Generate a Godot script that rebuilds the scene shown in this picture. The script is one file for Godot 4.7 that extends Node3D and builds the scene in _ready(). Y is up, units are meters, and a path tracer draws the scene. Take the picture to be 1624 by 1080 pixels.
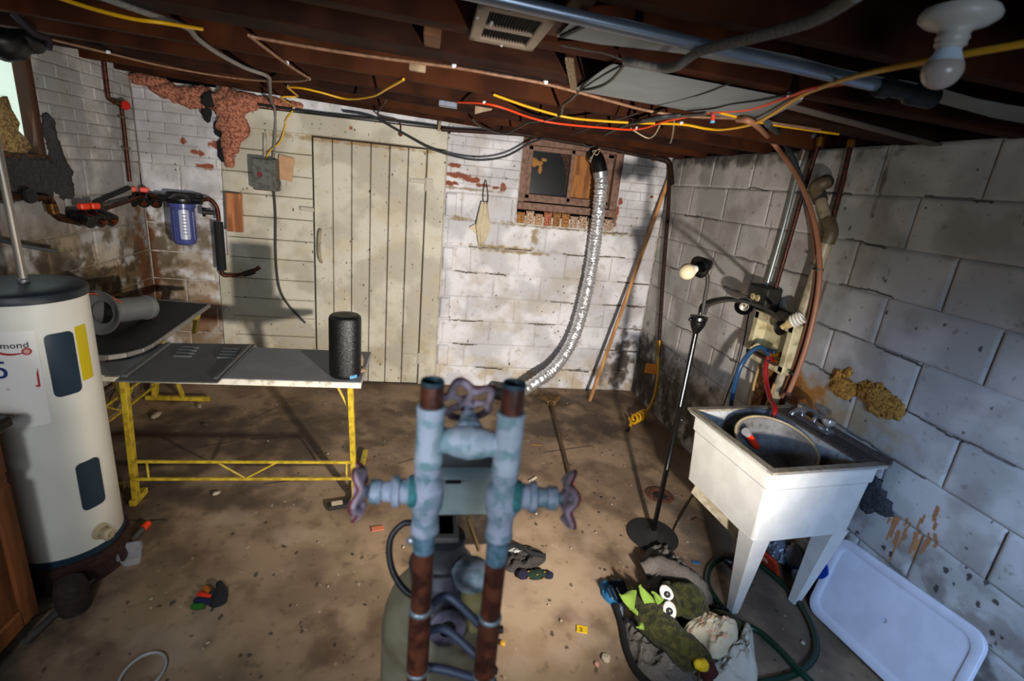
extends Node3D

# ---------------------------------------------------------------- mesh builder
class MB:
	var v := PackedVector3Array()
	var n := PackedVector3Array()
	var t := PackedVector2Array()
	var ix := PackedInt32Array()
	func vert(p: Vector3, nn: Vector3, uv := Vector2.ZERO) -> int:
		v.append(p); n.append(nn); t.append(uv)
		return v.size() - 1
	func tri(a: int, b: int, c: int) -> void:
		var g: Vector3 = (v[b] - v[a]).cross(v[c] - v[a])
		if g.dot(n[a] + n[b] + n[c]) > 0.0:
			ix.append_array([a, c, b])
		else:
			ix.append_array([a, b, c])
	func quad(a: int, b: int, c: int, d: int) -> void:
		tri(a, b, c); tri(a, c, d)
	func flat(pts: Array, out: Vector3, uvs := []) -> void:
		var nn: Vector3 = Vector3.ZERO
		for i in range(1, pts.size() - 1):
			nn += (pts[i] - pts[0]).cross(pts[i + 1] - pts[0])
		if nn.length() < 1e-14: return
		nn = nn.normalized()
		if nn.dot(out) < 0.0: nn = -nn
		var b := v.size()
		for i in pts.size():
			vert(pts[i], nn, uvs[i] if uvs.size() > i else Vector2.ZERO)
		for i in range(1, pts.size() - 1):
			tri(b, b + i, b + i + 1)
	func box(c: Vector3, s: Vector3, bs := Basis.IDENTITY, bev := 0.0) -> MB:
		var h := s * 0.5
		bev = minf(bev, minf(h.x, minf(h.y, h.z)) * 0.9)
		if bev <= 0.0:
			for ax in 3:
				for sg in [-1.0, 1.0]:
					var q := []
					for k in [[-1, -1], [1, -1], [1, 1], [-1, 1]]:
						var p := Vector3.ZERO
						p[ax] = sg * h[ax]
						p[(ax + 1) % 3] = k[0] * h[(ax + 1) % 3]
						p[(ax + 2) % 3] = k[1] * h[(ax + 2) % 3]
						q.append(c + bs * p)
					var o := Vector3.ZERO
					o[ax] = sg
					flat(q, bs * o)
			return self
		var pt := func(sg: Vector3, ax: int) -> Vector3:
			var p := Vector3(sg.x * (h.x - bev), sg.y * (h.y - bev), sg.z * (h.z - bev))
			p[ax] = sg[ax] * h[ax]
			return c + bs * p
		for ax in 3:
			var u := (ax + 1) % 3
			var w := (ax + 2) % 3
			for sg in [-1.0, 1.0]:
				var q := []
				for k in [[-1, -1], [1, -1], [1, 1], [-1, 1]]:
					var s3 := Vector3.ZERO
					s3[ax] = sg; s3[u] = k[0]; s3[w] = k[1]
					q.append(pt.call(s3, ax))
				var o := Vector3.ZERO
				o[ax] = sg
				flat(q, bs * o)
				for s2 in [-1.0, 1.0]:
					var A := Vector3.ZERO
					A[ax] = sg; A[u] = s2; A[w] = -1
					var B := A
					B[w] = 1
					flat([pt.call(A, ax), pt.call(B, ax), pt.call(B, u), pt.call(A, u)], bs * (A + B))
		for sx in [-1.0, 1.0]:
			for sy in [-1.0, 1.0]:
				for sz in [-1.0, 1.0]:
					var s4 := Vector3(sx, sy, sz)
					flat([pt.call(s4, 0), pt.call(s4, 1), pt.call(s4, 2)], bs * s4)
		return self
	func bar(a: Vector3, b: Vector3, w: float, d: float, up := Vector3.UP, bev := 0.002) -> MB:
		var z := (b - a).normalized()
		var x := up.cross(z)
		if x.length() < 0.01: x = Vector3.RIGHT.cross(z)
		x = x.normalized()
		return box((a + b) * 0.5, Vector3(w, d, a.distance_to(b)), Basis(x, z.cross(x), z), bev)
	func hexa(p: Array) -> MB:   # p[0..3] bottom ring, p[4..7] top ring
		var c := Vector3.ZERO
		for q in p: c += q / 8.0
		for f in [[0, 1, 2, 3], [4, 5, 6, 7], [0, 1, 5, 4], [1, 2, 6, 5], [2, 3, 7, 6], [3, 0, 4, 7]]:
			var m: Vector3 = (p[f[0]] + p[f[1]] + p[f[2]] + p[f[3]]) / 4.0
			flat([p[f[0]], p[f[1]], p[f[2]], p[f[3]]], m - c)
		return self
	func tube(path: Array, r, sides := 10, caps := true) -> MB:
		var N := path.size()
		var up := Vector3.UP
		var d0: Vector3 = (path[1] - path[0]).normalized()
		if absf(d0.dot(up)) > 0.9: up = Vector3.RIGHT
		var x := up.cross(d0).normalized()
		var base := v.size()
		var last := d0
		for i in N:
			var d: Vector3
			if i == 0: d = d0
			elif i == N - 1: d = (path[i] - path[i - 1]).normalized()
			else: d = ((path[i + 1] - path[i]).normalized() + (path[i] - path[i - 1]).normalized()).normalized()
			x = (x - d * x.dot(d)).normalized()
			var y := d.cross(x)
			var rr: float = r[i] if r is Array or r is PackedFloat32Array else r
			for k in sides:
				var a := TAU * k / sides
				var o := x * cos(a) + y * sin(a)
				vert(path[i] + o * rr, o, Vector2(float(k) / sides, float(i) / N))
			last = d
		for i in N - 1:
			for k in sides:
				var k2 := (k + 1) % sides
				quad(base + i * sides + k, base + i * sides + k2, base + (i + 1) * sides + k2, base + (i + 1) * sides + k)
		if caps:
			var e0 := []
			var e1 := []
			for k in sides:
				e0.append(v[base + k]); e1.append(v[base + (N - 1) * sides + k])
			flat(e0, -d0); flat(e1, last)
		return self
	func lathe(prof: Array, xf := Transform3D.IDENTITY, segs := 24, sharp := 0.6) -> MB:
		# prof: Vector2(radius, height along local y)
		var N := prof.size()
		var sn := []
		for i in N - 1:
			var d: Vector2 = prof[i + 1] - prof[i]
			sn.append(Vector2(d.y, -d.x).normalized())
		for i in N - 1:
			if prof[i].is_equal_approx(prof[i + 1]): continue
			var na: Vector2 = sn[i]
			var nb: Vector2 = sn[i]
			if i > 0 and sn[i - 1].dot(sn[i]) > sharp: na = (sn[i - 1] + sn[i]).normalized()
			if i < N - 2 and sn[i + 1].dot(sn[i]) > sharp: nb = (sn[i + 1] + sn[i]).normalized()
			var b := v.size()
			for k in segs + 1:
				var a := TAU * k / segs
				var ca := cos(a)
				var sa := sin(a)
				vert(xf * Vector3(prof[i].x * ca, prof[i].y, prof[i].x * sa), xf.basis * Vector3(na.x * ca, na.y, na.x * sa), Vector2(float(k) / segs, 0))
				vert(xf * Vector3(prof[i + 1].x * ca, prof[i + 1].y, prof[i + 1].x * sa), xf.basis * Vector3(nb.x * ca, nb.y, nb.x * sa), Vector2(float(k) / segs, 1))
			for k in segs:
				var q := b + 2 * k
				if prof[i].x > 1e-6: tri(q, q + 2, q + 1)
				if prof[i + 1].x > 1e-6: tri(q + 1, q + 2, q + 3)
		return self
	func ext(poly: PackedVector2Array, depth: float, xf := Transform3D.IDENTITY) -> MB:
		# polygon in local xy, from z = 0 to z = depth
		var id := Geometry2D.triangulate_polygon(poly)
		for z in [0.0, depth]:
			var nn := xf.basis * Vector3(0, 0, -1.0 if z == 0.0 else 1.0)
			if depth < 0: nn = -nn
			var b := v.size()
			for q in poly: vert(xf * Vector3(q.x, q.y, z), nn, q)
			for k in range(0, id.size(), 3): tri(b + id[k], b + id[k + 1], b + id[k + 2])
		var cw := Geometry2D.is_polygon_clockwise(poly)
		for k in poly.size():
			var a := poly[k]
			var c := poly[(k + 1) % poly.size()]
			var o := Vector2(c.y - a.y, a.x - c.x) * (-1.0 if cw else 1.0)
			flat([xf * Vector3(a.x, a.y, 0), xf * Vector3(c.x, c.y, 0), xf * Vector3(c.x, c.y, depth), xf * Vector3(a.x, a.y, depth)], xf.basis * Vector3(o.x, o.y, 0))
		return self
	func grid(rows: Array, out := Vector3.UP, closed := false, uvs := []) -> MB:
		# rows of points, smooth normals; out is a hint for the sign of the normal (or a centre when closed)
		var R := rows.size()
		var Cn: int = rows[0].size()
		var b := v.size()
		for i in R:
			for j in Cn:
				var jm := (j - 1 + Cn) % Cn if closed else maxi(j - 1, 0)
				var jp := (j + 1) % Cn if closed else mini(j + 1, Cn - 1)
				var du: Vector3 = rows[i][jp] - rows[i][jm]
				var dv: Vector3 = rows[mini(i + 1, R - 1)][j] - rows[maxi(i - 1, 0)][j]
				var nn := du.cross(dv)
				nn = nn.normalized() if nn.length() > 1e-12 else out.normalized()
				var ref: Vector3 = (rows[i][j] - out) if closed else out
				if nn.dot(ref) < 0: nn = -nn
				vert(rows[i][j], nn, uvs[i][j] if uvs.size() else Vector2(float(j) / maxi(Cn - 1, 1), float(i) / maxi(R - 1, 1)))
		for i in R - 1:
			for j in (Cn if closed else Cn - 1):
				var j2 := (j + 1) % Cn
				quad(b + i * Cn + j, b + i * Cn + j2, b + (i + 1) * Cn + j2, b + (i + 1) * Cn + j)
		return self
	func shell(rows: Array, th: float, out := Vector3.UP, uvs := []) -> MB:
		var R := rows.size()
		var Cn: int = rows[0].size()
		var b := v.size()
		grid(rows, out, false, uvs)
		var back := []
		for i in R:
			var r := []
			for j in Cn: r.append(v[b + i * Cn + j] - n[b + i * Cn + j] * th)
			back.append(r)
		grid(back, -out, false, uvs)
		var ring := []
		for j in Cn: ring.append([0, j])
		for i in range(1, R): ring.append([i, Cn - 1])
		for j in range(Cn - 2, -1, -1): ring.append([R - 1, j])
		for i in range(R - 2, 0, -1): ring.append([i, 0])
		var c := Vector3.ZERO
		for q in ring: c += rows[q[0]][q[1]] / ring.size()
		for k in ring.size():
			var p = ring[k]
			var q = ring[(k + 1) % ring.size()]
			flat([rows[p[0]][p[1]], rows[q[0]][q[1]], back[q[0]][q[1]], back[p[0]][p[1]]], rows[p[0]][p[1]] - c)
		return self
	func ball(c: Vector3, r: Vector3, nu := 16, nv := 10, bs := Basis.IDENTITY, nz: FastNoiseLite = null, amp := 0.0) -> MB:
		var rows := []
		for i in nv + 1:
			var th := PI * (0.02 + 0.96 * i / nv)
			var row := []
			for j in nu:
				var a := TAU * j / nu
				var d := Vector3(sin(th) * cos(a), cos(th), sin(th) * sin(a))
				var k := 1.0
				if nz: k += amp * nz.get_noise_3dv((c + d * r) * 100.0)
				row.append(c + bs * (d * r * k))
			rows.append(row)
		grid(rows, c, true)
		for e in [0, nv]:
			flat(rows[e], bs * Vector3(0, 1.0 if e == 0 else -1.0, 0))
		return self
	func text(s: String, h: float, xf: Transform3D, depth := 0.001, font: Font = null) -> MB:
		var tm := TextMesh.new()
		tm.text = s; tm.font_size = 64; tm.pixel_size = h / 64.0; tm.depth = depth
		tm.curve_step = 4.0
		if font: tm.font = font
		var a := tm.surface_get_arrays(0)
		var b := v.size()
		for i in a[Mesh.ARRAY_VERTEX].size():
			vert(xf * a[Mesh.ARRAY_VERTEX][i], (xf.basis * a[Mesh.ARRAY_NORMAL][i]).normalized())
		var id: PackedInt32Array = a[Mesh.ARRAY_INDEX]
		for k in range(0, id.size(), 3): tri(b + id[k], b + id[k + 1], b + id[k + 2])
		return self
	func bend(c: Vector3, R: float, mid: float) -> MB:
		# wraps a flat sheet (x = arc length, y = height, z = outward) round a vertical cylinder; mid in degrees from +z towards +x
		for i in v.size():
			var a := deg_to_rad(mid) + v[i].x / R
			var rr := R + v[i].z
			v[i] = c + Vector3(sin(a) * rr, v[i].y, cos(a) * rr)
			n[i] = Vector3(cos(a), 0, -sin(a)) * n[i].x + Vector3.UP * n[i].y + Vector3(sin(a), 0, cos(a)) * n[i].z
		return self
	func xform(x: Transform3D) -> MB:
		for i in v.size():
			v[i] = x * v[i]; n[i] = (x.basis * n[i]).normalized()
		return self
	func mesh(o: Vector3) -> ArrayMesh:
		var a := []
		a.resize(Mesh.ARRAY_MAX)
		var w := PackedVector3Array()
		w.resize(v.size())
		for i in v.size(): w[i] = v[i] - o
		a[Mesh.ARRAY_VERTEX] = w; a[Mesh.ARRAY_NORMAL] = n; a[Mesh.ARRAY_TEX_UV] = t; a[Mesh.ARRAY_INDEX] = ix
		var m := ArrayMesh.new()
		m.add_surface_from_arrays(Mesh.PRIMITIVE_TRIANGLES, a)
		return m

# ---------------------------------------------------------------- naming and tagging
var counts := {}
var org := {}
func numbered(parent: Node, called: String) -> String:
	var k := "%d/%s" % [parent.get_instance_id(), called]
	counts[k] = counts.get(k, -1) + 1
	return called if counts[k] == 0 else "%s_%03d" % [called, counts[k]]

func tag(o: Node, label := "", category := "", group := "", kind := "") -> void:
	if label: o.set_meta("label", label)
	if category: o.set_meta("category", category)
	if group: o.set_meta("group", group)
	if kind: o.set_meta("kind", kind)

func thing(called: String, label: String, category: String, at: Vector3, group := "") -> Node3D:
	var o := Node3D.new()
	o.name = numbered(self, called)
	add_child(o, true)
	o.position = at
	org[o] = at
	tag(o, label, category, group)
	return o

func part(called: String, mb: MB, m: Material, parent: Node, label := "") -> MeshInstance3D:
	var o := MeshInstance3D.new()
	o.name = numbered(parent, called)
	var g: Vector3 = org.get(parent, Vector3.ZERO)
	o.mesh = mb.mesh(g)
	o.material_override = m
	o.cast_shadow = GeometryInstance3D.SHADOW_CASTING_SETTING_ON
	parent.add_child(o, true)
	org[o] = g
	if label: o.set_meta("label", label)
	return o

func solo(called: String, label: String, category: String, mb: MB, m: Material, group := "") -> MeshInstance3D:
	var lo := mb.v[0]
	var hi := mb.v[0]
	for q in mb.v:
		lo = lo.min(q); hi = hi.max(q)
	var at := Vector3((lo.x + hi.x) / 2, lo.y, (lo.z + hi.z) / 2)
	var o := MeshInstance3D.new()
	o.name = numbered(self, called)
	o.mesh = mb.mesh(at)
	o.material_override = m
	o.cast_shadow = GeometryInstance3D.SHADOW_CASTING_SETTING_ON
	add_child(o, true)
	o.position = at
	org[o] = at
	tag(o, label, category, group)
	return o

func struct(called: String) -> Node3D:
	var o := Node3D.new()
	o.name = called
	add_child(o, true)
	org[o] = Vector3.ZERO
	o.set_meta("kind", "structure")
	return o

# ---------------------------------------------------------------- curves
func smooth(pts: Array, sub := 6) -> Array:
	var out := []
	for i in pts.size() - 1:
		var p0: Vector3 = pts[maxi(i - 1, 0)]
		var p1: Vector3 = pts[i]
		var p2: Vector3 = pts[i + 1]
		var p3: Vector3 = pts[mini(i + 2, pts.size() - 1)]
		for k in sub:
			out.append(p1.cubic_interpolate(p2, p0, p3, float(k) / sub))
	out.append(pts[-1])
	return out

func rounded(pts: Array, r: float, sub := 5) -> Array:   # straight runs with rounded elbows
	var out := [pts[0]]
	for i in range(1, pts.size() - 1):
		var a: Vector3 = (pts[i - 1] - pts[i]).normalized()
		var b: Vector3 = (pts[i + 1] - pts[i]).normalized()
		var k := minf(r, minf(pts[i].distance_to(pts[i - 1]), pts[i].distance_to(pts[i + 1])) * 0.45)
		var p: Vector3 = pts[i] + a * k
		var q: Vector3 = pts[i] + b * k
		for s in sub + 1:
			var f := float(s) / sub
			out.append(p.lerp(pts[i], f).lerp(pts[i].lerp(q, f), f))
	out.append(pts[-1])
	return out

func axis(at: Vector3, dir: Vector3) -> Transform3D:   # local y along dir
	var y := dir.normalized()
	var x := Vector3.FORWARD.cross(y)
	if x.length() < 0.05: x = Vector3.RIGHT.cross(y)
	x = x.normalized()
	return Transform3D(Basis(x, y, x.cross(y)), at)

func facing(at: Vector3, nrm: Vector3, up := Vector3.UP, roll := 0.0) -> Transform3D:   # local z along nrm
	var z := nrm.normalized()
	var x := up.cross(z)
	if x.length() < 0.05: x = Vector3.RIGHT
	x = x.normalized()
	return Transform3D(Basis(x, z.cross(x), z) * Basis(Vector3.BACK, roll), at)

func rrect(w: float, h: float, r: float, k := 4) -> PackedVector2Array:
	var o := PackedVector2Array()
	for q in 4:
		var c := Vector2((w / 2 - r) * [1, -1, -1, 1][q], (h / 2 - r) * [1, 1, -1, -1][q])
		for s in k + 1:
			var a := PI / 2 * (q + float(s) / k)
			o.append(c + Vector2(cos(a), sin(a)) * r)
	return o

func circ(r: float, k := 24) -> PackedVector2Array:
	var o := PackedVector2Array()
	for i in k: o.append(Vector2(cos(TAU * i / k), sin(TAU * i / k)) * r)
	return o

# ---------------------------------------------------------------- materials
func noise(sd: int, freq: float, oct := 4, kind := FastNoiseLite.TYPE_SIMPLEX_SMOOTH) -> FastNoiseLite:
	var f := FastNoiseLite.new()
	f.seed = sd; f.frequency = freq; f.noise_type = kind
	f.fractal_octaves = oct
	return f

func tex(sd: int, freq: float, c0: Color, c1: Color, lo := 0.3, hi := 0.7, size := 256, stretch := 1.0, oct := 4) -> ImageTexture:
	var f := noise(sd, freq, oct)
	var src := f.get_seamless_image(int(size / stretch), size)
	if stretch != 1.0: src.resize(size, size, Image.INTERPOLATE_CUBIC)
	src.convert(Image.FORMAT_L8)
	var d := src.get_data()
	var o := PackedByteArray()
	o.resize(size * size * 3)
	for i in size * size:
		var k := smoothstep(lo, hi, d[i] / 255.0)
		var c := c0.lerp(c1, k)
		o[i * 3] = int(c.r * 255); o[i * 3 + 1] = int(c.g * 255); o[i * 3 + 2] = int(c.b * 255)
	return ImageTexture.create_from_image(Image.create_from_data(size, size, false, Image.FORMAT_RGB8, o))

var T := {}
func M(color: Color, rough := 0.8, metal := 0.0, tx := "", sc := Vector3(2, 2, 2), bump := 0.0, bt := "") -> StandardMaterial3D:
	var m := StandardMaterial3D.new()
	m.albedo_color = color
	m.roughness = rough
	m.metallic = metal
	if tx or bump != 0.0:
		m.uv1_triplanar = true
		m.uv1_world_triplanar = true
		m.uv1_scale = sc
	if tx: m.albedo_texture = T[tx]
	if bump != 0.0:
		m.heightmap_enabled = true
		m.heightmap_scale = bump
		m.heightmap_texture = T[bt if bt else tx]
	return m

func glass(color: Color, a: float, rough := 0.05) -> StandardMaterial3D:
	var m := StandardMaterial3D.new()
	m.albedo_color = Color(color, a)
	m.transparency = BaseMaterial3D.TRANSPARENCY_ALPHA
	m.roughness = rough
	return m

func glow(c: Color, e: float) -> StandardMaterial3D:
	var m := StandardMaterial3D.new()
	m.albedo_color = c
	m.emission_enabled = true
	m.emission = c
	m.emission_energy_multiplier = e
	return m

# ---------------------------------------------------------------- wall and floor pictures: paint, wear and stains, in metres
class Paint:
	var w: int
	var h: int
	var ppm: float
	var d := PackedByteArray()
	var nz: FastNoiseLite
	func _init(wm: float, hm: float, p: float, sd: int) -> void:
		ppm = p; w = int(wm * p); h = int(hm * p)
		d.resize(w * h * 3)
		nz = FastNoiseLite.new()
		nz.seed = sd; nz.frequency = 0.02; nz.fractal_octaves = 5
	func base(c0: Color, c1: Color, freq: float, lo := 0.35, hi := 0.65) -> void:
		nz.frequency = freq / ppm
		var a := nz.get_image(w, h)
		a.convert(Image.FORMAT_L8)
		var b := a.get_data()
		for i in w * h:
			var c := c0.lerp(c1, smoothstep(lo, hi, b[i] / 255.0))
			d[i * 3] = int(c.r * 255); d[i * 3 + 1] = int(c.g * 255); d[i * 3 + 2] = int(c.b * 255)
	func layer(c: Color, freq: float, lo: float, hi: float, amount: float, ramp := []) -> void:
		# ramp: [y0, a0, y1, a1] strength along the height in metres from the bottom
		nz.seed += 7
		nz.frequency = freq / ppm
		var im := nz.get_image(w, h)
		im.convert(Image.FORMAT_L8)
		var b := im.get_data()
		for y in h:
			var k := amount
			if ramp.size(): k *= lerpf(ramp[1], ramp[3], smoothstep(ramp[0], ramp[2], (h - y) / ppm))
			if k <= 0.003: continue
			for x in w:
				var i := y * w + x
				var s := smoothstep(lo, hi, b[i] / 255.0) * k
				if s > 0.0: mixp(i, c, s)
	func mixp(i: int, c: Color, s: float) -> void:
		d[i * 3] = int(lerpf(d[i * 3], c.r * 255, s))
		d[i * 3 + 1] = int(lerpf(d[i * 3 + 1], c.g * 255, s))
		d[i * 3 + 2] = int(lerpf(d[i * 3 + 2], c.b * 255, s))
	func blob(x: float, y: float, rx: float, ry: float, c: Color, amount := 1.0, soft := 0.5, rag := 0.8, freq := 9.0) -> void:
		nz.seed += 3
		nz.frequency = freq / ppm
		for py in range(maxi(0, int((y - ry * 1.9) * ppm)), mini(h, int((y + ry * 1.9) * ppm))):
			for px in range(maxi(0, int((x - rx * 1.9) * ppm)), mini(w, int((x + rx * 1.9) * ppm))):
				var dx := (px / ppm - x) / rx
				var dy := (py / ppm - y) / ry
				var q := sqrt(dx * dx + dy * dy) + rag * nz.get_noise_2d(px, py)
				var s := (1.0 - smoothstep(1.0 - soft, 1.0 + soft * 0.2, q)) * amount
				if s > 0.0: mixp((h - 1 - py) * w + px, c, s)
	func rect(x0: float, y0: float, x1: float, y1: float, c: Color, amount := 1.0) -> void:
		for py in range(maxi(0, int(y0 * ppm)), mini(h, int(y1 * ppm))):
			for px in range(maxi(0, int(x0 * ppm)), mini(w, int(x1 * ppm))):
				mixp((h - 1 - py) * w + px, c, amount)
	func line(a: Vector2, b: Vector2, r: float, c: Color, amount := 1.0) -> void:
		var n := int(a.distance_to(b) * ppm) + 1
		for k in n + 1:
			var q := a.lerp(b, float(k) / n) * ppm
			var rr := r * ppm
			for py in range(int(q.y - rr), int(q.y + rr) + 1):
				for px in range(int(q.x - rr), int(q.x + rr) + 1):
					if px >= 0 and py >= 0 and px < w and py < h: mixp((h - 1 - py) * w + px, c, amount)
	func specks(count: int, r0: float, r1: float, c: Color, rng: RandomNumberGenerator, amount := 0.8, ymax := 99.0) -> void:
		for k in count:
			var x := rng.randf() * w
			var y := rng.randf() * minf(h, ymax * ppm)
			var r := rng.randf_range(r0, r1) * ppm
			var e := rng.randf_range(0.5, 2.0)
			for py in range(int(y - r * e), int(y + r * e) + 1):
				for px in range(int(x - r), int(x + r) + 1):
					if px >= 0 and py >= 0 and px < w and py < h:
						if pow((px - x) / r, 2) + pow((py - y) / (r * e), 2) < rng.randf_range(0.5, 1.1): mixp((h - 1 - py) * w + px, c, amount)
	func material(rough := 0.9) -> StandardMaterial3D:
		var m := StandardMaterial3D.new()
		m.albedo_texture = ImageTexture.create_from_image(Image.create_from_data(w, h, false, Image.FORMAT_RGB8, d))
		m.roughness = rough
		return m

# a rough face of a block, brick or plank: front pushed about a little, edges rounded back to the joint
# O + U*u + V*v is the wall plane, N points into the room; uv is measured along the wall
var rng := RandomNumberGenerator.new()
func slabpiece(O: Vector3, U: Vector3, V: Vector3, N: Vector3, u0: float, u1: float, v0: float, v1: float, proud: float, ed: float, wob: float, dep: float, size: Vector2) -> MB:
	var mb := MB.new()
	var rows := []
	var uvs := []
	var us := [u0, u0 + ed, u0 + ed * 2.6, u1 - ed * 2.6, u1 - ed, u1]
	var vs := [v0, v0 + ed, v0 + ed * 2.6, v1 - ed * 2.6, v1 - ed, v1]
	var tilt := Vector3(rng.randf_range(-1, 1), rng.randf_range(-1, 1), rng.randf_range(-1, 1)) * wob * 0.55
	for i in 6:
		var row := []
		var ur := []
		for j in 6:
			var edge: bool = i == 0 or j == 0 or i == 5 or j == 5
			var fu: float = us[j] + rng.randf_range(-1, 1) * wob * 0.6
			var fv: float = vs[i] + rng.randf_range(-1, 1) * wob * 0.6
			var z := proud + tilt.x + tilt.y * (j / 2.5 - 1.0) + tilt.z * (i / 2.5 - 1.0)
			if edge: z = -dep
			elif i == 1 or i == 4 or j == 1 or j == 4: z -= ed * 0.18
			row.append(O + U * fu + V * fv + N * z)
			ur.append(Vector2(fu / size.x, 1.0 - fv / size.y))
		rows.append(row)
		uvs.append(ur)
	mb.grid(rows, N, false, uvs)
	return mb

func cy(x: float) -> float:   # underside of the joists: the old floor above sags a little to the right
	return 2.004 - 0.037 * x

func _ready() -> void:
	rng.seed = 7
	# ---------------- camera
	var cam := Camera3D.new()
	cam.name = "camera"
	add_child(cam)
	cam.transform = Transform3D(Basis(Vector3(0.98389, 0.09591, 0.15087), Vector3(-0.0453, 0.95012, -0.30857), Vector3(-0.17294, 0.29676, 0.93916)), Vector3(-1.8903, 1.7065, 4.0423))
	var ca := CameraAttributesPhysical.new()
	ca.frustum_focal_length = 17.82
	ca.frustum_focus_distance = 3.6
	ca.exposure_aperture = 3.4
	cam.near = 0.02
	cam.far = 60.0
	cam.attributes = ca
	cam.current = true
	# ---------------- environment: a closed cellar, so next to nothing from outside
	var we := WorldEnvironment.new()
	we.name = "world_environment"
	var env := Environment.new()
	env.background_mode = Environment.BG_COLOR
	env.background_color = Color(0.02, 0.022, 0.026)
	env.tonemap_mode = Environment.TONE_MAPPER_LINEAR
	env.tonemap_exposure = 1.0
	env.sdfgi_enabled = true
	env.ssao_enabled = true
	env.ssil_enabled = true
	we.environment = env
	add_child(we)
	# ---------------- the lights: a work lamp low on the right, then unseen fills added: a cool one behind the camera, a hand lamp on the left, daylight from an unseen rear window
	var key := SpotLight3D.new()
	key.name = "work_lamp_beam"
	add_child(key)
	key.look_at_from_position(Vector3(-1.1, 0.98, 3.74), Vector3(-1.8, 1.0, 0.0))
	key.light_color = Color(1.0, 0.965, 0.925)
	key.light_energy = 14.5
	key.spot_angle = 50.0
	key.spot_angle_attenuation = 1.0
	key.spot_range = 12.0
	key.light_size = 0.03
	key.shadow_enabled = true
	var cool := SpotLight3D.new()  # unseen cool fill, added to light the lid and the wall beside it
	cool.name = "cool_fill_beam"
	add_child(cool)
	cool.look_at_from_position(Vector3(-1.25, 1.5, 4.6), Vector3(0.0, 0.4, 2.85))
	cool.light_color = Color(0.62, 0.77, 1.0)
	cool.light_energy = 5.2
	cool.spot_angle = 30.0
	cool.spot_angle_attenuation = 1.0
	cool.spot_range = 12.0
	cool.light_size = 0.2
	cool.shadow_enabled = true
	var filler := SpotLight3D.new()  # unseen fill, added to lift the water heater and foreground pipes
	filler.name = "left_fill_beam"
	add_child(filler)
	filler.look_at_from_position(Vector3(-2.5, 1.75, 4.5), Vector3(-2.7, 0.7, 2.2))
	filler.light_color = Color(0.93, 0.96, 1.0)
	filler.light_energy = 2.2
	filler.spot_angle = 48.0
	filler.spot_angle_attenuation = 1.0
	filler.spot_range = 8.0
	filler.light_size = 0.12
	filler.shadow_enabled = true
	var day := AreaLight3D.new()  # daylight fill placed at the added, unseen rear window
	day.name = "rear_daylight_fill"
	add_child(day)
	day.area_size = Vector2(1.1, 0.5)
	day.look_at_from_position(Vector3(-1.5, 1.62, 5.55), Vector3(-1.8, 1.2, 3.0))
	day.light_color = Color(0.86, 0.93, 1.0)
	day.light_energy = 1.7
	day.area_range = 14.0
	day.shadow_enabled = true

	textures()
	floor_and_walls(key, cool, filler)
	partition()
	windows()
	ceiling()
	overhead()
	left_side()
	tables()
	back_wall_things()
	right_wall_things()
	lamp_stand()
	sink_things()
	floor_things()
	pile()
	softener()

var PAINT: StandardMaterial3D
func textures() -> void:
	T.cloud = tex(11, 0.012, Color(0.95, 0.95, 0.95), Color(1, 1, 1))
	T.fine = tex(12, 0.06, Color(0.8, 0.8, 0.8), Color(1, 1, 1))
	T.wood = tex(13, 0.02, Color(0.74, 0.7, 0.66), Color(1, 1, 1), 0.25, 0.75, 256, 8.0)
	T.woodv = ImageTexture.create_from_image(turned(T.wood))
	T.rust = tex(14, 0.025, Color(0.62, 0.5, 0.42), Color(1, 0.95, 0.9), 0.3, 0.62)
	T.patina = tex(15, 0.02, Color(0.62, 0.76, 0.74), Color(1.0, 0.98, 0.98), 0.3, 0.6)
	T.grime = tex(16, 0.018, Color(0.8, 0.78, 0.74), Color(1, 1, 1), 0.2, 0.6)
	T.copper = tex(17, 0.03, Color(0.62, 0.6, 0.62), Color(1, 0.95, 0.9), 0.35, 0.6)
	T.plush = tex(18, 0.02, Color(0.4, 0.42, 0.34), Color(1, 1, 0.8), 0.3, 0.7)
	T.bump = tex(19, 0.05, Color(0, 0, 0), Color(1, 1, 1), 0.1, 0.9, 256, 1.0, 5)

func turned(t: ImageTexture) -> Image:
	var im := t.get_image()
	im.rotate_90(CLOCKWISE)
	return im

const LX := -3.872
const FRONT := 5.7

func coursed(parent: Node3D, O: Vector3, U: Vector3, N: Vector3, spans: Array, m: Material, size: Vector2, names := "block") -> void:
	# spans: [u0, u1, v0, v1, length, phase, gap, wobble]: one course cut into pieces
	for s in spans:
		var x: float = s[0]
		var k := ceili((s[0] + 0.03 - s[5]) / s[4])
		while x < s[1] - 0.001:
			var nx := minf(s[5] + k * s[4], s[1])
			if s[1] - nx < 0.03: nx = s[1]
			var g: float = s[6]
			var j: float = rng.randf_range(-1, 1) * s[7] * 0.9
			part(names, slabpiece(O, U, Vector3.UP, N, x + g, nx - g, s[2] + g, s[3] - g, j, 0.004 if names == "brick" else 0.007, s[7], 0.006 if names == "brick" else 0.008, size), m, parent)
			x = nx
			k += 1

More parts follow.
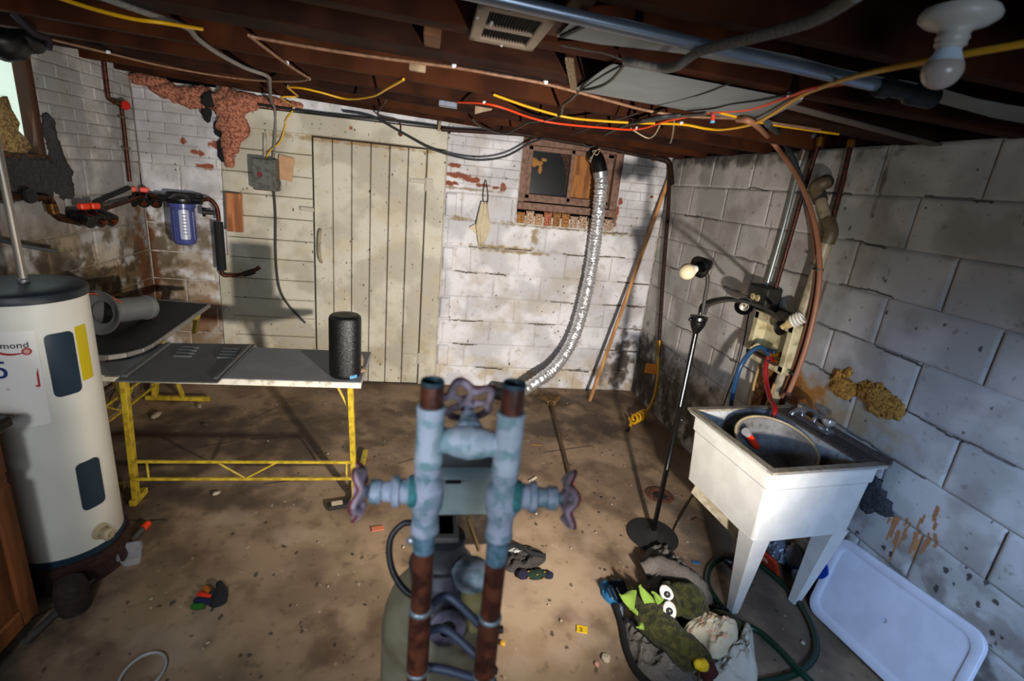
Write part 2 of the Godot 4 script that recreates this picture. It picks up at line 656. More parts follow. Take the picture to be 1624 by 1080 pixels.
func unseen_lamp(label: String, x: Transform3D, c: Color) -> void:  # fixtures added out of view to go with the lights
	var at := x.origin
	var back := x.basis.z.normalized()
	var t := thing("unseen_lamp", label, "work lamp", Vector3(at.x, 0, at.z) + back * 0.09)
	var f := axis(at + back * 0.012, -back)
	part("reflector", MB.new().lathe([Vector2(0.03, -0.1), Vector2(0.05, -0.07), Vector2(0.075, -0.03), Vector2(0.082, 0.0), Vector2(0.08, 0.0), Vector2(0.07, -0.03), Vector2(0.045, -0.065), Vector2(0.0, -0.07)], f, 24), M(Color(0.75, 0.75, 0.76), 0.3, 0.8), t)
	part("lamp_glow", MB.new().lathe([Vector2(0, -0.004), Vector2(0.04, -0.004), Vector2(0.042, -0.008)], f, 24), glow(c, 3.0), t)
	var p0 := at + back * 0.1
	part("stand", MB.new().tube([Vector3(p0.x, 0.02, p0.z), p0], 0.011, 10), M(Color(0.05, 0.05, 0.05), 0.4), t)
	part("stand_base", MB.new().lathe([Vector2(0, 0), Vector2(0.12, 0), Vector2(0.12, 0.012), Vector2(0.02, 0.025), Vector2(0, 0.025)], Transform3D(Basis.IDENTITY, Vector3(p0.x, 0, p0.z)), 24), M(Color(0.05, 0.05, 0.05), 0.5), t)

func floor_and_walls(key: SpotLight3D, cool: SpotLight3D, filler: SpotLight3D) -> void:
	# ---- floor: brown worn concrete
	var p := Paint.new(4.3, 6.2, 200, 3)
	p.base(Color(0.46, 0.38, 0.295), Color(0.57, 0.48, 0.38), 1.6)
	p.layer(Color(0.3, 0.225, 0.165), 2.4, 0.55, 0.85, 0.6)
	p.layer(Color(0.64, 0.54, 0.44), 4.0, 0.6, 0.85, 0.35)
	p.layer(Color(0.26, 0.2, 0.15), 14.0, 0.68, 0.86, 0.3)
	p.layer(Color(0.7, 0.6, 0.5), 30.0, 0.72, 0.86, 0.15)
	# p coordinates: x = world x + 4.1, y = 6.0 - world z measured up from the front edge
	for b in [[-0.75, 0.25, 0.5, 0.16], [-0.95, 0.75, 0.45, 0.2], [-0.55, 0.65, 0.3, 0.25], [-2.7, 0.9, 0.7, 0.4], [-3.4, 1.2, 0.4, 0.9], [-1.9, 0.45, 0.3, 0.2], [-2.9, 1.6, 0.5, 0.15]]:
		p.blob(b[0] + 4.1, 6.0 - b[1], b[2], b[3], Color(0.2, 0.155, 0.12), 0.6, 0.8, 0.9, 4.0)
	for b in [[-2.75, 1.75, 0.18, 0.1], [-2.45, 1.9, 0.2, 0.08], [-2.7, 2.45, 0.2, 0.14], [-1.3, 2.3, 0.5, 0.5]]:
		p.blob(b[0] + 4.1, 6.0 - b[1], b[2], b[3], Color(0.68, 0.6, 0.52), 0.5, 0.8, 0.9, 5.0)
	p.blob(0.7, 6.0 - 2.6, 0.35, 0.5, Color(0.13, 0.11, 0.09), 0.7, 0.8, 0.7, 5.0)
	p.blob(3.85, 6.0 - 2.2, 0.25, 0.9, Color(0.25, 0.22, 0.19), 0.6, 0.8, 0.7, 4.0)
	p.specks(900, 0.002, 0.006, Color(0.75, 0.7, 0.62), rng, 0.6)
	p.specks(1400, 0.002, 0.009, Color(0.12, 0.1, 0.08), rng, 0.6)
	for k in 14:
		var a := Vector2(rng.randf_range(0.5, 3.9), rng.randf_range(2.5, 5.8))
		p.line(a, a + Vector2(rng.randf_range(-0.4, 0.4), rng.randf_range(-0.25, 0.25)), 0.0026, Color(0.16, 0.12, 0.09), 0.5)
	var fm := p.material(0.72)
	fm.heightmap_enabled = false
	fm.normal_enabled = false
	var fl := struct("floor")
	var mb := MB.new()
	var rows := []
	var uvs := []
	var nz := noise(5, 1.3, 4)
	for i in 63:
		var row := []
		var ur := []
		for j in 44:
			var x := -4.1 + j * 0.1
			var z := -0.2 + i * 0.1
			row.append(Vector3(x, minf(nz.get_noise_2d(x, z) * 0.012 - 0.003, 0.0), z))
			ur.append(Vector2((x + 4.1) / 4.3, (z + 0.2) / 6.2))
		rows.append(row)
		uvs.append(ur)
	mb.shell(rows, 0.15, Vector3.UP, uvs)
	part("slab", mb, fm, fl)

	# ---- back wall: painted blocks below, painted bricks above
	var S := Vector2(4.0, 2.3)
	p = Paint.new(S.x, S.y, 190, 21)      # x = world x + 4.0
	p.base(Color(0.73, 0.725, 0.735), Color(0.84, 0.835, 0.845), 2.2)
	p.layer(Color(0.68, 0.65, 0.61), 3.0, 0.5, 0.85, 0.35)
	p.layer(Color(0.66, 0.57, 0.42), 4.5, 0.35, 0.75, 0.6, [0.05, 1.0, 0.4, 0.0])
	p.layer(Color(0.5, 0.46, 0.41), 9.0, 0.7, 0.88, 0.3)
	p.layer(Color(0.35, 0.31, 0.28), 26.0, 0.78, 0.88, 0.4)
	var dirt := Color(0.3, 0.24, 0.17)
	# left end of the wall: damp, brown and flaking below, greyer above
	p.blob(0.35, 0.55, 0.42, 0.65, Color(0.45, 0.36, 0.24), 0.75, 0.8, 0.9, 6.0)
	p.blob(0.2, 0.95, 0.2, 0.3, Color(0.3, 0.24, 0.16), 0.8, 0.8, 1.0, 9.0)
	p.blob(0.45, 1.12, 0.2, 0.12, Color(0.33, 0.28, 0.2), 0.6, 0.8, 1.0, 9.0)
	p.blob(0.14, 0.85, 0.04, 0.5, Color(0.36, 0.19, 0.08), 0.9, 0.7, 0.8, 12.0)
	p.blob(0.45, 0.52, 0.15, 0.14, Color(0.5, 0.3, 0.2), 0.7, 0.8, 0.9, 9.0)
	p.blob(0.4, 0.95, 0.12, 0.05, Color(0.72, 0.68, 0.62), 0.7, 0.7, 1.0, 9.0)
	p.blob(0.45, 0.7, 0.16, 0.06, Color(0.74, 0.69, 0.63), 0.6, 0.7, 1.0, 9.0)
	p.blob(0.3, 1.75, 0.6, 0.4, Color(0.56, 0.545, 0.53), 0.65, 0.9, 0.6, 4.0)
	# right corner by the floor: black mould
	p.blob(3.86, 0.28, 0.13, 0.3, Color(0.2, 0.17, 0.14), 0.85, 0.8, 0.9, 9.0)
	p.blob(3.72, 0.16, 0.16, 0.12, Color(0.3, 0.25, 0.2), 0.6, 0.8, 0.9, 9.0)
	# ledge stains under the window
	for b in [[3.05, 1.395, 0.5, 0.02], [2.7, 1.2, 0.35, 0.018], [2.85, 1.17, 0.4, 0.015], [2.35, 1.4, 0.1, 0.02], [3.5, 1.385, 0.3, 0.02], [2.95, 1.3, 0.03, 0.09]]:
		p.blob(b[0], b[1], b[2], b[3], Color(0.5, 0.42, 0.26), 0.75, 0.8, 1.0, 14.0)
	for b in [[2.95, 0.75, 0.4, 0.14], [2.7, 0.55, 0.35, 0.1], [3.3, 0.98, 0.3, 0.15], [2.6, 0.95, 0.2, 0.1]]:
		p.blob(b[0], b[1], b[2], b[3], Color(0.62, 0.57, 0.5), 0.45, 0.9, 0.8, 5.0)
	# paint gone from a few bricks
	var brick := Color(0.5, 0.25, 0.16)
	for b in [[2.3, 1.715, 0.1, 0.022], [2.42, 1.69, 0.08, 0.02], [2.27, 1.78, 0.05, 0.02], [2.5, 1.66, 0.05, 0.014], [2.6, 1.65, 0.03, 0.012], [2.66, 1.66, 0.025, 0.03], [2.25, 1.65, 0.06, 0.02], [0.55, 1.6, 0.06, 0.02], [0.62, 1.75, 0.05, 0.025], [0.42, 1.755, 0.025, 0.022], [0.5, 1.69, 0.05, 0.02], [3.62, 1.63, 0.02, 0.04], [3.6, 1.52, 0.02, 0.09], [3.88, 1.7, 0.015, 0.012]]:
		p.blob(b[0], b[1], b[2], b[3], brick, 0.95, 0.3, 0.7, 18.0)
	p.blob(2.4, 1.62, 0.28, 0.012, Color(0.5, 0.42, 0.32), 0.7, 0.6, 0.8, 12.0)
	p.specks(260, 0.002, 0.006, Color(0.2, 0.17, 0.14), rng, 0.8)
	for k in 26:
		var a := Vector2(rng.randf_range(2.3, 3.9), [1.394, 1.19, 0.988, 0.785, 0.582, 0.379, 0.176][k % 7])
		var q := a
		for s in 7:
			var e := q + Vector2(rng.randf_range(0.01, 0.05), rng.randf_range(-0.004, 0.004))
			p.line(q, e, 0.002, Color(0.26, 0.22, 0.18), 0.75)
			q = e
	PAINT = p.material(0.85)
	var wb := struct("wall_back")
	var O := Vector3(-4.0, 0, 0)
	var core := MB.new()
	# backing that shows in the joints, with openings for the window
	core.box(Vector3(-3.6, 1.05, -0.109), Vector3(0.55, 2.15, 0.2))
	core.box(Vector3(-1.5, 1.05, -0.109), Vector3(0.58, 2.15, 0.2))
	core.box(Vector3(-0.8, 0.72, -0.109), Vector3(0.82, 1.5, 0.2))
	core.box(Vector3(-0.1, 1.05, -0.109), Vector3(0.6, 2.15, 0.2))
	core.box(Vector3(-2.56, 2.1, -0.12), Vector3(1.6, 0.12, 0.16))
	part("mortar", core, M(Color(0.7, 0.67, 0.63), 0.95, 0, "grime", Vector3(3, 3, 3)), wb)
	var sp := []
	var ys := [0.0, 0.176, 0.379, 0.582, 0.785, 0.988, 1.191, 1.394, 1.597]
	for i in 8:
		var ph := (-0.951 if i % 2 == 0 else -0.76) + 4.0
		if i < 7:
			sp.append([2.225, 4.0, ys[i], ys[i + 1], 0.395, ph, 0.0012, 0.0016])
			sp.append([0.128, 0.65, ys[i], ys[i + 1], 0.395, ph - 0.13, 0.004, 0.004])
		else:
			sp.append([2.225, 2.785, ys[i], ys[i + 1], 0.395, 2.355, 0.0022, 0.0016])
			sp.append([0.128, 0.65, ys[i], ys[i + 1], 0.395, ph - 0.1, 0.0025, 0.002])
	coursed(wb, O, Vector3.RIGHT, Vector3.BACK, sp, PAINT, S)
	sp = []
	for i in 7:
		var y0 := 1.597 + i * 0.0677
		sp.append([2.225, 2.785, y0, y0 + 0.0677, 0.205, 0.1 * (i % 2), 0.0008, 0.0014])
		sp.append([3.6, 4.0, y0, y0 + 0.0677, 0.205, 0.1 * (i % 2), 0.0008, 0.0014])
		sp.append([0.128, 0.65, y0, y0 + 0.0677, 0.205, 0.1 * (i % 2), 0.0008, 0.0022])
	for i in 3:
		var y0 := 1.394 + i * 0.0677
		sp.append([3.6, 4.0, y0, y0 + 0.0677, 0.205, 0.1 * (i % 2), 0.0008, 0.0014])
	coursed(wb, O, Vector3.RIGHT, Vector3.BACK, sp, PAINT, S, "brick")
	# toothed ends beside the door
	for y in [1.0, 0.595, 0.19, 1.41]:
		part("block", slabpiece(O, Vector3.RIGHT, Vector3.UP, Vector3.BACK, 2.228, 2.228 + rng.randf_range(0.075, 0.1), y, y + 0.18, 0.02, 0.008, 0.002, 0.004, S), PAINT, wb)
	# rough brick ledge under the window
	for i in 11:
		var x0 := 2.79 + i * 0.073
		var rb := slabpiece(O, Vector3.RIGHT, Vector3.UP, Vector3.BACK, x0 + 0.004, x0 + 0.069, 1.4 + rng.randf_range(0, 0.01), 1.505 + rng.randf_range(-0.015, 0.01), 0.0, 0.008, 0.003, 0.012, S)
		part("brick", rb, M([Color(0.66, 0.5, 0.3), Color(0.74, 0.64, 0.54), Color(0.6, 0.46, 0.28), Color(0.78, 0.7, 0.63), Color(0.7, 0.46, 0.36)][(i * 3) % 5] if i < 6 else Color(0.72, 0.66, 0.6), 0.95, 0, "rust", Vector3(9, 9, 9)), wb)

	# ---- right wall
	S = Vector2(6.0, 2.3)
	p = Paint.new(S.x, S.y, 250, 41)      # x = world z + 0.1
	p.base(Color(0.66, 0.65, 0.63), Color(0.76, 0.745, 0.725), 1.8)
	p.layer(Color(0.52, 0.49, 0.45), 2.6, 0.5, 0.8, 0.45)
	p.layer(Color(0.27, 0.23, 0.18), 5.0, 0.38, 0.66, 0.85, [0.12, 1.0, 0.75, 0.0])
	p.layer(Color(0.38, 0.35, 0.32), 16.0, 0.76, 0.88, 0.35)
	p.layer(Color(0.32, 0.3, 0.28), 34.0, 0.8, 0.9, 0.35)
	p.blob(0.25, 0.25, 0.4, 0.35, Color(0.17, 0.14, 0.11), 0.8, 0.8, 0.9, 7.0)  # low dark zone: mould with the sink shadow put into the colour
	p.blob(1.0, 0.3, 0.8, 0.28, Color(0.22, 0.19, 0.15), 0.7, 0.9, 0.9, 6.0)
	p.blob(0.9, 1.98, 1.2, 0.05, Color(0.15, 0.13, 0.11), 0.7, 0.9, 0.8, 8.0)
	p.blob(2.05, 0.83, 0.22, 0.12, Color(0.62, 0.37, 0.1), 0.9, 0.8, 0.8, 9.0)
	p.blob(1.95, 0.8, 0.12, 0.1, Color(0.4, 0.19, 0.06), 0.7, 0.9, 0.8, 9.0)
	p.blob(2.38, 0.85, 0.25, 0.1, Color(0.62, 0.53, 0.38), 0.7, 0.9, 0.8, 9.0)
	for b in [[1.95, 1.7, 0.012, 0.22], [2.15, 1.85, 0.015, 0.16], [2.0, 1.35, 0.012, 0.12], [1.5, 1.55, 0.008, 0.1]]:
		p.blob(b[0], b[1], b[2], b[3], Color(0.33, 0.29, 0.24), 0.7, 0.8, 0.7, 9.0)
	var tan := Color(0.62, 0.42, 0.26)
	for k in 34:
		var fz := rng.randf()
		var a := Vector2(2.66 + fz * 0.2, 0.5 + 0.1 * fz + rng.randf_range(-0.02, 0.07))
		if k % 3 == 0: a = Vector2(2.82 + rng.randf_range(-0.04, 0.03), rng.randf_range(0.57, 0.72))
		p.line(a, a + Vector2(rng.randf_range(-0.006, 0.006), -rng.randf_range(0.01, 0.05 if k % 4 else 0.17)), rng.randf_range(0.002, 0.005), tan, 0.85)
	p.specks(420, 0.002, 0.007, Color(0.2, 0.18, 0.16), rng, 0.7)
	p.specks(500, 0.003, 0.012, Color(0.12, 0.1, 0.08), rng, 0.7, 0.6)
	for k in 40:
		var q := Vector2(rng.randf_range(0.1, 4.2), 2.009 - 0.203 * (1 + k % 8) + rng.randf_range(-0.004, 0.004))
		for s in 9:
			var e := q + Vector2(rng.randf_range(0.01, 0.05), rng.randf_range(-0.005, 0.005))
			p.line(q, e, 0.002, Color(0.25, 0.23, 0.21), 0.6)
			q = e
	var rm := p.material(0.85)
	var wr := struct("wall_right")
	core = MB.new()
	core.box(Vector3(0.109, 1.0, 2.8), Vector3(0.2, 2.02, 6.2))
	part("mortar", core, M(Color(0.52, 0.5, 0.48), 0.95, 0, "grime", Vector3(3, 3, 3)), wr)
	sp = []
	for i in 10:
		var y1 := 2.009 - 0.203 * i
		sp.append([0.1, 5.8, maxf(y1 - 0.203, 0.0), y1, 0.455, 0.1 + (0.66 if i % 2 == 0 else 0.43), 0.0012, 0.0022])
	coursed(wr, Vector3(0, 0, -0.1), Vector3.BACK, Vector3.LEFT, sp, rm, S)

	# ---- left wall: bricks above, damp blocks below
	p = Paint.new(S.x, S.y, 170, 61)
	p.base(Color(0.56, 0.555, 0.55), Color(0.69, 0.68, 0.67), 2.0)
	p.layer(Color(0.52, 0.49, 0.45), 4.0, 0.52, 0.8, 0.4)
	p.layer(Color(0.36, 0.28, 0.17), 4.0, 0.3, 0.6, 0.95, [0.9, 1.0, 1.5, 0.0])
	p.layer(Color(0.22, 0.17, 0.11), 8.0, 0.45, 0.68, 0.9, [0.8, 1.0, 1.4, 0.0])
	p.layer(Color(0.34, 0.31, 0.28), 20.0, 0.74, 0.88, 0.4)
	p.blob(0.2, 0.9, 0.08, 0.5, Color(0.36, 0.19, 0.08), 0.85, 0.8, 0.9, 9.0)
	p.blob(0.6, 1.02, 0.16, 0.09, Color(0.72, 0.67, 0.6), 0.8, 0.5, 0.8, 9.0)
	p.blob(0.95, 1.12, 0.12, 0.07, Color(0.62, 0.56, 0.46), 0.7, 0.6, 0.8, 9.0)
	p.blob(1.1, 0.95, 0.3, 0.2, Color(0.2, 0.16, 0.11), 0.7, 0.8, 0.9, 8.0)
	p.specks(300, 0.002, 0.006, Color(0.2, 0.17, 0.14), rng, 0.8)
	var lm := p.material(0.85)
	var wl := struct("wall_left")
	core = MB.new()
	core.box(Vector3(LX - 0.108, 0.72, 2.8), Vector3(0.2, 1.6, 6.2))
	core.box(Vector3(LX - 0.108, 1.85, 0.4), Vector3(0.2, 0.8, 0.99))
	core.box(Vector3(LX - 0.108, 1.85, 3.85), Vector3(0.2, 0.8, 4.1))
	part("mortar", core, M(Color(0.5, 0.46, 0.41), 0.95, 0, "grime", Vector3(3, 3, 3)), wl)
	sp = []
	for i in 8:
		sp.append([0.1, 3.2, ys[i], ys[i + 1], 0.4, 0.1 + 0.2 * (i % 2), 0.003, 0.005 if i < 6 else 0.002])
	coursed(wl, Vector3(LX, 0, -0.1), Vector3.BACK, Vector3.RIGHT, sp, lm, S)
	sp = []
	for i in 9:
		var y0 := 1.597 + i * 0.0677
		sp.append([0.1, 0.99, y0, y0 + 0.0677, 0.205, 0.1 * (i % 2), 0.0008, 0.002])
		sp.append([1.91, 2.9, y0, y0 + 0.0677, 0.205, 0.1 * (i % 2), 0.0008, 0.002])
	coursed(wl, Vector3(LX, 0, -0.1), Vector3.BACK, Vector3.RIGHT, sp, lm, S, "brick")

	# ---- the wall behind the camera
	var wf := struct("wall_front")
	core = MB.new()
	core.box(Vector3(-1.95, 0.65, FRONT + 0.1), Vector3(4.2, 1.3, 0.2))
	core.box(Vector3(-1.95, 2.1, FRONT + 0.1), Vector3(4.2, 0.4, 0.2))
	core.box(Vector3(-3.1, 1.6, FRONT + 0.1), Vector3(1.9, 0.7, 0.2))
	core.box(Vector3(-0.35, 1.6, FRONT + 0.1), Vector3(1.1, 0.7, 0.2))
	var w3 := struct("added_window_3")  # unseen window added as the source of the rear fill
	var fm3 := MB.new()
	for x in [-2.125, -0.925]: fm3.box(Vector3(x, 1.6, FRONT + 0.05), Vector3(0.05, 0.62, 0.08), Basis.IDENTITY, 0.004)
	for y in [1.31, 1.89]: fm3.box(Vector3(-1.525, y, FRONT + 0.05), Vector3(1.25, 0.04, 0.08), Basis.IDENTITY, 0.004)
	part("frame", fm3, M(Color(0.4, 0.3, 0.24), 0.7), w3)
	part("daylit_pane", MB.new().box(Vector3(-1.525, 1.6, FRONT + 0.08), Vector3(1.16, 0.55, 0.006)), glow(Color(0.86, 0.93, 1.0), 1.0), w3)
	unseen_lamp("silver reflector work lamp on the lowest stand, beside the viewpoint", key.global_transform, Color(1.0, 0.965, 0.925))
	unseen_lamp("unseen lamp added on a tall stand behind the viewpoint, a cool fill for the white lid", cool.global_transform, Color(0.62, 0.77, 1.0))
	unseen_lamp("unseen lamp added on the tallest stand, a fill for the water heater and pipes", filler.global_transform, Color(0.93, 0.96, 1.0))
	part("masonry", core, M(Color(0.55, 0.53, 0.5), 0.9, 0, "grime"), wf)

func partition() -> void:
	var S := Vector2(1.8, 2.2)           # x = world x + 3.5
	var p := Paint.new(S.x, S.y, 230, 81)
	p.base(Color(0.66, 0.635, 0.565), Color(0.755, 0.73, 0.66), 2.0)
	p.layer(Color(0.68, 0.63, 0.5), 3.0, 0.5, 0.8, 0.4)
	p.layer(Color(0.58, 0.49, 0.33), 6.0, 0.6, 0.85, 0.4, [0.1, 1.0, 0.6, 0.2])
	p.layer(Color(0.4, 0.34, 0.26), 22.0, 0.78, 0.9, 0.35)
	for y in [1.875, 1.86]:
		p.blob(1.1, y, 0.7, 0.012, Color(0.5, 0.38, 0.2), 0.6, 0.8, 1.0, 12.0)
	p.blob(0.1, 1.3, 0.05, 0.16, Color(0.45, 0.3, 0.18), 0.6, 0.8, 1.0, 12.0)
	p.blob(0.35, 0.05, 0.3, 0.25, Color(0.6, 0.5, 0.34), 0.6, 0.8, 0.9, 7.0)
	p.blob(1.03, 1.965, 0.014, 0.014, Color(0.5, 0.26, 0.12), 0.95, 0.4, 0.2, 9.0)
	p.specks(190, 0.002, 0.006, Color(0.2, 0.15, 0.1), rng, 0.85)
	var m := p.material(0.6)
	var back := M(Color(0.16, 0.13, 0.1), 0.9)
	var O := Vector3(-3.5, 0, 0)
	var wb := get_node("wall_back")
	# horizontal boards left of the door, a stile in the corner, the header and the jamb on the right
	var y := 1.9
	var mb := MB.new()
	mb.box(Vector3(-2.56, 1.0, -0.03), Vector3(1.6, 2.02, 0.02))
	mb.box(Vector3(-2.56, 2.07, -0.03), Vector3(1.6, 0.1, 0.02))
	part("backing_board", mb, back, wb)
	var k := 0
	while y > 0.05:
		var h := 0.155 + rng.randf_range(-0.01, 0.006)
		part("plank", slabpiece(O, Vector3.RIGHT, Vector3.UP, Vector3.BACK, 0.15, 0.762, maxf(y - h + 0.001, 0.0), y - 0.001, rng.randf_range(0.0, 0.003), 0.003, 0.001, 0.008, S), m, wb)
		y -= h
		k += 1
	part("stile", slabpiece(O, Vector3.RIGHT, Vector3.UP, Vector3.BACK, 0.08, 0.17, 0.0, 1.0, 0.006, 0.004, 0.001, 0.018, S), m, wb)
	part("header_board", slabpiece(O, Vector3.RIGHT, Vector3.UP, Vector3.BACK, 0.2, 1.725, 1.888, 2.03, 0.016, 0.004, 0.001, 0.018, S), m, wb)
	part("plaster", slabpiece(O, Vector3.RIGHT, Vector3.UP, Vector3.BACK, 0.25, 1.725, 2.036, 2.13, -0.004, 0.004, 0.003, 0.018, S), PAINT, wb)
	part("jamb", slabpiece(O, Vector3.RIGHT, Vector3.UP, Vector3.BACK, 1.578, 1.722, 0.0, 1.884, 0.004, 0.004, 0.001, 0.018, S), m, wb)
	part("wood_block", MB.new().box(Vector3(-3.264, 1.311, 0.05), Vector3(0.1, 0.27, 0.045), Basis(Vector3.BACK, -0.02), 0.004), M(Color(0.7, 0.45, 0.28), 0.8, 0, "woodv", Vector3(3, 3, 3)), wb, "orange-brown offcut of timber fixed at the end of the boards")
	# ---- the door
	var dr := struct("door_1")
	for i in 6:
		var u := 0.768 + i * 0.1345
		part("plank", slabpiece(O, Vector3.RIGHT, Vector3.UP, Vector3.BACK, u + 0.0012, u + 0.1333, 0.012, 1.88, [0.0, 0.004, 0.001, 0.003, 0.005, 0.002][i], 0.003, 0.0008, 0.015, S), m, dr)
	# handle: a worn wooden pull
	mb = MB.new()
	mb.tube(smooth([Vector3(-2.686, 1.235, 0.012), Vector3(-2.685, 1.21, 0.04), Vector3(-2.689, 1.127, 0.05), Vector3(-2.687, 1.032, 0.045), Vector3(-2.68, 0.988, 0.012)], 5), 0.011, 8)
	part("handle", mb, M(Color(0.6, 0.55, 0.45), 0.7, 0, "grime"), dr)
	part("turn_latch", MB.new().box(Vector3(-2.775, 1.375, 0.02), Vector3(0.095, 0.03, 0.02), Basis(Vector3.BACK, -0.03), 0.003), m, dr)
	for hy in [1.63, 0.24]:
		mb = MB.new()
		mb.box(Vector3(-1.895, hy, 0.008), Vector3(0.05, 0.09, 0.008), Basis.IDENTITY, 0.002)
		mb.box(Vector3(-1.985, hy + 0.02, 0.009), Vector3(0.12, 0.03, 0.006), Basis.IDENTITY, 0.002)
		mb.tube([Vector3(-1.925, hy - 0.05, 0.012), Vector3(-1.925, hy + 0.05, 0.012)], 0.006, 8)
		part("hinge", mb, m, dr)

func foam_lumps(mb: MB, pts: Array, sd: int, amp := 0.35, fr := 0.28) -> MB:
	# pts: [centre, radii]
	var nz := noise(sd, fr, 4)
	for q in pts: mb.ball(q[0], q[1], 18, 12, Basis.IDENTITY, nz, amp)
	return mb

func windows() -> void:
	var wood := M(Color(0.47, 0.35, 0.29), 0.7, 0, "grime", Vector3(4, 4, 4))
	var w := struct("window_1")
	var x0 := -1.212
	var x1 := -0.402
	var yb := 1.515
	var yt := 2.05
	var z := -0.035
	var mb := MB.new()
	mb.box(Vector3(x0 + 0.028, (yb + yt) / 2, z - 0.02), Vector3(0.056, yt - yb, 0.09), Basis.IDENTITY, 0.004)
	mb.box(Vector3(x1 - 0.028, (yb + yt) / 2, z - 0.02), Vector3(0.056, yt - yb, 0.09), Basis.IDENTITY, 0.004)
	mb.box(Vector3((x0 + x1) / 2, yb + 0.028, z - 0.01), Vector3(x1 - x0, 0.056, 0.11), Basis.IDENTITY, 0.004)
	mb.box(Vector3((x0 + x1) / 2, yt - 0.028, z - 0.02), Vector3(x1 - x0, 0.056, 0.09), Basis.IDENTITY, 0.004)
	part("frame", mb, wood, w)
	mb = MB.new()
	for q in [[x0 + 0.075, 0.038], [-0.797, 0.03], [x1 - 0.085, 0.05]]:
		mb.box(Vector3(q[0], (yb + yt) / 2, z - 0.03), Vector3(q[1], yt - yb - 0.11, 0.035), Basis.IDENTITY, 0.003)
	mb.box(Vector3((x0 + x1) / 2, yb + 0.09, z - 0.03), Vector3(x1 - x0 - 0.11, 0.06, 0.035), Basis.IDENTITY, 0.003)
	mb.box(Vector3((x0 + x1) / 2, yt - 0.075, z - 0.03), Vector3(x1 - x0 - 0.11, 0.035, 0.035), Basis.IDENTITY, 0.003)
	part("sash", mb, wood, w)
	mb = MB.new()
	mb.box(Vector3((x0 + x1) / 2 - 0.2, 1.79, z - 0.056), Vector3(0.4, 0.44, 0.006))
	part("backing_board", mb, M(Color(0.24, 0.15, 0.08), 0.85, 0, "rust", Vector3(5, 5, 5)), w)
	# dark dirty pane, its upper corners hidden by torn board
	var pl := PackedVector2Array([Vector2(-1.13, 1.63), Vector2(-0.815, 1.63), Vector2(-0.82, 1.74), Vector2(-0.84, 1.84), Vector2(-0.875, 1.93), Vector2(-0.92, 1.985), Vector2(-1.09, 1.985), Vector2(-1.125, 1.965)])
	var gm := M(Color(0.075, 0.085, 0.095), 0.22, 0, "fine", Vector3(2, 2, 2))
	part("pane", MB.new().ext(pl, 0.004, Transform3D(Basis.IDENTITY, Vector3(0, 0, z - 0.05))), gm, w)
	mb = MB.new()
	foam_lumps(mb, [[Vector3(-1.1, 1.875, z - 0.045), Vector3(0.03, 0.035, 0.008)], [Vector3(-1.06, 1.87, z - 0.045), Vector3(0.035, 0.02, 0.006)], [Vector3(-1.045, 1.83, z - 0.045), Vector3(0.016, 0.04, 0.006)], [Vector3(-1.02, 1.9, z - 0.045), Vector3(0.022, 0.014, 0.006)]], 3)
	part("torn_paper", mb, M(Color(0.66, 0.46, 0.22), 0.9, 0, "fine", Vector3(9, 9, 9)), w)
	part("plywood_panel", MB.new().box(Vector3(-0.62, 1.79, z - 0.05), Vector3(0.345, 0.4, 0.012), Basis.IDENTITY, 0.001), M(Color(0.6, 0.38, 0.16), 0.75, 0, "wood", Vector3(3, 3, 3)), w)
	part("batten", MB.new().box(Vector3(-0.515, 1.8, z - 0.03), Vector3(0.07, 0.42, 0.03), Basis.IDENTITY, 0.003), wood, w)
	# daylight window high in the left wall, stuffed with yellow foam
	w = struct("window_2")
	mb = MB.new()
	for q in [[0.9, 0.05], [1.785, 0.05]]:
		mb.box(Vector3(LX - 0.025, 1.85, q[0] + 0.02), Vector3(0.06, 0.56, q[1]), Basis.IDENTITY, 0.004)
	mb.box(Vector3(LX - 0.04, 2.11, 1.35), Vector3(0.1, 0.05, 0.95), Basis.IDENTITY, 0.004)
	mb.box(Vector3(LX - 0.04, 1.595, 1.35), Vector3(0.1, 0.03, 0.95), Basis.IDENTITY, 0.004)
	part("frame", mb, M(Color(0.3, 0.18, 0.08), 0.8, 0, "woodv", Vector3(3, 3, 3)), w)
	part("daylit_pane", MB.new().box(Vector3(LX - 0.06, 1.85, 1.35), Vector3(0.006, 0.5, 0.86)), glow(Color(0.86, 0.95, 0.9), 0.7), w)
	var lw := AreaLight3D.new()
	lw.name = "cellar_window_light"
	add_child(lw)
	lw.area_size = Vector2(0.8, 0.4)
	lw.look_at_from_position(Vector3(LX - 0.02, 1.85, 1.35), Vector3(0, 1.3, 1.6))
	lw.light_color = Color(0.85, 0.95, 0.95)
	lw.light_energy = 0.35
	lw.area_range = 8.0
	lw.shadow_enabled = true
	mb = MB.new()
	for k in 16:
		var f := k / 15.0
		var c := Vector3(LX - 0.04, 1.64 + 0.15 * absf(sin(k * 2.3)), 1.05 + 0.62 * f)
		if k % 4 == 3: c.y += 0.1
		foam_lumps(mb, [[c, Vector3(0.032, 0.085 + 0.03 * sin(k * 1.7), 0.085)]], k + 5, 0.5)
	part("foam_stuffing", mb, M(Color(0.62, 0.55, 0.36), 0.95, 0, "rust", Vector3(8, 8, 8)), w)
	# dark mortar slapped round the window opening
	mb = MB.new()
	var nn := noise(9, 3.0)
	for k in 8:   # beside the frame
		foam_lumps(mb, [[Vector3(LX - 0.002, 1.44 + k * 0.045, 0.8 + 0.008 * k), Vector3(0.034, 0.06, 0.062 - 0.004 * k)]], k + 40, 0.5)
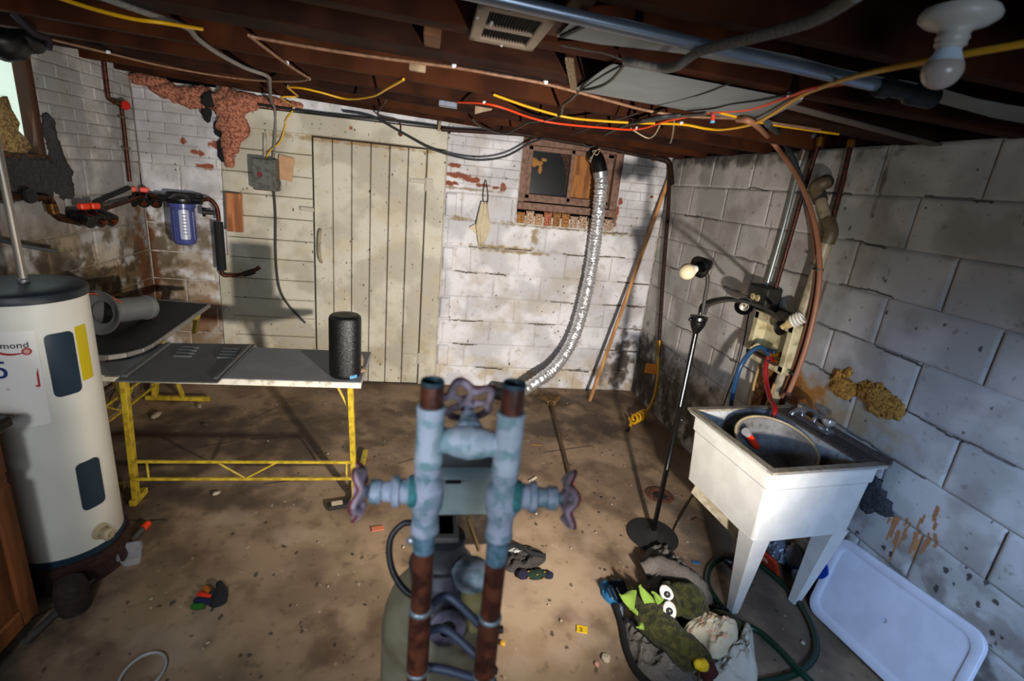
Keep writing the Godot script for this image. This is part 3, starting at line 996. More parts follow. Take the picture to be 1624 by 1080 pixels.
	for k in 22:  # under the sill
		var zk := 0.8 + k * 0.045
		foam_lumps(mb, [[Vector3(LX + 0.002, 1.53, zk), Vector3(0.036, 0.065, 0.06)]], k + 50, 0.5)
		foam_lumps(mb, [[Vector3(LX - 0.004, 1.46 + 0.02 * sin(k * 1.3), zk + 0.02), Vector3(0.032, 0.06, 0.055)]], k + 80, 0.6)
	part("mortar_patch", mb, M(Color(0.24, 0.23, 0.225), 0.95, 0, "fine", Vector3(10, 10, 10), 0.6, "bump"), get_node("wall_left"), "dark grey mortar daubed under and beside the window")

func ceiling() -> void:
	var c := struct("ceiling")
	var tilt := Basis(Vector3.BACK, -0.037)
	var mid := -1.93
	var wm := [M(Color(0.215, 0.1, 0.035), 0.75, 0, "wood", Vector3(0.7, 2.2, 2.2)), M(Color(0.17, 0.078, 0.03), 0.75, 0, "wood", Vector3(0.8, 2.6, 2.6)), M(Color(0.25, 0.12, 0.042), 0.75, 0, "wood", Vector3(0.6, 2.0, 2.0))]
	for q in wm: q.metallic_specular = 0.25
	# floor boards above
	for i in 42:
		var z := 0.0 + i * 0.14
		part("floor_board", MB.new().box(Vector3(mid, cy(mid) + 0.215, z), Vector3(4.3, 0.02, 0.136), tilt, 0.002), wm[i % 3], c)
	# joists, from the back wall towards the camera: [front face z, thickness]
	var js := [[0.17, 0.05], [0.5, 0.05], [0.87, 0.05], [1.22, 0.05], [1.63, 0.05], [2.25, 0.17], [2.57, 0.07], [2.97, 0.05], [3.37, 0.05], [3.77, 0.05], [4.17, 0.05], [4.57, 0.05], [4.97, 0.05], [5.37, 0.05]]
	for i in js.size():
		var q = js[i]
		part("joist", MB.new().box(Vector3(mid, cy(mid) + 0.1, q[0] - q[1] / 2), Vector3(4.0, 0.2, q[1]), tilt, 0.004), wm[(i * 2) % 3], c)
	# sill plate on the right wall, bridging pieces
	part("sill_plate", MB.new().box(Vector3(0.1, 2.1, 2.8), Vector3(0.16, 0.17, 5.8), Basis.IDENTITY, 0.004), wm[1], c)
	part("sill_plate", MB.new().box(Vector3(-3.98, 2.25, 2.8), Vector3(0.16, 0.17, 5.8), Basis.IDENTITY, 0.004), wm[1], c)
	part("sill_plate", MB.new().box(Vector3(-1.95, 2.22, -0.1), Vector3(4.0, 0.17, 0.14), tilt, 0.004), wm[1], c)
	for q in [[Vector3(-1.901, 2.074, 2.4), 2.33], [Vector3(-2.303, 2.089, 2.246), 2.77], [Vector3(-1.598, 2.063, 2.628), 2.77]]:
		var x: float = q[0].x
		part("blocking", MB.new().box(Vector3(x, cy(x) + 0.1, q[1]), Vector3(0.05, 0.19, 0.3 if q[1] > 2.5 else 0.15), tilt, 0.003), M(Color(0.36, 0.22, 0.1), 0.8, 0, "wood", Vector3(2, 2, 2)), c)
	# short wedge of pale timber by the junction box, and one under a joist
	part("wedge", MB.new().ext(PackedVector2Array([Vector2(0, 0), Vector2(0.11, 0), Vector2(0.09, 0.025), Vector2(0, 0.055)]), 0.03, Transform3D(Basis(Vector3.RIGHT, PI), Vector3(-1.671, 2.096, 1.061))), M(Color(0.6, 0.52, 0.42), 0.8, 0, "wood"), c, "pale wooden wedge")
	part("wedge", MB.new().box(Vector3(-1.955, 2.068, 1.974), Vector3(0.06, 0.025, 0.03), tilt, 0.003), M(Color(0.6, 0.52, 0.42), 0.8, 0, "wood"), c, "small pale wooden chock")

func cable(called: String, label: String, cat: String, pts: Array, r: float, m: Material, group := "", sub := 6, sides := 7) -> MeshInstance3D:
	return solo(called, label, cat, MB.new().tube(smooth(pts, sub), r, sides), m, group)

func clips(o: Node3D, at: Array, m: Material) -> void:
	for q in at:
		part("clip", MB.new().box(q + Vector3(0, 0.004, 0), Vector3(0.016, 0.014, 0.016), Basis.IDENTITY, 0.003), m, o)

func overhead() -> void:
	var white := M(Color(0.78, 0.78, 0.8), 0.6)
	var yellow := M(Color(0.8, 0.6, 0.05), 0.45)
	var black := M(Color(0.06, 0.06, 0.065), 0.6, 0, "fine")
	var beige := M(Color(0.52, 0.38, 0.28), 0.6, 0, "fine")
	var orange := M(Color(0.85, 0.24, 0.06), 0.5)
	var old := M(Color(0.27, 0.24, 0.21), 0.9, 0, "fine", Vector3(6, 6, 6))
	var galv := M(Color(0.5, 0.52, 0.52), 0.5, 0.45, "cloud", Vector3(1.5, 1.5, 1.5))
	# ---- ceiling lamp: porcelain holder with an unlit bulb
	var bx := Vector3(-1.031, 1.961, 3.192)
	var t := thing("ceiling_light", "unlit white bulb in a round porcelain ceiling holder near the camera", "light", bx + Vector3(0, 0.09, 0))
	part("holder", MB.new().lathe([Vector2(0, 0.05), Vector2(0.018, 0.05), Vector2(0.019, 0.058), Vector2(0.023, 0.06), Vector2(0.023, 0.066), Vector2(0.02, 0.068), Vector2(0.024, 0.074), Vector2(0.024, 0.08), Vector2(0.022, 0.084), Vector2(0.024, 0.094), Vector2(0.03, 0.1), Vector2(0.046, 0.108), Vector2(0.056, 0.12), Vector2(0.057, 0.13), Vector2(0.052, 0.143), Vector2(0, 0.143)], Transform3D(Basis.from_scale(Vector3(1, 0.64, 1)), bx), 32), M(Color(0.72, 0.71, 0.69), 0.4, 0, "cloud"), t)
	part("neck", MB.new().lathe([Vector2(0.0265, 0.014), Vector2(0.024, 0.024), Vector2(0.0205, 0.035), Vector2(0.0175, 0.046), Vector2(0.0165, 0.058), Vector2(0, 0.058)], Transform3D(Basis.from_scale(Vector3(1, 0.7, 1)), bx), 32), M(Color(0.72, 0.78, 0.86), 0.4), t)
	var dome := []
	for i in 13:
		var a := -PI / 2 + i * (PI / 2 + 0.45) / 12.0
		dome.append(Vector2(cos(a) * 0.0298, sin(a) * 0.0298))
	part("bulb", MB.new().lathe(dome, Transform3D(Basis.IDENTITY, bx), 32), M(Color(0.66, 0.62, 0.6), 0.25), t)
	# ---- return-air grille
	var gx := -1.72
	var gz := 2.665
	t = thing("ceiling_grille", "cream metal return-air grille with two fields of dark slats", "grille", Vector3(gx, cy(gx), gz))
	var tb := Basis(Vector3.BACK, -0.037)
	var gm := M(Color(0.56, 0.49, 0.42), 0.6, 0, "cloud")
	var mb := MB.new()
	var gc := Vector3(gx, cy(gx) - 0.008, gz)
	mb.box(gc + tb * Vector3(-0.073, 0, 0), Vector3(0.028, 0.014, 0.3), tb, 0.003)
	mb.box(gc + tb * Vector3(0.073, 0, 0), Vector3(0.028, 0.014, 0.3), tb, 0.003)
	mb.box(gc + tb * Vector3(0, 0, 0.133), Vector3(0.174, 0.014, 0.034), tb, 0.003)
	mb.box(gc + tb * Vector3(0, 0, -0.133), Vector3(0.174, 0.014, 0.034), tb, 0.003)
	mb.box(gc + tb * Vector3(0, -0.001, -0.012), Vector3(0.12, 0.012, 0.009), tb, 0.002)
	part("grille_frame", mb, gm, t)
	var sm := M(Color(0.13, 0.105, 0.085), 0.7)
	for q in [[-0.116, -0.018], [-0.006, 0.116]]:
		for i in 17:
			part("slat", MB.new().box(gc + tb * Vector3(-0.0575 + i * 0.0072, 0.004, (q[0] + q[1]) / 2), Vector3(0.0012, 0.014, q[1] - q[0]), tb * Basis(Vector3.BACK, 0.6)), sm, t)
	part("plenum", MB.new().box(gc + Vector3(0, 0.03, 0), Vector3(0.15, 0.02, 0.27), tb), M(Color(0.03, 0.028, 0.026), 1.0), t)
	part("damper_tab", MB.new().box(gc + tb * Vector3(-0.046, -0.004, 0.02), Vector3(0.008, 0.006, 0.03), tb, 0.002), M(Color(0.7, 0.7, 0.68), 0.4), t)
	for q in [Vector3(-0.082, -0.008, 0.06), Vector3(-0.02, -0.008, 0.145), Vector3(0.0, -0.008, -0.14)]:
		part("screw", MB.new().ball(gc + tb * q, Vector3(0.004, 0.003, 0.004), 8, 5), white, t)
	# ---- sheet-metal duct panning between the joists
	t = thing("sheet_metal_duct", "flat grey sheet-metal duct bottom with an open slanted end", "duct", Vector3(-1.0, cy(-1.0), 2.3))
	var rows := []
	for i in 9:
		var z := 2.075 + i * 0.056
		var row := []
		for j in 15:
			var f := j / 14.0
			var xl := -1.395 - 0.015 * i / 8.0
			var xr := -0.64 - 0.16 * i / 8.0
			row.append(Vector3(lerpf(xl, xr, f), cy(lerpf(xl, xr, f)) - 0.01 - 0.006 * sin(f * PI) * sin(i / 8.0 * PI), z))
		rows.append(row)
	part("bottom_sheet", MB.new().shell(rows, 0.002, Vector3.DOWN), galv, t)
	mb = MB.new()
	mb.hexa([Vector3(-1.53, cy(-1.53) - 0.01, 2.47), Vector3(-1.505, cy(-1.5) - 0.01, 2.47), Vector3(-1.385, cy(-1.39) - 0.012, 2.09), Vector3(-1.41, cy(-1.4) - 0.012, 2.09), Vector3(-1.53, cy(-1.53) - 0.001, 2.47), Vector3(-1.505, cy(-1.5) - 0.001, 2.47), Vector3(-1.385, cy(-1.39) - 0.001, 2.09), Vector3(-1.41, cy(-1.4) - 0.001, 2.09)])
	part("end_flange", mb, M(Color(0.5, 0.45, 0.36), 0.5, 0.3, "rust", Vector3(12, 12, 12)), t)
	mb = MB.new()
	mb.box(Vector3(-1.3, cy(-1.3) + 0.16, 2.375), Vector3(0.5, 0.006, 0.22))
	part("duct_lining", mb, M(Color(0.04, 0.045, 0.05), 0.3, 0.4, "fine"), t)
	mb = MB.new()
	mb.box(Vector3(-0.39, cy(-0.39) - 0.006, 2.33), Vector3(0.84, 0.008, 0.05), tb * Basis(Vector3.UP, 0.22), 0.002)
	part("edge_strip", mb, M(Color(0.4, 0.36, 0.33), 0.6, 0.2, "cloud"), t)
	# ---- round pipe and folded sheet next to the grille
	t = thing("metal_trunk_duct", "long galvanised duct with a bright rolled edge crossing the ceiling", "duct", Vector3(-1.2, cy(-1.2) - 0.03, 2.8))
	mb = MB.new()
	mb.tube([Vector3(-1.86, cy(-1.86) - 0.018, 2.885), Vector3(-1.2, cy(-1.2) - 0.018, 2.85), Vector3(-0.82, cy(-0.82) - 0.018, 2.825)], 0.014, 16)
	part("round_edge", mb, M(Color(0.62, 0.66, 0.72), 0.32, 0.75, "cloud", Vector3(2, 2, 2)), t)
	rows = []
	for i in 4:
		var row := []
		for j in 16:
			var f := j / 15.0
			var x := lerpf(-1.6, -0.03, f)
			var zf := 2.86 - 0.035 * f
			var zb := lerpf(2.655, 2.745, clampf(f * 3.0, 0, 1)) - 0.1 * maxf(0, f - 0.5)
			row.append(Vector3(x, cy(x) - 0.004 - 0.003 * sin(j * 1.7 + i), lerpf(zb, zf, i / 3.0)))
		rows.append(row)
	part("folded_sheet", MB.new().shell(rows, 0.002, Vector3.DOWN), galv, t)
	part("seam", MB.new().box(Vector3(-1.573, 2.054, 2.778), Vector3(0.012, 0.006, 0.2), tb * Basis(Vector3.UP, 0.2), 0.001), M(Color(0.12, 0.12, 0.12), 0.7), t)
	mb = MB.new()
	mb.tube([Vector3(-0.83, cy(-0.83) - 0.018, 2.83), Vector3(-0.8, cy(-0.8) - 0.018, 2.83), Vector3(-0.79, cy(-0.8) - 0.018, 2.83), Vector3(-0.74, cy(-0.74) - 0.018, 2.825), Vector3(-0.73, cy(-0.7) - 0.018, 2.825), Vector3(-0.66, cy(-0.66) - 0.018, 2.82)], [0.026, 0.026, 0.02, 0.02, 0.027, 0.027], 14)
	part("coupling", mb, M(Color(0.11, 0.12, 0.13), 0.4, 0.4, "fine"), t)
	t = thing("dark_bag", "dark blue-black bag with a purple strap hanging above the left window", "bag", Vector3(-3.6, 2.075, 1.339))
	mb = MB.new()
	foam_lumps(mb, [[Vector3(-3.6, 2.073, 1.346), Vector3(0.07, 0.045, 0.08)], [Vector3(-3.6, 2.038, 1.465), Vector3(0.08, 0.06, 0.09)]], 91, 0.2)
	part("bag", mb, M(Color(0.025, 0.028, 0.04), 0.5), t)
	part("strap", MB.new().tube(smooth([Vector3(-3.55, 2.157, 1.461), Vector3(-3.52, 2.101, 1.413), Vector3(-3.5, 2.093, 1.36), Vector3(-3.5, 2.053, 1.37)], 5), 0.014, 8), M(Color(0.1, 0.04, 0.09), 0.8), t, "purple strap")
	# ---- junction box
	var jb := Vector3(-1.815, 2.081, 1.044)
	t = thing("junction_box", "galvanised steel junction box with knock-outs nailed under a joist", "electrical box", jb)
	var jr := tb * Basis(Vector3.UP, -0.08)
	part("box", MB.new().box(jb, Vector3(0.098, 0.045, 0.06), jr, 0.003), M(Color(0.55, 0.57, 0.62), 0.35, 0.6, "cloud", Vector3(8, 8, 8)), t)
	for i in 3:
		part("knockout", MB.new().lathe([Vector2(0.0, 0.0025), Vector2(0.009, 0.0025), Vector2(0.0105, 0.0), Vector2(0.011, -0.001)], axis(jb + jr * Vector3(-0.03 + i * 0.029, 0.006, 0.03), jr * Vector3(0, 0, 1)), 14), M(Color(0.66, 0.68, 0.74), 0.35, 0.6), t)
	part("hanger_strap", MB.new().box(jb + Vector3(0.02, 0.02, -0.045), Vector3(0.035, 0.03, 0.05), jr, 0.003), M(Color(0.08, 0.06, 0.05), 0.8), t)
	# ---- cables
	var c := cable("beige_cable", "long beige cable stapled in a zigzag under the dark joists", "cable", [Vector3(-3.635, 2.126, 1.151), Vector3(-3.482, 2.121, 0.973), Vector3(-3.328, 2.115, 0.82), Vector3(-3.1, 2.105, 0.782), Vector3(-2.857, 2.096, 0.85), Vector3(-2.599, 2.088, 1.059), Vector3(-2.486, 2.086, 1.23), Vector3(-2.485, 2.086, 1.314), Vector3(-2.5, 2.086, 1.571), Vector3(-2.504, 2.087, 1.992), Vector3(-2.484, 2.086, 2.007), Vector3(-2.296, 2.077, 2.022), Vector3(-2.084, 2.067, 2.064), Vector3(-1.829, 2.062, 2.099), Vector3(-1.679, 2.052, 2.127), Vector3(-1.506, 2.05, 2.1), Vector3(-1.257, 2.037, 2.03), Vector3(-1.053, 2.027, 1.971), Vector3(-0.885, 2.021, 2.015), Vector3(-0.739, 2.019, 2.128), Vector3(-0.593, 2.014, 2.149), Vector3(-0.437, 2.01, 2.159)], 0.006, beige)
	clips(c, [Vector3(-3.472, 2.12, 0.981), Vector3(-2.491, 2.086, 1.208), Vector3(-2.5, 2.086, 1.571), Vector3(-2.505, 2.087, 1.983), Vector3(-1.829, 2.062, 2.099), Vector3(-1.506, 2.05, 2.1), Vector3(-0.742, 2.019, 2.124)], white)
	c = cable("grey_cable", "thick grey cable running from the ceiling down into the fuse box", "cable", [Vector3(-2.8, 2.078, 2.312), Vector3(-2.736, 2.075, 2.209), Vector3(-2.692, 2.084, 2.032), Vector3(-2.724, 2.085, 1.871), Vector3(-2.751, 2.086, 1.613), Vector3(-2.74, 2.085, 1.316), Vector3(-2.694, 2.084, 1.155), Vector3(-2.768, 2.081, 0.853), Vector3(-2.93, 2.06, 0.25), Vector3(-2.968, 2.023, 0.03), Vector3(-2.976, 1.86, 0.025), Vector3(-2.996, 1.678, 0.025)], 0.0095, M(Color(0.5, 0.475, 0.44), 0.85, 0, "fine", Vector3(6, 6, 6)))
	cable("grey_cable", "grey cable hanging from the underside of the fuse box", "cable", [Vector3(-2.999, 1.497, 0.025), Vector3(-2.994, 1.32, 0.025), Vector3(-3.003, 1.09, 0.025), Vector3(-3, 0.901, 0.03), Vector3(-2.978, 0.748, 0.035), Vector3(-2.915, 0.627, 0.03), Vector3(-2.811, 0.5, 0.012)], 0.008, M(Color(0.2, 0.2, 0.2), 0.7, 0, "fine"))
	cable("yellow_cable", "yellow cable sagging between joists at the upper left", "cable", [Vector3(-2.997, 2.095, 2.145), Vector3(-2.88, 2.071, 2.17), Vector3(-2.774, 2.057, 2.186), Vector3(-2.69, 2.059, 2.178), Vector3(-2.65, 2.087, 2.018)], 0.006, yellow)
	c = cable("yellow_cable", "yellow cable looping under the joists above the plank door", "cable", [Vector3(-2.696, 2.094, 0.764), Vector3(-2.604, 2.088, 0.833), Vector3(-2.503, 2.077, 0.845), Vector3(-2.371, 2.062, 0.833), Vector3(-2.203, 2.056, 1.127), Vector3(-2.102, 2.062, 1.429), Vector3(-2.021, 2.075, 1.638)], 0.006, yellow)
	c = cable("yellow_cable", "yellow cable dropping down the boards into the fuse box", "cable", [Vector3(-2.699, 2.092, 0.753), Vector3(-2.712, 2.089, 0.573), Vector3(-2.738, 2.09, 0.388), Vector3(-2.83, 2.07, 0.4), Vector3(-2.842, 2.057, 0.04), Vector3(-2.892, 1.979, 0.03), Vector3(-2.912, 1.908, 0.025), Vector3(-2.944, 1.822, 0.025), Vector3(-3.014, 1.752, 0.025), Vector3(-3.046, 1.681, 0.025)], 0.006, yellow)
	clips(c, [Vector3(-2.695, 2.092, 0.758), Vector3(-2.843, 2.049, 0.035), Vector3(-2.902, 1.954, 0.025)], white)
	c = cable("yellow_cable", "long yellow cable crossing the ceiling toward the bare bulb", "cable", [Vector3(-1.64, 2.061, 1.645), Vector3(-1.464, 2.038, 1.581), Vector3(-1.274, 2.021, 1.542), Vector3(-1.115, 2.015, 1.621), Vector3(-0.988, 2.016, 1.686), Vector3(-0.84, 2.015, 1.82), Vector3(-0.754, 2.002, 1.883), Vector3(-0.721, 1.996, 1.977), Vector3(-0.729, 2.001, 2.199), Vector3(-0.859, 2.016, 2.573), Vector3(-0.902, 2.017, 2.71), Vector3(-0.997, 1.996, 2.974), Vector3(-1.003, 1.991, 3.139), Vector3(-0.984, 1.99, 3.289)], 0.006, yellow)
	clips(c, [Vector3(-0.84, 2.015, 1.82), Vector3(-0.857, 2.016, 2.587)], white)
	cable("yellow_cable", "yellow cable dipping along the top of the right wall", "cable", [Vector3(-0.862, 2.021, 2.168), Vector3(-0.659, 2.016, 2.113), Vector3(-0.51, 2.013, 2.111), Vector3(-0.312, 2.012, 2.109)], 0.005, yellow)
	c = cable("orange_cable", "orange cable leaving the junction box along the ceiling", "cable", [Vector3(-1.769, 2.069, 1.209), Vector3(-1.653, 2.055, 1.389), Vector3(-1.556, 2.042, 1.41), Vector3(-1.415, 2.026, 1.327), Vector3(-1.28, 2.016, 1.311), Vector3(-1.078, 2.009, 1.419), Vector3(-0.938, 2.004, 1.569), Vector3(-0.917, 2.018, 1.859), Vector3(-0.871, 2.026, 2.129), Vector3(-0.828, 2.023, 2.302), Vector3(-0.871, 2.024, 2.561), Vector3(-0.912, 2.018, 2.71), Vector3(-0.888, 2.017, 2.84)], 0.0055, orange)
	clips(c, [Vector3(-1.653, 2.055, 1.389), Vector3(-0.938, 2.004, 1.569), Vector3(-0.867, 2.026, 2.135), Vector3(-0.871, 2.024, 2.561)], white)
	cable("flexible_conduit", "thick grey flexible conduit swooping under the ceiling ducts", "conduit", [Vector3(-1.314, 2.003, 3.301), Vector3(-1.295, 2.002, 3.191), Vector3(-1.298, 2.012, 3.041), Vector3(-1.322, 2.018, 2.89), Vector3(-1.329, 2.013, 2.841), Vector3(-1.334, 2.003, 2.793), Vector3(-1.335, 2.013, 2.706), Vector3(-1.386, 2.025, 2.661), Vector3(-1.404, 2.036, 2.623)], 0.0105, M(Color(0.46, 0.44, 0.42), 0.85, 0, "fine", Vector3(6, 6, 6)), "", 8, 10)
	cable("string", "loose dusty string draped from the duct to the grille", "string", [Vector3(-1.404, 2.036, 2.623), Vector3(-1.459, 2.048, 2.616), Vector3(-1.506, 2.052, 2.603), Vector3(-1.571, 2.058, 2.588)], 0.0025, old)
	cable("black_cable", "black cable sagging in front of the plank door and window head", "cable", [Vector3(-2.52, 2.07, 0.03), Vector3(-2.319, 2.056, 0.03), Vector3(-2.096, 1.966, 0.05), Vector3(-1.868, 1.877, 0.08), Vector3(-1.591, 1.84, 0.1), Vector3(-1.36, 1.885, 0.1), Vector3(-1.155, 2.009, 0.08), Vector3(-0.944, 2.08, 0.07), Vector3(-0.826, 2.056, 0.1), Vector3(-0.722, 2.018, 0.1), Vector3(-0.623, 2.076, 0.12), Vector3(-0.533, 2.168, 0.2), Vector3(-1.018, 2.012, 1.832), Vector3(-0.947, 2.019, 2.031)], 0.008, M(Color(0.15, 0.16, 0.18), 0.6, 0, "fine"), "", 8)
	cable("header_gap_rod", "thin black rod drawn in for the shaded gap along the top of the door header", "pipe", [Vector3(-3.073, 2.047, 0.03), Vector3(-2.619, 2.039, 0.03), Vector3(-2.188, 2.046, 0.03), Vector3(-1.807, 2.037, 0.03), Vector3(-1.773, 2.002, 0.03)], 0.009, black)  # black rod stands in for the dark gap above the header, no pipe
	cable("old_cable", "frayed old dark cable hanging from the duct over the window", "cable", [Vector3(-1.379, 2.045, 2.096), Vector3(-1.369, 2.035, 1.942), Vector3(-1.359, 2.034, 1.784), Vector3(-1.32, 2.023, 1.58), Vector3(-1.336, 2.023, 1.295), Vector3(-1.375, 2.03, 1.075), Vector3(-1.38, 2.025, 0.721), Vector3(-1.408, 2.026, 0.253), Vector3(-1.562, 2.042, 0.358), Vector3(-1.647, 2.055, 0.621)], 0.006, old)
	cable("black_wire", "black wire pulled straight under the open duct end", "wire", [Vector3(-1.397, 2.036, 2.597), Vector3(-1.407, 2.031, 2.444), Vector3(-1.385, 2.04, 2.138)], 0.003, black)
	cable("black_wire", "black wire sagging under the open duct end", "wire", [Vector3(-1.394, 2.036, 2.592), Vector3(-1.404, 2.006, 2.519), Vector3(-1.407, 2.006, 2.395), Vector3(-1.382, 2.04, 2.127)], 0.0045, old)
	cable("black_wire", "thin black wire crossing the middle of the sheet-metal duct", "wire", [Vector3(-1.071, 2.032, 2.069), Vector3(-1.07, 2.028, 2.273), Vector3(-1.066, 2.027, 2.432), Vector3(-1.071, 2.032, 2.572)], 0.002, black)
	cable("black_wire", "black wire beside the orange cable near the duct end", "wire", [Vector3(-0.969, 2.02, 2.125), Vector3(-0.93, 2.02, 2.235), Vector3(-0.925, 2.022, 2.344), Vector3(-0.895, 2.023, 2.469), Vector3(-0.885, 2.025, 2.594)], 0.003, black)
	cable("white_wire", "loose white wire end drooping below the tangled cables", "wire", [Vector3(-0.959, 2.009, 1.538), Vector3(-0.904, 1.987, 1.533), Vector3(-0.857, 1.976, 1.528), Vector3(-0.856, 1.986, 1.594), Vector3(-0.887, 2.012, 1.706)], 0.0035, M(Color(0.62, 0.56, 0.45), 0.7))
	cable("string", "knotted end of string dangling near the right corner", "string", [Vector3(-0.882, 2.027, 1.835), Vector3(-0.824, 2.004, 1.719), Vector3(-0.755, 1.987, 1.57), Vector3(-0.697, 1.975, 1.434)], 0.004, M(Color(0.5, 0.43, 0.33), 0.9))
	cable("tangled_wire", "dark tangle of old wires under the joists by the window", "wire", [Vector3(-0.924, 2.018, 1.06), Vector3(-1.008, 2.011, 1.584), Vector3(-1.011, 2.006, 1.817), Vector3(-0.98, 2.01, 1.966), Vector3(-0.918, 2.018, 2.052), Vector3(-0.901, 2.017, 2.14)], 0.007, old)
	cable("tangled_wire", "thin grey tangle of wire above the window head", "wire", [Vector3(-1.046, 2.023, 0.752), Vector3(-1.082, 2.014, 1.153), Vector3(-1.101, 2.015, 1.489), Vector3(-1.069, 2.024, 1.699), Vector3(-1.049, 2.033, 1.83)], 0.003, old)
	var pc := Vector3(-0.872, 2.016, 2.14)
	t = thing("push_connector", "small red and blue cable connector hanging from the orange cable", "connector", pc)
	part("red_body", MB.new().tube([pc, pc + Vector3(0.002, -0.02, 0)], 0.008, 8), M(Color(0.75, 0.18, 0.08), 0.5), t)
	part("blue_end", MB.new().tube([pc + Vector3(0.002, -0.02, 0), pc + Vector3(0.003, -0.028, 0)], 0.009, 8), M(Color(0.35, 0.6, 0.75), 0.5), t)
	# ---- pink insulation stuffed over the top of the back wall on the left
	mb = MB.new()
	foam_lumps(mb, [[Vector3(-3.76, 2.12, 0.0), Vector3(0.12, 0.04, 0.04)], [Vector3(-3.62, 2.06, 0.0), Vector3(0.12, 0.055, 0.05)], [Vector3(-3.5, 2.04, 0.01), Vector3(0.1, 0.07, 0.055)], [Vector3(-3.43, 2.05, 0.02), Vector3(0.09, 0.075, 0.06)], [Vector3(-3.26, 2.02, 0.02), Vector3(0.12, 0.1, 0.07)], [Vector3(-3.18, 2.06, 0.0), Vector3(0.12, 0.06, 0.06)], [Vector3(-3.25, 1.91, 0.02), Vector3(0.1, 0.1, 0.055)], [Vector3(-3.27, 1.8, 0.015), Vector3(0.07, 0.1, 0.045)], [Vector3(-3.29, 1.7, 0.01), Vector3(0.04, 0.09, 0.035)], [Vector3(-3.0, 2.075, -0.02), Vector3(0.14, 0.045, 0.05)], [Vector3(-2.87, 2.075, -0.02), Vector3(0.08, 0.04, 0.04)]], 4, 0.45, 0.11)
	solo("pink_insulation", "torn pink fibre insulation hanging over the top of the brick wall", "insulation", mb, M(Color(0.72, 0.5, 0.42), 1.0, 0, "rust", Vector3(6, 6, 6), 0.5, "bump"))
	mb = MB.new()
	foam_lumps(mb, [[Vector3(-3.379, 2.039, 0.06), Vector3(0.04, 0.05, 0.04)], [Vector3(-3.405, 1.961, 0.03), Vector3(0.03, 0.06, 0.03)], [Vector3(-3.348, 1.862, 0.01), Vector3(0.03, 0.05, 0.02)], [Vector3(-3.342, 1.719, 0.01), Vector3(0.022, 0.07, 0.02)]], 14, 0.5)
	solo("black_foam", "blackened lump of insulation in the gap beside the pink batts", "insulation", mb, M(Color(0.07, 0.065, 0.06), 1.0))
	mb = MB.new()
	foam_lumps(mb, [[Vector3(-0.566, 2.039, 0), Vector3(0.14, 0.025, 0.03)], [Vector3(-0.149, 2.05, 0), Vector3(0.06, 0.03, 0.03)], [Vector3(-0.028, 2.034, 0), Vector3(0.08, 0.02, 0.03)], [Vector3(-0.166, 2.01, 0.02), Vector3(0.025, 0.04, 0.02)]], 24, 0.4)
	solo("orange_insulation", "scraps of orange insulation above the small window by the corner", "insulation", mb, M(Color(0.6, 0.34, 0.24), 1.0, 0, "grime", Vector3(5, 5, 5)))

func sheet(w: float, h: float, r: float, th: float, nu := 12, nv := 20) -> MB:   # flat rounded plate in the xy plane, for bend()
	var mb := MB.new()
	var rows := []
	for i in nv + 1:
		var f := 0.5 - 0.5 * cos(PI * i / nv)
		var y := -h / 2 + h * f
		var dy := maxf(0.0, absf(y) - (h / 2 - r))
		var hw := w / 2 - r + sqrt(maxf(r * r - dy * dy, 0.0))
		var row := []
		for j in nu + 1: row.append(Vector3(lerpf(-hw, hw, float(j) / nu), y, th))
		rows.append(row)
	return mb.shell(rows, th, Vector3.BACK)

func manifold(called: String, label: String, at: Vector3, dir: Vector3, out: Vector3) -> void:
	# a row of black push-fit valves along dir; bodies point out; an orange lever on each
	var t := thing(called, label, "valve manifold", at, "push-fit valve manifolds")
	var blk := M(Color(0.035, 0.035, 0.04), 0.35)
	var org_m := M(Color(0.85, 0.2, 0.05), 0.5)
	var cop := M(Color(0.5, 0.25, 0.13), 0.4, 0.7, "copper", Vector3(8, 8, 8))
	part("manifold_bar", MB.new().tube([at - dir * 0.1, at + dir * 0.1], 0.034, 12), blk, t)
	for i in 3:
		var c := at + dir * (-0.068 + i * 0.068)
		var mb := MB.new()
		mb.tube([c - Vector3(0, 0.02, 0), c + out * 0.035 - Vector3(0, 0.01, 0), c + out * 0.036 - Vector3(0, 0.01, 0), c + out * 0.06 - Vector3(0, 0.022, 0), c + out * 0.061 - Vector3(0, 0.022, 0), c + out * 0.085 - Vector3(0, 0.032, 0)], [0.042, 0.042, 0.033, 0.033, 0.038, 0.038], 14)
		part("valve_body", mb, blk, t)
		if i > 0: part("copper_stub", MB.new().tube([c + out * 0.084 - Vector3(0, 0.032, 0), c + out * 0.1 - Vector3(0, 0.039, 0)], 0.017, 12), cop, t)
		if i < 2:
			part("lever", MB.new().box(c + dir * 0.01 + Vector3(0, 0.05, 0) + out * 0.035, Vector3(0.052, 0.034, 0.036), Basis(dir, Vector3.UP, dir.cross(Vector3.UP)), 0.006), org_m, t, "orange lever")

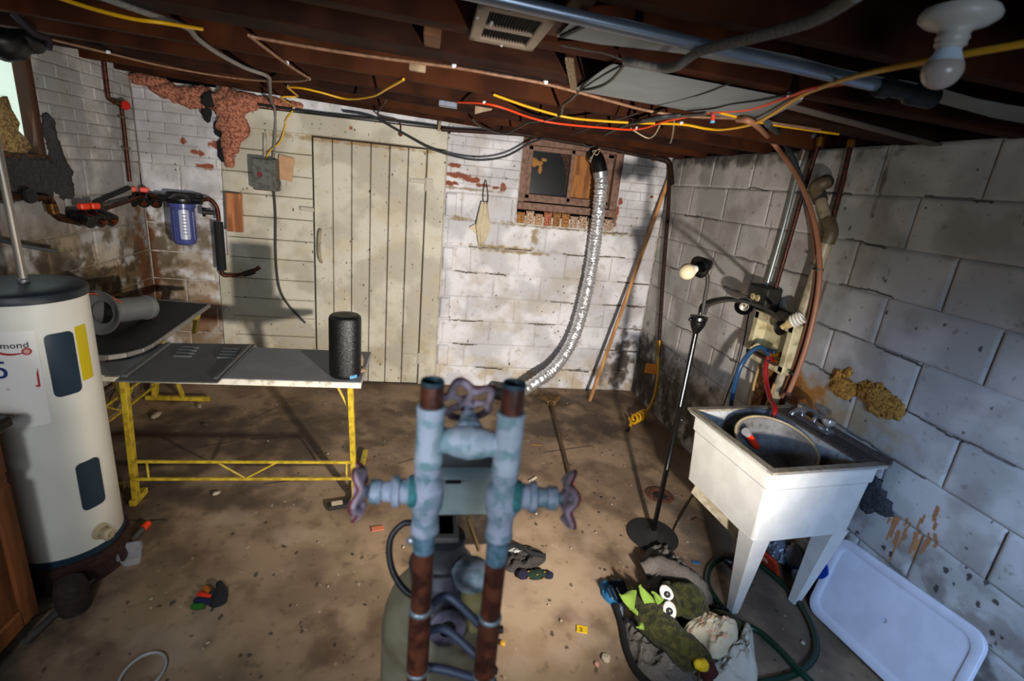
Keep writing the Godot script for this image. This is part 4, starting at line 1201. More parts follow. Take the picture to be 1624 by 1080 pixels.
func left_side() -> void:
	var steel := M(Color(0.87, 0.855, 0.8), 0.38, 0, "cloud", Vector3(0.6, 0.6, 0.6))
	var teal := M(Color(0.11, 0.19, 0.24), 0.35, 0, "cloud")
	# ---- electric water heater
	var c := Vector3(-3.31, 0.12, 2.03)
	var R := 0.185
	var t := thing("water_heater", "cream cylindrical electric water heater with dark blue access panels and a printed label", "water heater", c)
	part("tank", MB.new().lathe([Vector2(0, 0.0), Vector2(R - 0.002, 0.0), Vector2(R, 0.004), Vector2(R, 1.07)], Transform3D(Basis.IDENTITY, c), 48), steel, t)
	part("bottom_rim", MB.new().lathe([Vector2(R + 0.003, 0.0), Vector2(R + 0.004, 0.025), Vector2(R, 0.027)], Transform3D(Basis.IDENTITY, c), 48), teal, t)
	part("top_cap", MB.new().lathe([Vector2(R, 1.04), Vector2(R + 0.004, 1.042), Vector2(R + 0.005, 1.068), Vector2(R - 0.002, 1.075), Vector2(0.12, 1.082), Vector2(0, 1.084)], Transform3D(Basis.IDENTITY, c), 48), M(Color(0.1, 0.13, 0.155), 0.5, 0, "grime"), t)
	part("access_panel", sheet(0.085, 0.235, 0.018, 0.006).bend(Vector3(c.x, 0.935, c.z), R, 58.5), teal, t, "upper dark blue access panel")
	part("access_panel", sheet(0.083, 0.205, 0.018, 0.006).bend(Vector3(c.x, 0.43, c.z), R, 64.5), teal, t, "lower dark blue access panel")
	# printed label
	var lab := part("label_sheet", sheet(0.155, 0.35, 0.006, 0.0012).bend(Vector3(c.x, 0.9, c.z), R, 15.5), M(Color(0.9, 0.87, 0.83), 0.45), t, "white printed label")
	var red := M(Color(0.66, 0.12, 0.12), 0.5)
	var blue := M(Color(0.1, 0.16, 0.42), 0.5)
	var ink := M(Color(0.12, 0.12, 0.16), 0.6)
	var at := func(y: float) -> Vector3: return Vector3(c.x, y, c.z)
	part("lettering", MB.new().text("Richmond", 0.026, Transform3D(Basis.IDENTITY, Vector3(0.0, 0, 0.0028)), 0.001).bend(at.call(1.027), R, 14.0), ink, lab)
	part("number", MB.new().text("6", 0.085, Transform3D(Basis.IDENTITY, Vector3(-0.024, 0, 0.0028)), 0.001).bend(at.call(0.945), R, 14.0), blue, lab)
	var sw := MB.new()
	var rows := []
	for i in 2:
		var row := []
		for j in 17: row.append(Vector3(-0.06 + j * 0.0068, 0.004 * sin(j * 0.45) - 0.002 * j * 0.2 + i * (0.002 + 0.006 * sin(j * 0.19)), 0.0025))
		rows.append(row)
	part("swoosh", sw.shell(rows, 0.0006, Vector3.BACK).bend(at.call(1.0), R, 14.0), red, lab)
	part("emblem", MB.new().ext(circ(0.013, 20), 0.001, Transform3D(Basis.IDENTITY, Vector3(0.054, 0, 0.002))).bend(at.call(1.003), R, 14.0), red, lab)
	part("emblem_ring", MB.new().ext(circ(0.008, 16), 0.001, Transform3D(Basis.IDENTITY, Vector3(0.054, 0, 0.0026))).bend(at.call(1.003), R, 14.0), M(Color(0.8, 0.6, 0.55), 0.5), lab)
	part("red_frame", MB.new().ext(PackedVector2Array([Vector2(-0.02, -0.03), Vector2(0.066, -0.03), Vector2(0.068, 0.04), Vector2(0.062, 0.02), Vector2(0.061, -0.023), Vector2(-0.02, -0.028)]), 0.001, Transform3D(Basis.IDENTITY, Vector3(0, 0, 0.002))).bend(at.call(0.9), R, 15.5), red, lab)
	for i in 15:
		var mb := MB.new()
		var wl := 0.13 - 0.03 * ((i * 7) % 3) * 0.5
		mb.box(Vector3(-0.07 + wl / 2, 0, 0.002), Vector3(wl, 0.0036, 0.0008))
		part("text_line", sheet(wl, 0.0034, 0.001, 0.0008, 10, 2).bend(at.call(0.853 - i * 0.0085), R, 15.5), M([Color(0.72, 0.5, 0.46), Color(0.55, 0.53, 0.52), Color(0.5, 0.48, 0.48)][0 if i in [0, 1, 3, 6, 8] else 1], 0.6), lab)
	part("energy_sticker", sheet(0.05, 0.21, 0.004, 0.0012).bend(Vector3(c.x, 0.955, c.z), R, 83.0), M(Color(0.75, 0.66, 0.03), 0.5), t, "yellow sticker")
	var da := deg_to_rad(66.0)
	var dd := Vector3(sin(da), 0, cos(da))
	var dp := c + dd * R + Vector3(0, 0.085, 0)
	var dv := part("drain_valve", MB.new().lathe([Vector2(0.034, 0.0), Vector2(0.033, 0.006), Vector2(0.02, 0.01), Vector2(0.018, 0.03), Vector2(0.024, 0.032), Vector2(0.024, 0.048), Vector2(0.018, 0.052), Vector2(0.01, 0.053), Vector2(0.008, 0.04), Vector2(0, 0.04)], axis(dp, dd), 20), M(Color(0.62, 0.56, 0.44), 0.5), t, "plastic drain valve")
	for k in 6:
		var a := TAU * k / 6
		part("ridge", MB.new().box(dp + dd * 0.04 + Vector3(cos(da) * cos(a), sin(a), -sin(da) * cos(a)) * 0.0245, Vector3(0.005, 0.005, 0.016), Basis(Vector3.UP, da), 0.001), M(Color(0.62, 0.56, 0.44), 0.5), dv)
	part("supply_pipe", MB.new().tube([Vector3(-3.295, 1.19, 2.03), Vector3(-3.297, 2.2, 2.03)], 0.0125, 14), M(Color(0.62, 0.58, 0.52), 0.4, 0.5, "cloud"), t)
	part("pipe_nut", MB.new().lathe([Vector2(0.02, 1.07), Vector2(0.02, 1.095), Vector2(0.0125, 1.1)], Transform3D(Basis.IDENTITY, c + Vector3(0.015, 0, 0)), 6, 0.9), M(Color(0.5, 0.5, 0.5), 0.4, 0.6), t)
	# rusty round stand under it
	t = thing("heater_stand", "rusty brown round stand under the water heater", "stand", Vector3(-3.31, 0, 2.03))
	part("drum", MB.new().lathe([Vector2(0, 0), Vector2(0.2, 0), Vector2(0.204, 0.01), Vector2(0.2, 0.06), Vector2(0.205, 0.07), Vector2(0.204, 0.112), Vector2(0.195, 0.118), Vector2(0, 0.118)], Transform3D(Basis.IDENTITY, Vector3(-3.31, 0, 2.03)), 40), M(Color(0.22, 0.13, 0.09), 0.8, 0.2, "rust", Vector3(4, 4, 4)), t)
	var log := MB.new()
	log.lathe([Vector2(0, 0), Vector2(0.05, 0), Vector2(0.053, 0.02), Vector2(0.052, 0.1), Vector2(0.045, 0.125), Vector2(0.028, 0.137), Vector2(0, 0.139)], Transform3D(Basis.IDENTITY, Vector3(-3.155, 0, 2.29)), 20)
	solo("round_post", "short dark brown rounded post between cabinet and water heater", "post", log, M(Color(0.17, 0.11, 0.085), 0.85, 0, "rust", Vector3(5, 5, 5)))
	# ---- wooden cabinet at the left edge
	var fx := -3.215
	t = thing("wooden_cabinet", "brown wooden cabinet with a framed door and dark top at the left edge", "cabinet", Vector3(-3.5, 0, 2.8))
	var wood := M(Color(0.5, 0.28, 0.12), 0.55, 0, "woodv", Vector3(2.5, 2.5, 2.5))
	var wood2 := M(Color(0.44, 0.235, 0.095), 0.55, 0, "woodv", Vector3(3, 3, 3))
	part("body", MB.new().box(Vector3(-3.53, 0.43, 2.78), Vector3(0.6, 0.72, 0.86), Basis.IDENTITY, 0.004), wood2, t)
	part("plinth", MB.new().box(Vector3(-3.56, 0.035, 2.78), Vector3(0.54, 0.07, 0.84)), M(Color(0.08, 0.06, 0.05), 0.9), t)
	part("worktop", MB.new().box(Vector3(-3.52, 0.815, 2.78), Vector3(0.66, 0.04, 0.9), Basis.IDENTITY, 0.008), M(Color(0.1, 0.08, 0.075), 0.35, 0, "cloud"), t)
	for k in 2:
		var z0 := 2.375 + k * 0.41
		var dmb := MB.new()
		for q in [[0.035, 0.0, 0.07, 0.5], [0.355, 0.0, 0.07, 0.5]]:
			dmb.box(Vector3(fx, 0.345, z0 + q[0]), Vector3(0.022, 0.53, q[2]), Basis.IDENTITY, 0.005)
		for y in [0.115, 0.575]: dmb.box(Vector3(fx, y, z0 + 0.195), Vector3(0.022, 0.07, 0.25), Basis.IDENTITY, 0.005)
		var d := part("door", dmb, wood, t)
		part("panel", MB.new().box(Vector3(fx - 0.006, 0.345, z0 + 0.195), Vector3(0.014, 0.4, 0.26), Basis.IDENTITY, 0.006), wood2, d)
		part("drawer", MB.new().box(Vector3(fx, 0.715, z0 + 0.195), Vector3(0.022, 0.13, 0.39), Basis.IDENTITY, 0.006), wood, t)
	# ---- plumbing in the left corner
	var cop := M(Color(0.34, 0.17, 0.1), 0.5, 0.55, "copper", Vector3(5, 5, 5))
	var brass := M(Color(0.42, 0.28, 0.1), 0.4, 0.7, "copper", Vector3(6, 6, 6))
	manifold("valve_manifold", "black push-fit valve manifold with orange levers in the corner above the stained blocks", Vector3(-3.844, 1.368, 0.06), Vector3(0.9, 0, -0.435).normalized(), Vector3(0.45, 0, 0.9).normalized())
	manifold("valve_manifold", "black push-fit valve manifold with orange levers near the left window", Vector3(-3.8, 1.303, 0.751), Vector3(0.25, 0, -0.97).normalized(), Vector3(0.97, 0, 0.25).normalized())
	t = thing("supply_pipe", "brown copper pipe with a red stop valve coming down the left corner", "pipe", Vector3(-3.845, 1.916, 0.189))
	part("pipe", MB.new().tube(rounded([Vector3(-3.845, 2.159, 0.317), Vector3(-3.845, 1.951, 0.322), Vector3(-3.845, 1.948, 0.203)], 0.03), 0.0125, 10), cop, t)
	part("pipe", MB.new().tube([Vector3(-3.845, 1.932, 0.186), Vector3(-3.845, 1.47, 0.198)], 0.0115, 10), cop, t)
	part("stop_valve", MB.new().tube([Vector3(-3.845, 1.947, 0.271), Vector3(-3.845, 1.948, 0.23), Vector3(-3.845, 1.946, 0.217), Vector3(-3.845, 1.945, 0.133)], [0.016, 0.016, 0.021, 0.021], 10), brass, t)
	part("red_wheel", MB.new().lathe([Vector2(0, 0), Vector2(0.026, 0), Vector2(0.029, 0.006), Vector2(0.026, 0.013), Vector2(0, 0.015)], axis(Vector3(-3.81, 1.936, 0.218), Vector3(0.9, 0, 0.4)), 16), M(Color(0.7, 0.09, 0.06), 0.5), t, "red wheel handle")
	for q in [Vector3(-3.84, 1.864, 0.197), Vector3(-3.84, 1.678, 0.204)]:
		part("pipe_clip", MB.new().box(q, Vector3(0.03, 0.014, 0.05), Basis.IDENTITY, 0.003), M(Color(0.4, 0.35, 0.3), 0.5, 0.5), t)
	t = thing("manifold_pipe", "black and brown pipes joining the two valve manifolds", "pipe", Vector3(-3.84, 1.315, 0.428))
	part("pipe", MB.new().tube([Vector3(-3.85, 1.353, 0.591), Vector3(-3.85, 1.43, 0.205)], 0.013, 10), M(Color(0.06, 0.055, 0.05), 0.6), t)
	part("pipe", MB.new().tube([Vector3(-3.8, 1.318, 0.66), Vector3(-3.8, 1.334, 0.513), Vector3(-3.83, 1.37, 0.12)], 0.013, 10), cop, t)
	t = thing("inlet_pipe", "old brass pipe with elbow and black tap under the left window", "pipe", Vector3(-3.83, 1.397, 0.984))
	part("pipe", MB.new().tube(rounded([Vector3(-3.82, 1.424, 1.389), Vector3(-3.82, 1.417, 1.209), Vector3(-3.82, 1.401, 0.99), Vector3(-3.82, 1.302, 0.986), Vector3(-3.82, 1.266, 0.834)], 0.05), 0.0165, 12), M(Color(0.28, 0.17, 0.07), 0.5, 0.6, "rust", Vector3(6, 6, 6)), t)
	part("fitting", MB.new().tube([Vector3(-3.82, 1.377, 1.005), Vector3(-3.82, 1.325, 0.995)], 0.025, 12), brass, t)
	part("tap", MB.new().lathe([Vector2(0, 0), Vector2(0.03, 0), Vector2(0.034, 0.012), Vector2(0.03, 0.026), Vector2(0.012, 0.03), Vector2(0, 0.03)], axis(Vector3(-3.8, 1.42, 1.186), Vector3(1, 0, 0.2)), 12), M(Color(0.05, 0.05, 0.05), 0.6), t)
	cable("grey_cable", "short grey cable poking out along the damp left wall", "cable", [Vector3(-3.8, 1.247, 1.429), Vector3(-3.79, 1.204, 1.307), Vector3(-3.78, 1.174, 1.208), Vector3(-3.79, 1.14, 1.066)], 0.009, M(Color(0.3, 0.31, 0.32), 0.6))
	# ---- blue water filter
	var f := Vector3(-3.581, 1.352, 0.11)
	t = thing("water_filter", "blue cylindrical water filter housing with a white label hung on copper pipe", "water filter", f)
	var bl := M(Color(0.27, 0.3, 0.52), 0.25, 0, "cloud", Vector3(3, 3, 3))
	part("housing", MB.new().lathe([Vector2(0, -0.285), Vector2(0.05, -0.285), Vector2(0.066, -0.275), Vector2(0.07, -0.262), Vector2(0.072, -0.1), Vector2(0.075, -0.03), Vector2(0.084, -0.026), Vector2(0.085, 0.0), Vector2(0, 0)], Transform3D(Basis.IDENTITY, f), 28), bl, t)
	for k in 14:
		var a := TAU * k / 14
		part("rib", MB.new().box(f + Vector3(sin(a) * 0.0735, -0.15, cos(a) * 0.0735), Vector3(0.006, 0.2, 0.005), Basis(Vector3.UP, a), 0.002), bl, t)
	part("cap", MB.new().lathe([Vector2(0.08, 0.0), Vector2(0.083, 0.004), Vector2(0.083, 0.03), Vector2(0.06, 0.045), Vector2(0.04, 0.06), Vector2(0, 0.062)], Transform3D(Basis.IDENTITY, f), 28), M(Color(0.04, 0.045, 0.07), 0.35), t)
	part("bracket", MB.new().box(f + Vector3(0, 0.035, -0.055), Vector3(0.2, 0.07, 0.1), Basis.IDENTITY, 0.008), M(Color(0.05, 0.05, 0.06), 0.5), t)
	part("port_boss", MB.new().tube([f + Vector3(-0.13, 0.025, 0), f + Vector3(0.13, 0.025, 0)], 0.026, 12), M(Color(0.04, 0.045, 0.07), 0.4), t)
	var flb := part("label_sheet", sheet(0.06, 0.2, 0.004, 0.002, 6, 6).bend(f + Vector3(0, -0.14, 0), 0.077, 28.0), M(Color(0.6, 0.62, 0.7), 0.3), t, "white label strip")
	for i in 7: part("text_line", sheet(0.03, 0.006, 0.001, 0.001, 4, 2).bend(f + Vector3(0, -0.07 - i * 0.022, 0), 0.0795, 28.0), M(Color(0.3, 0.32, 0.45), 0.5), flb)
	t = thing("filter_pipe", "copper pipe from the blue filter down into black foam lagging", "pipe", Vector3(-3.372, 1.335, 0.09))
	part("pipe", MB.new().tube(rounded([Vector3(-3.78, 1.385, 0.1), f + Vector3(-0.1, 0.025, 0)], 0.03), 0.013, 10), cop, t)
	part("pipe", MB.new().tube(rounded([f + Vector3(0.1, 0.025, 0), Vector3(-3.393, 1.398, 0.1), Vector3(-3.36, 1.336, 0.09), Vector3(-3.362, 1.248, 0.08)], 0.045), 0.014, 10), cop, t)
	part("foam_lagging", MB.new().tube([Vector3(-3.368, 1.238, 0.075), Vector3(-3.367, 0.893, 0.075)], 0.031, 14), M(Color(0.025, 0.024, 0.024), 0.85), t, "black foam pipe lagging")
	part("pipe", MB.new().tube(rounded([Vector3(-3.366, 0.907, 0.075), Vector3(-3.372, 0.85, 0.07), Vector3(-3.292, 0.852, 0.05), Vector3(-3.19, 0.878, 0.05), Vector3(-3.119, 0.922, 0.03)], 0.03), 0.014, 10), cop, t)
	part("elbow_fitting", MB.new().tube([Vector3(-3.23, 0.865, 0.05), Vector3(-3.156, 0.893, 0.045)], 0.021, 10), M(Color(0.16, 0.1, 0.07), 0.6, 0.3, "rust", Vector3(6, 6, 6)), t)
	part("lever_valve", MB.new().lathe([Vector2(0.016, -0.02), Vector2(0.016, 0.03), Vector2(0.03, 0.031), Vector2(0.033, 0.04), Vector2(0.028, 0.05), Vector2(0, 0.052)], axis(Vector3(-3.411, 1.301, 0.08), Vector3(-0.9, 0, 0.3)), 12), M(Color(0.05, 0.05, 0.05), 0.5), t)

func tables() -> void:
	var yel := M(Color(0.7, 0.6, 0.16), 0.45, 0, "grime", Vector3(3, 3, 3))
	var topm := M(Color(0.5, 0.5, 0.51), 0.6, 0, "cloud", Vector3(1.5, 1.5, 1.5))
	var edge := M(Color(0.78, 0.76, 0.7), 0.5, 0, "grime", Vector3(4, 4, 4))
	# ---- drafting table in front of the boards
	var t := thing("drafting_table", "grey drafting table with thin yellow steel legs and a white front edge", "table", Vector3(-2.75, 0, 1.5))
	part("tabletop", MB.new().box(Vector3(-2.755, 0.727, 1.535), Vector3(1.17, 0.03, 0.44), Basis.IDENTITY, 0.003), topm, t)
	part("edge_band", MB.new().box(Vector3(-2.755, 0.727, 1.758), Vector3(1.172, 0.029, 0.007), Basis.IDENTITY, 0.002), edge, t, "white edge band")
	for x in [-2.215, -3.27]:
		part("foot_bar", MB.new().bar(Vector3(x, 0.016, 1.66), Vector3(x, 0.016, 1.14 if x > -3.0 else 1.54), 0.03, 0.03), yel, t)
		var dx := 0.035 if x < -3 else -0.005
		part("leg", MB.new().bar(Vector3(x, 0.03, 1.62), Vector3(x + dx * 2.0, 0.713, 1.71), 0.034, 0.026, Vector3.RIGHT), yel, t)
		part("brace", MB.new().bar(Vector3(x + dx * 1.4, 0.55, 1.69), Vector3(x + dx * 2.0 - 0.09, 0.712, 1.64), 0.024, 0.01, Vector3.RIGHT), yel, t)
	for y in [0.255, 0.158]:
		part("stretcher", MB.new().bar(Vector3(-3.26, y, 1.66), Vector3(-2.215, y, 1.66), 0.014, 0.014), yel, t)
	for q in [[-3.18, 0.158, -3.18, 0.255], [-2.25, 0.158, -2.25, 0.255], [-2.87, 0.255, -2.74, 0.16], [-2.74, 0.16, -2.585, 0.255]]:
		part("lattice_bar", MB.new().bar(Vector3(q[0], q[1], 1.66), Vector3(q[2], q[3], 1.66), 0.009, 0.009, Vector3.BACK), yel, t)
	# ---- second one turned against the left wall
	t = thing("drafting_table", "second yellow-legged table with a big dark board, against the left wall", "table", Vector3(-3.55, 0, 1.0))
	var pl := PackedVector2Array([Vector2(-3.84, -0.53), Vector2(-3.265, -0.59), Vector2(-3.215, -1.42), Vector2(-3.225, -1.49), Vector2(-3.26, -1.55), Vector2(-3.32, -1.595), Vector2(-3.84, -1.66)])
	part("tabletop", MB.new().ext(pl, 0.022, Transform3D(Basis(Vector3.RIGHT, -PI / 2), Vector3(0, 0.748, 0))), M(Color(0.075, 0.062, 0.054), 0.55, 0, "cloud", Vector3(2, 2, 2)), t, "dark brown board with one rounded corner")
	var rim := MB.new()
	for i in 6:
		var a := pl[i]
		var b := pl[i + 1]
		rim.bar(Vector3(a.x, 0.76, -a.y), Vector3(b.x, 0.76, -b.y), 0.012, 0.026, Vector3.UP, 0.003)
	part("edge_trim", rim, M(Color(0.5, 0.48, 0.46), 0.4, 0.3, "cloud"), t, "grey edge trim")
	for z in [0.42, 1.5]:
		part("foot_bar", MB.new().bar(Vector3(-3.8, 0.016, z), Vector3(-3.385, 0.016, z), 0.03, 0.03), yel, t)
		part("leg", MB.new().bar(Vector3(-3.74, 0.03, z), Vector3(-3.62, 0.745, z + (0.06 if z < 1 else -0.04)), 0.045, 0.03, Vector3.RIGHT), yel, t)
		part("leg", MB.new().bar(Vector3(-3.56, 0.03, z), Vector3(-3.68, 0.745, z + (0.06 if z < 1 else -0.04)), 0.03, 0.02, Vector3.RIGHT), yel, t)
	part("leg", MB.new().bar(Vector3(-3.33, 0.6, 0.68), Vector3(-3.3, 0.745, 0.68), 0.05, 0.02, Vector3.RIGHT), yel, t)
	for y in [0.27, 0.17]:
		part("stretcher", MB.new().bar(Vector3(-3.66, y, 0.44), Vector3(-3.66, y, 1.48), 0.014, 0.014), yel, t)
	for q in [[0.17, 0.55, 0.27, 0.55], [0.27, 0.8, 0.17, 0.95], [0.17, 0.95, 0.27, 1.1], [0.17, 1.38, 0.27, 1.38]]:
		part("lattice_bar", MB.new().bar(Vector3(-3.66, q[0], q[1]), Vector3(-3.66, q[2], q[3]), 0.009, 0.009, Vector3.RIGHT), yel, t)
	# ---- flanged sheet-metal pipe lying on the dark board
	var a := Vector3(-3.5, 0.886, 1.3)
	var b := Vector3(-3.435, 0.838, 0.98)
	t = thing("metal_duct_pipe", "grey sheet-metal duct pipe with a wide open flange lying on the dark board", "duct pipe", Vector3(-3.49, 0.77, 1.1))
	var dm := M(Color(0.45, 0.46, 0.46), 0.45, 0.35, "cloud", Vector3(3, 3, 3))
	var L := a.distance_to(b)
	part("pipe", MB.new().lathe([Vector2(0.06, 0.03), Vector2(0.063, 0.03), Vector2(0.064, L - 0.03), Vector2(0.068, L - 0.028), Vector2(0.068, L), Vector2(0.062, L), Vector2(0.06, L - 0.02), Vector2(0.058, 0.03)], axis(a, b - a), 28), dm, t)
	part("flange", MB.new().lathe([Vector2(0.062, 0.05), Vector2(0.085, 0.035), Vector2(0.102, 0.004), Vector2(0.112, 0.0), Vector2(0.112, -0.006), Vector2(0.102, -0.004), Vector2(0.08, 0.015), Vector2(0.058, 0.02)], axis(a, b - a), 32), dm, t)
	part("damper", MB.new().lathe([Vector2(0, 0), Vector2(0.052, 0.0), Vector2(0.052, 0.003), Vector2(0, 0.003)], axis(a.lerp(b, 0.25), Vector3(0.8, 0.1, -0.5)), 24), M(Color(0.45, 0.46, 0.47), 0.4, 0.4), t)
	cable("copper_tube", "thin copper tube lying across the duct flange behind the water heater", "tube", [Vector3(-3.62, 0.99, 1.42), Vector3(-3.56, 0.99, 1.35), Vector3(-3.49, 0.97, 1.26), Vector3(-3.44, 0.915, 1.2)], 0.007, M(Color(0.6, 0.33, 0.2), 0.4, 0.6))
	# ---- louvred panel
	t = thing("louvred_panel", "flat dark grey metal panel with pressed louvres lying on the drafting table", "panel", Vector3(-2.97, 0.742, 1.56))
	var pm := M(Color(0.33, 0.335, 0.335), 0.5, 0.15, "cloud", Vector3(2.5, 2.5, 2.5))
	part("sheet", MB.new().ext(PackedVector2Array([Vector2(-3.165, -1.835), Vector2(-2.77, -1.82), Vector2(-2.775, -1.29), Vector2(-3.19, -1.33)]), 0.006, Transform3D(Basis(Vector3.RIGHT, -PI / 2), Vector3(0, 0.744, 0))), pm, t)
	part("rolled_edge", MB.new().bar(Vector3(-3.15, 0.754, 1.8), Vector3(-3.175, 0.754, 1.34), 0.03, 0.014, Vector3.UP, 0.006), pm, t)
	part("rolled_edge", MB.new().bar(Vector3(-2.79, 0.754, 1.79), Vector3(-2.795, 0.754, 1.32), 0.02, 0.01, Vector3.UP, 0.004), pm, t)
	for i in 4:
		for x in [-3.055, -2.86]:
			var z := 1.39 + i * 0.043
			part("louvre", MB.new().box(Vector3(x + i * 0.006, 0.752, z), Vector3(0.085, 0.01, 0.016), Basis(Vector3.RIGHT, 0.35), 0.004), pm, t)
	# ---- foam roller
	var fr := Vector3(-2.255, 0.743, 1.665)
	t = thing("foam_roller", "black cylindrical foam roller standing at the right end of the drafting table", "foam roller", fr)
	part("roller", MB.new().lathe([Vector2(0, 0), Vector2(0.066, 0), Vector2(0.072, 0.006), Vector2(0.074, 0.02), Vector2(0.074, 0.282), Vector2(0.071, 0.294), Vector2(0.063, 0.301), Vector2(0.03, 0.302), Vector2(0, 0.299)], Transform3D(Basis.IDENTITY, fr), 40), M(Color(0.03, 0.03, 0.032), 0.38, 0, "fine", Vector3(14, 14, 14), 0.12, "bump"), t)
	part("sticker", sheet(0.04, 0.016, 0.003, 0.001, 6, 3).bend(fr + Vector3(0, 0.012, 0), 0.0735, 40.0), M(Color(0.3, 0.5, 0.62), 0.3), t, "small shiny sticker")
	var wad := MB.new()
	foam_lumps(wad, [[Vector3(-2.185, 0.757, 1.63), Vector3(0.025, 0.014, 0.03)], [Vector3(-2.19, 0.79, 1.6), Vector3(0.012, 0.045, 0.02)]], 6, 0.5)
	solo("crumpled_wrapper", "crumpled tan wrapper beside the foam roller", "wrapper", wad, M(Color(0.5, 0.42, 0.33), 0.5, 0, "fine"))
	# carton flap by the table foot
	var cf := Vector3(-2.276, 0.012, 1.675)
	t = thing("flat_carton", "small flat black and cream carton beside the yellow table foot", "carton", cf)
	part("card", MB.new().box(cf, Vector3(0.13, 0.02, 0.055), Basis(Vector3.UP, 0.25), 0.002), M(Color(0.07, 0.07, 0.07), 0.6), t)
	part("label_sheet", MB.new().box(cf + Vector3(-0.02, 0.0105, 0.002), Vector3(0.055, 0.002, 0.035), Basis(Vector3.UP, 0.25)), M(Color(0.75, 0.68, 0.58), 0.6), t)

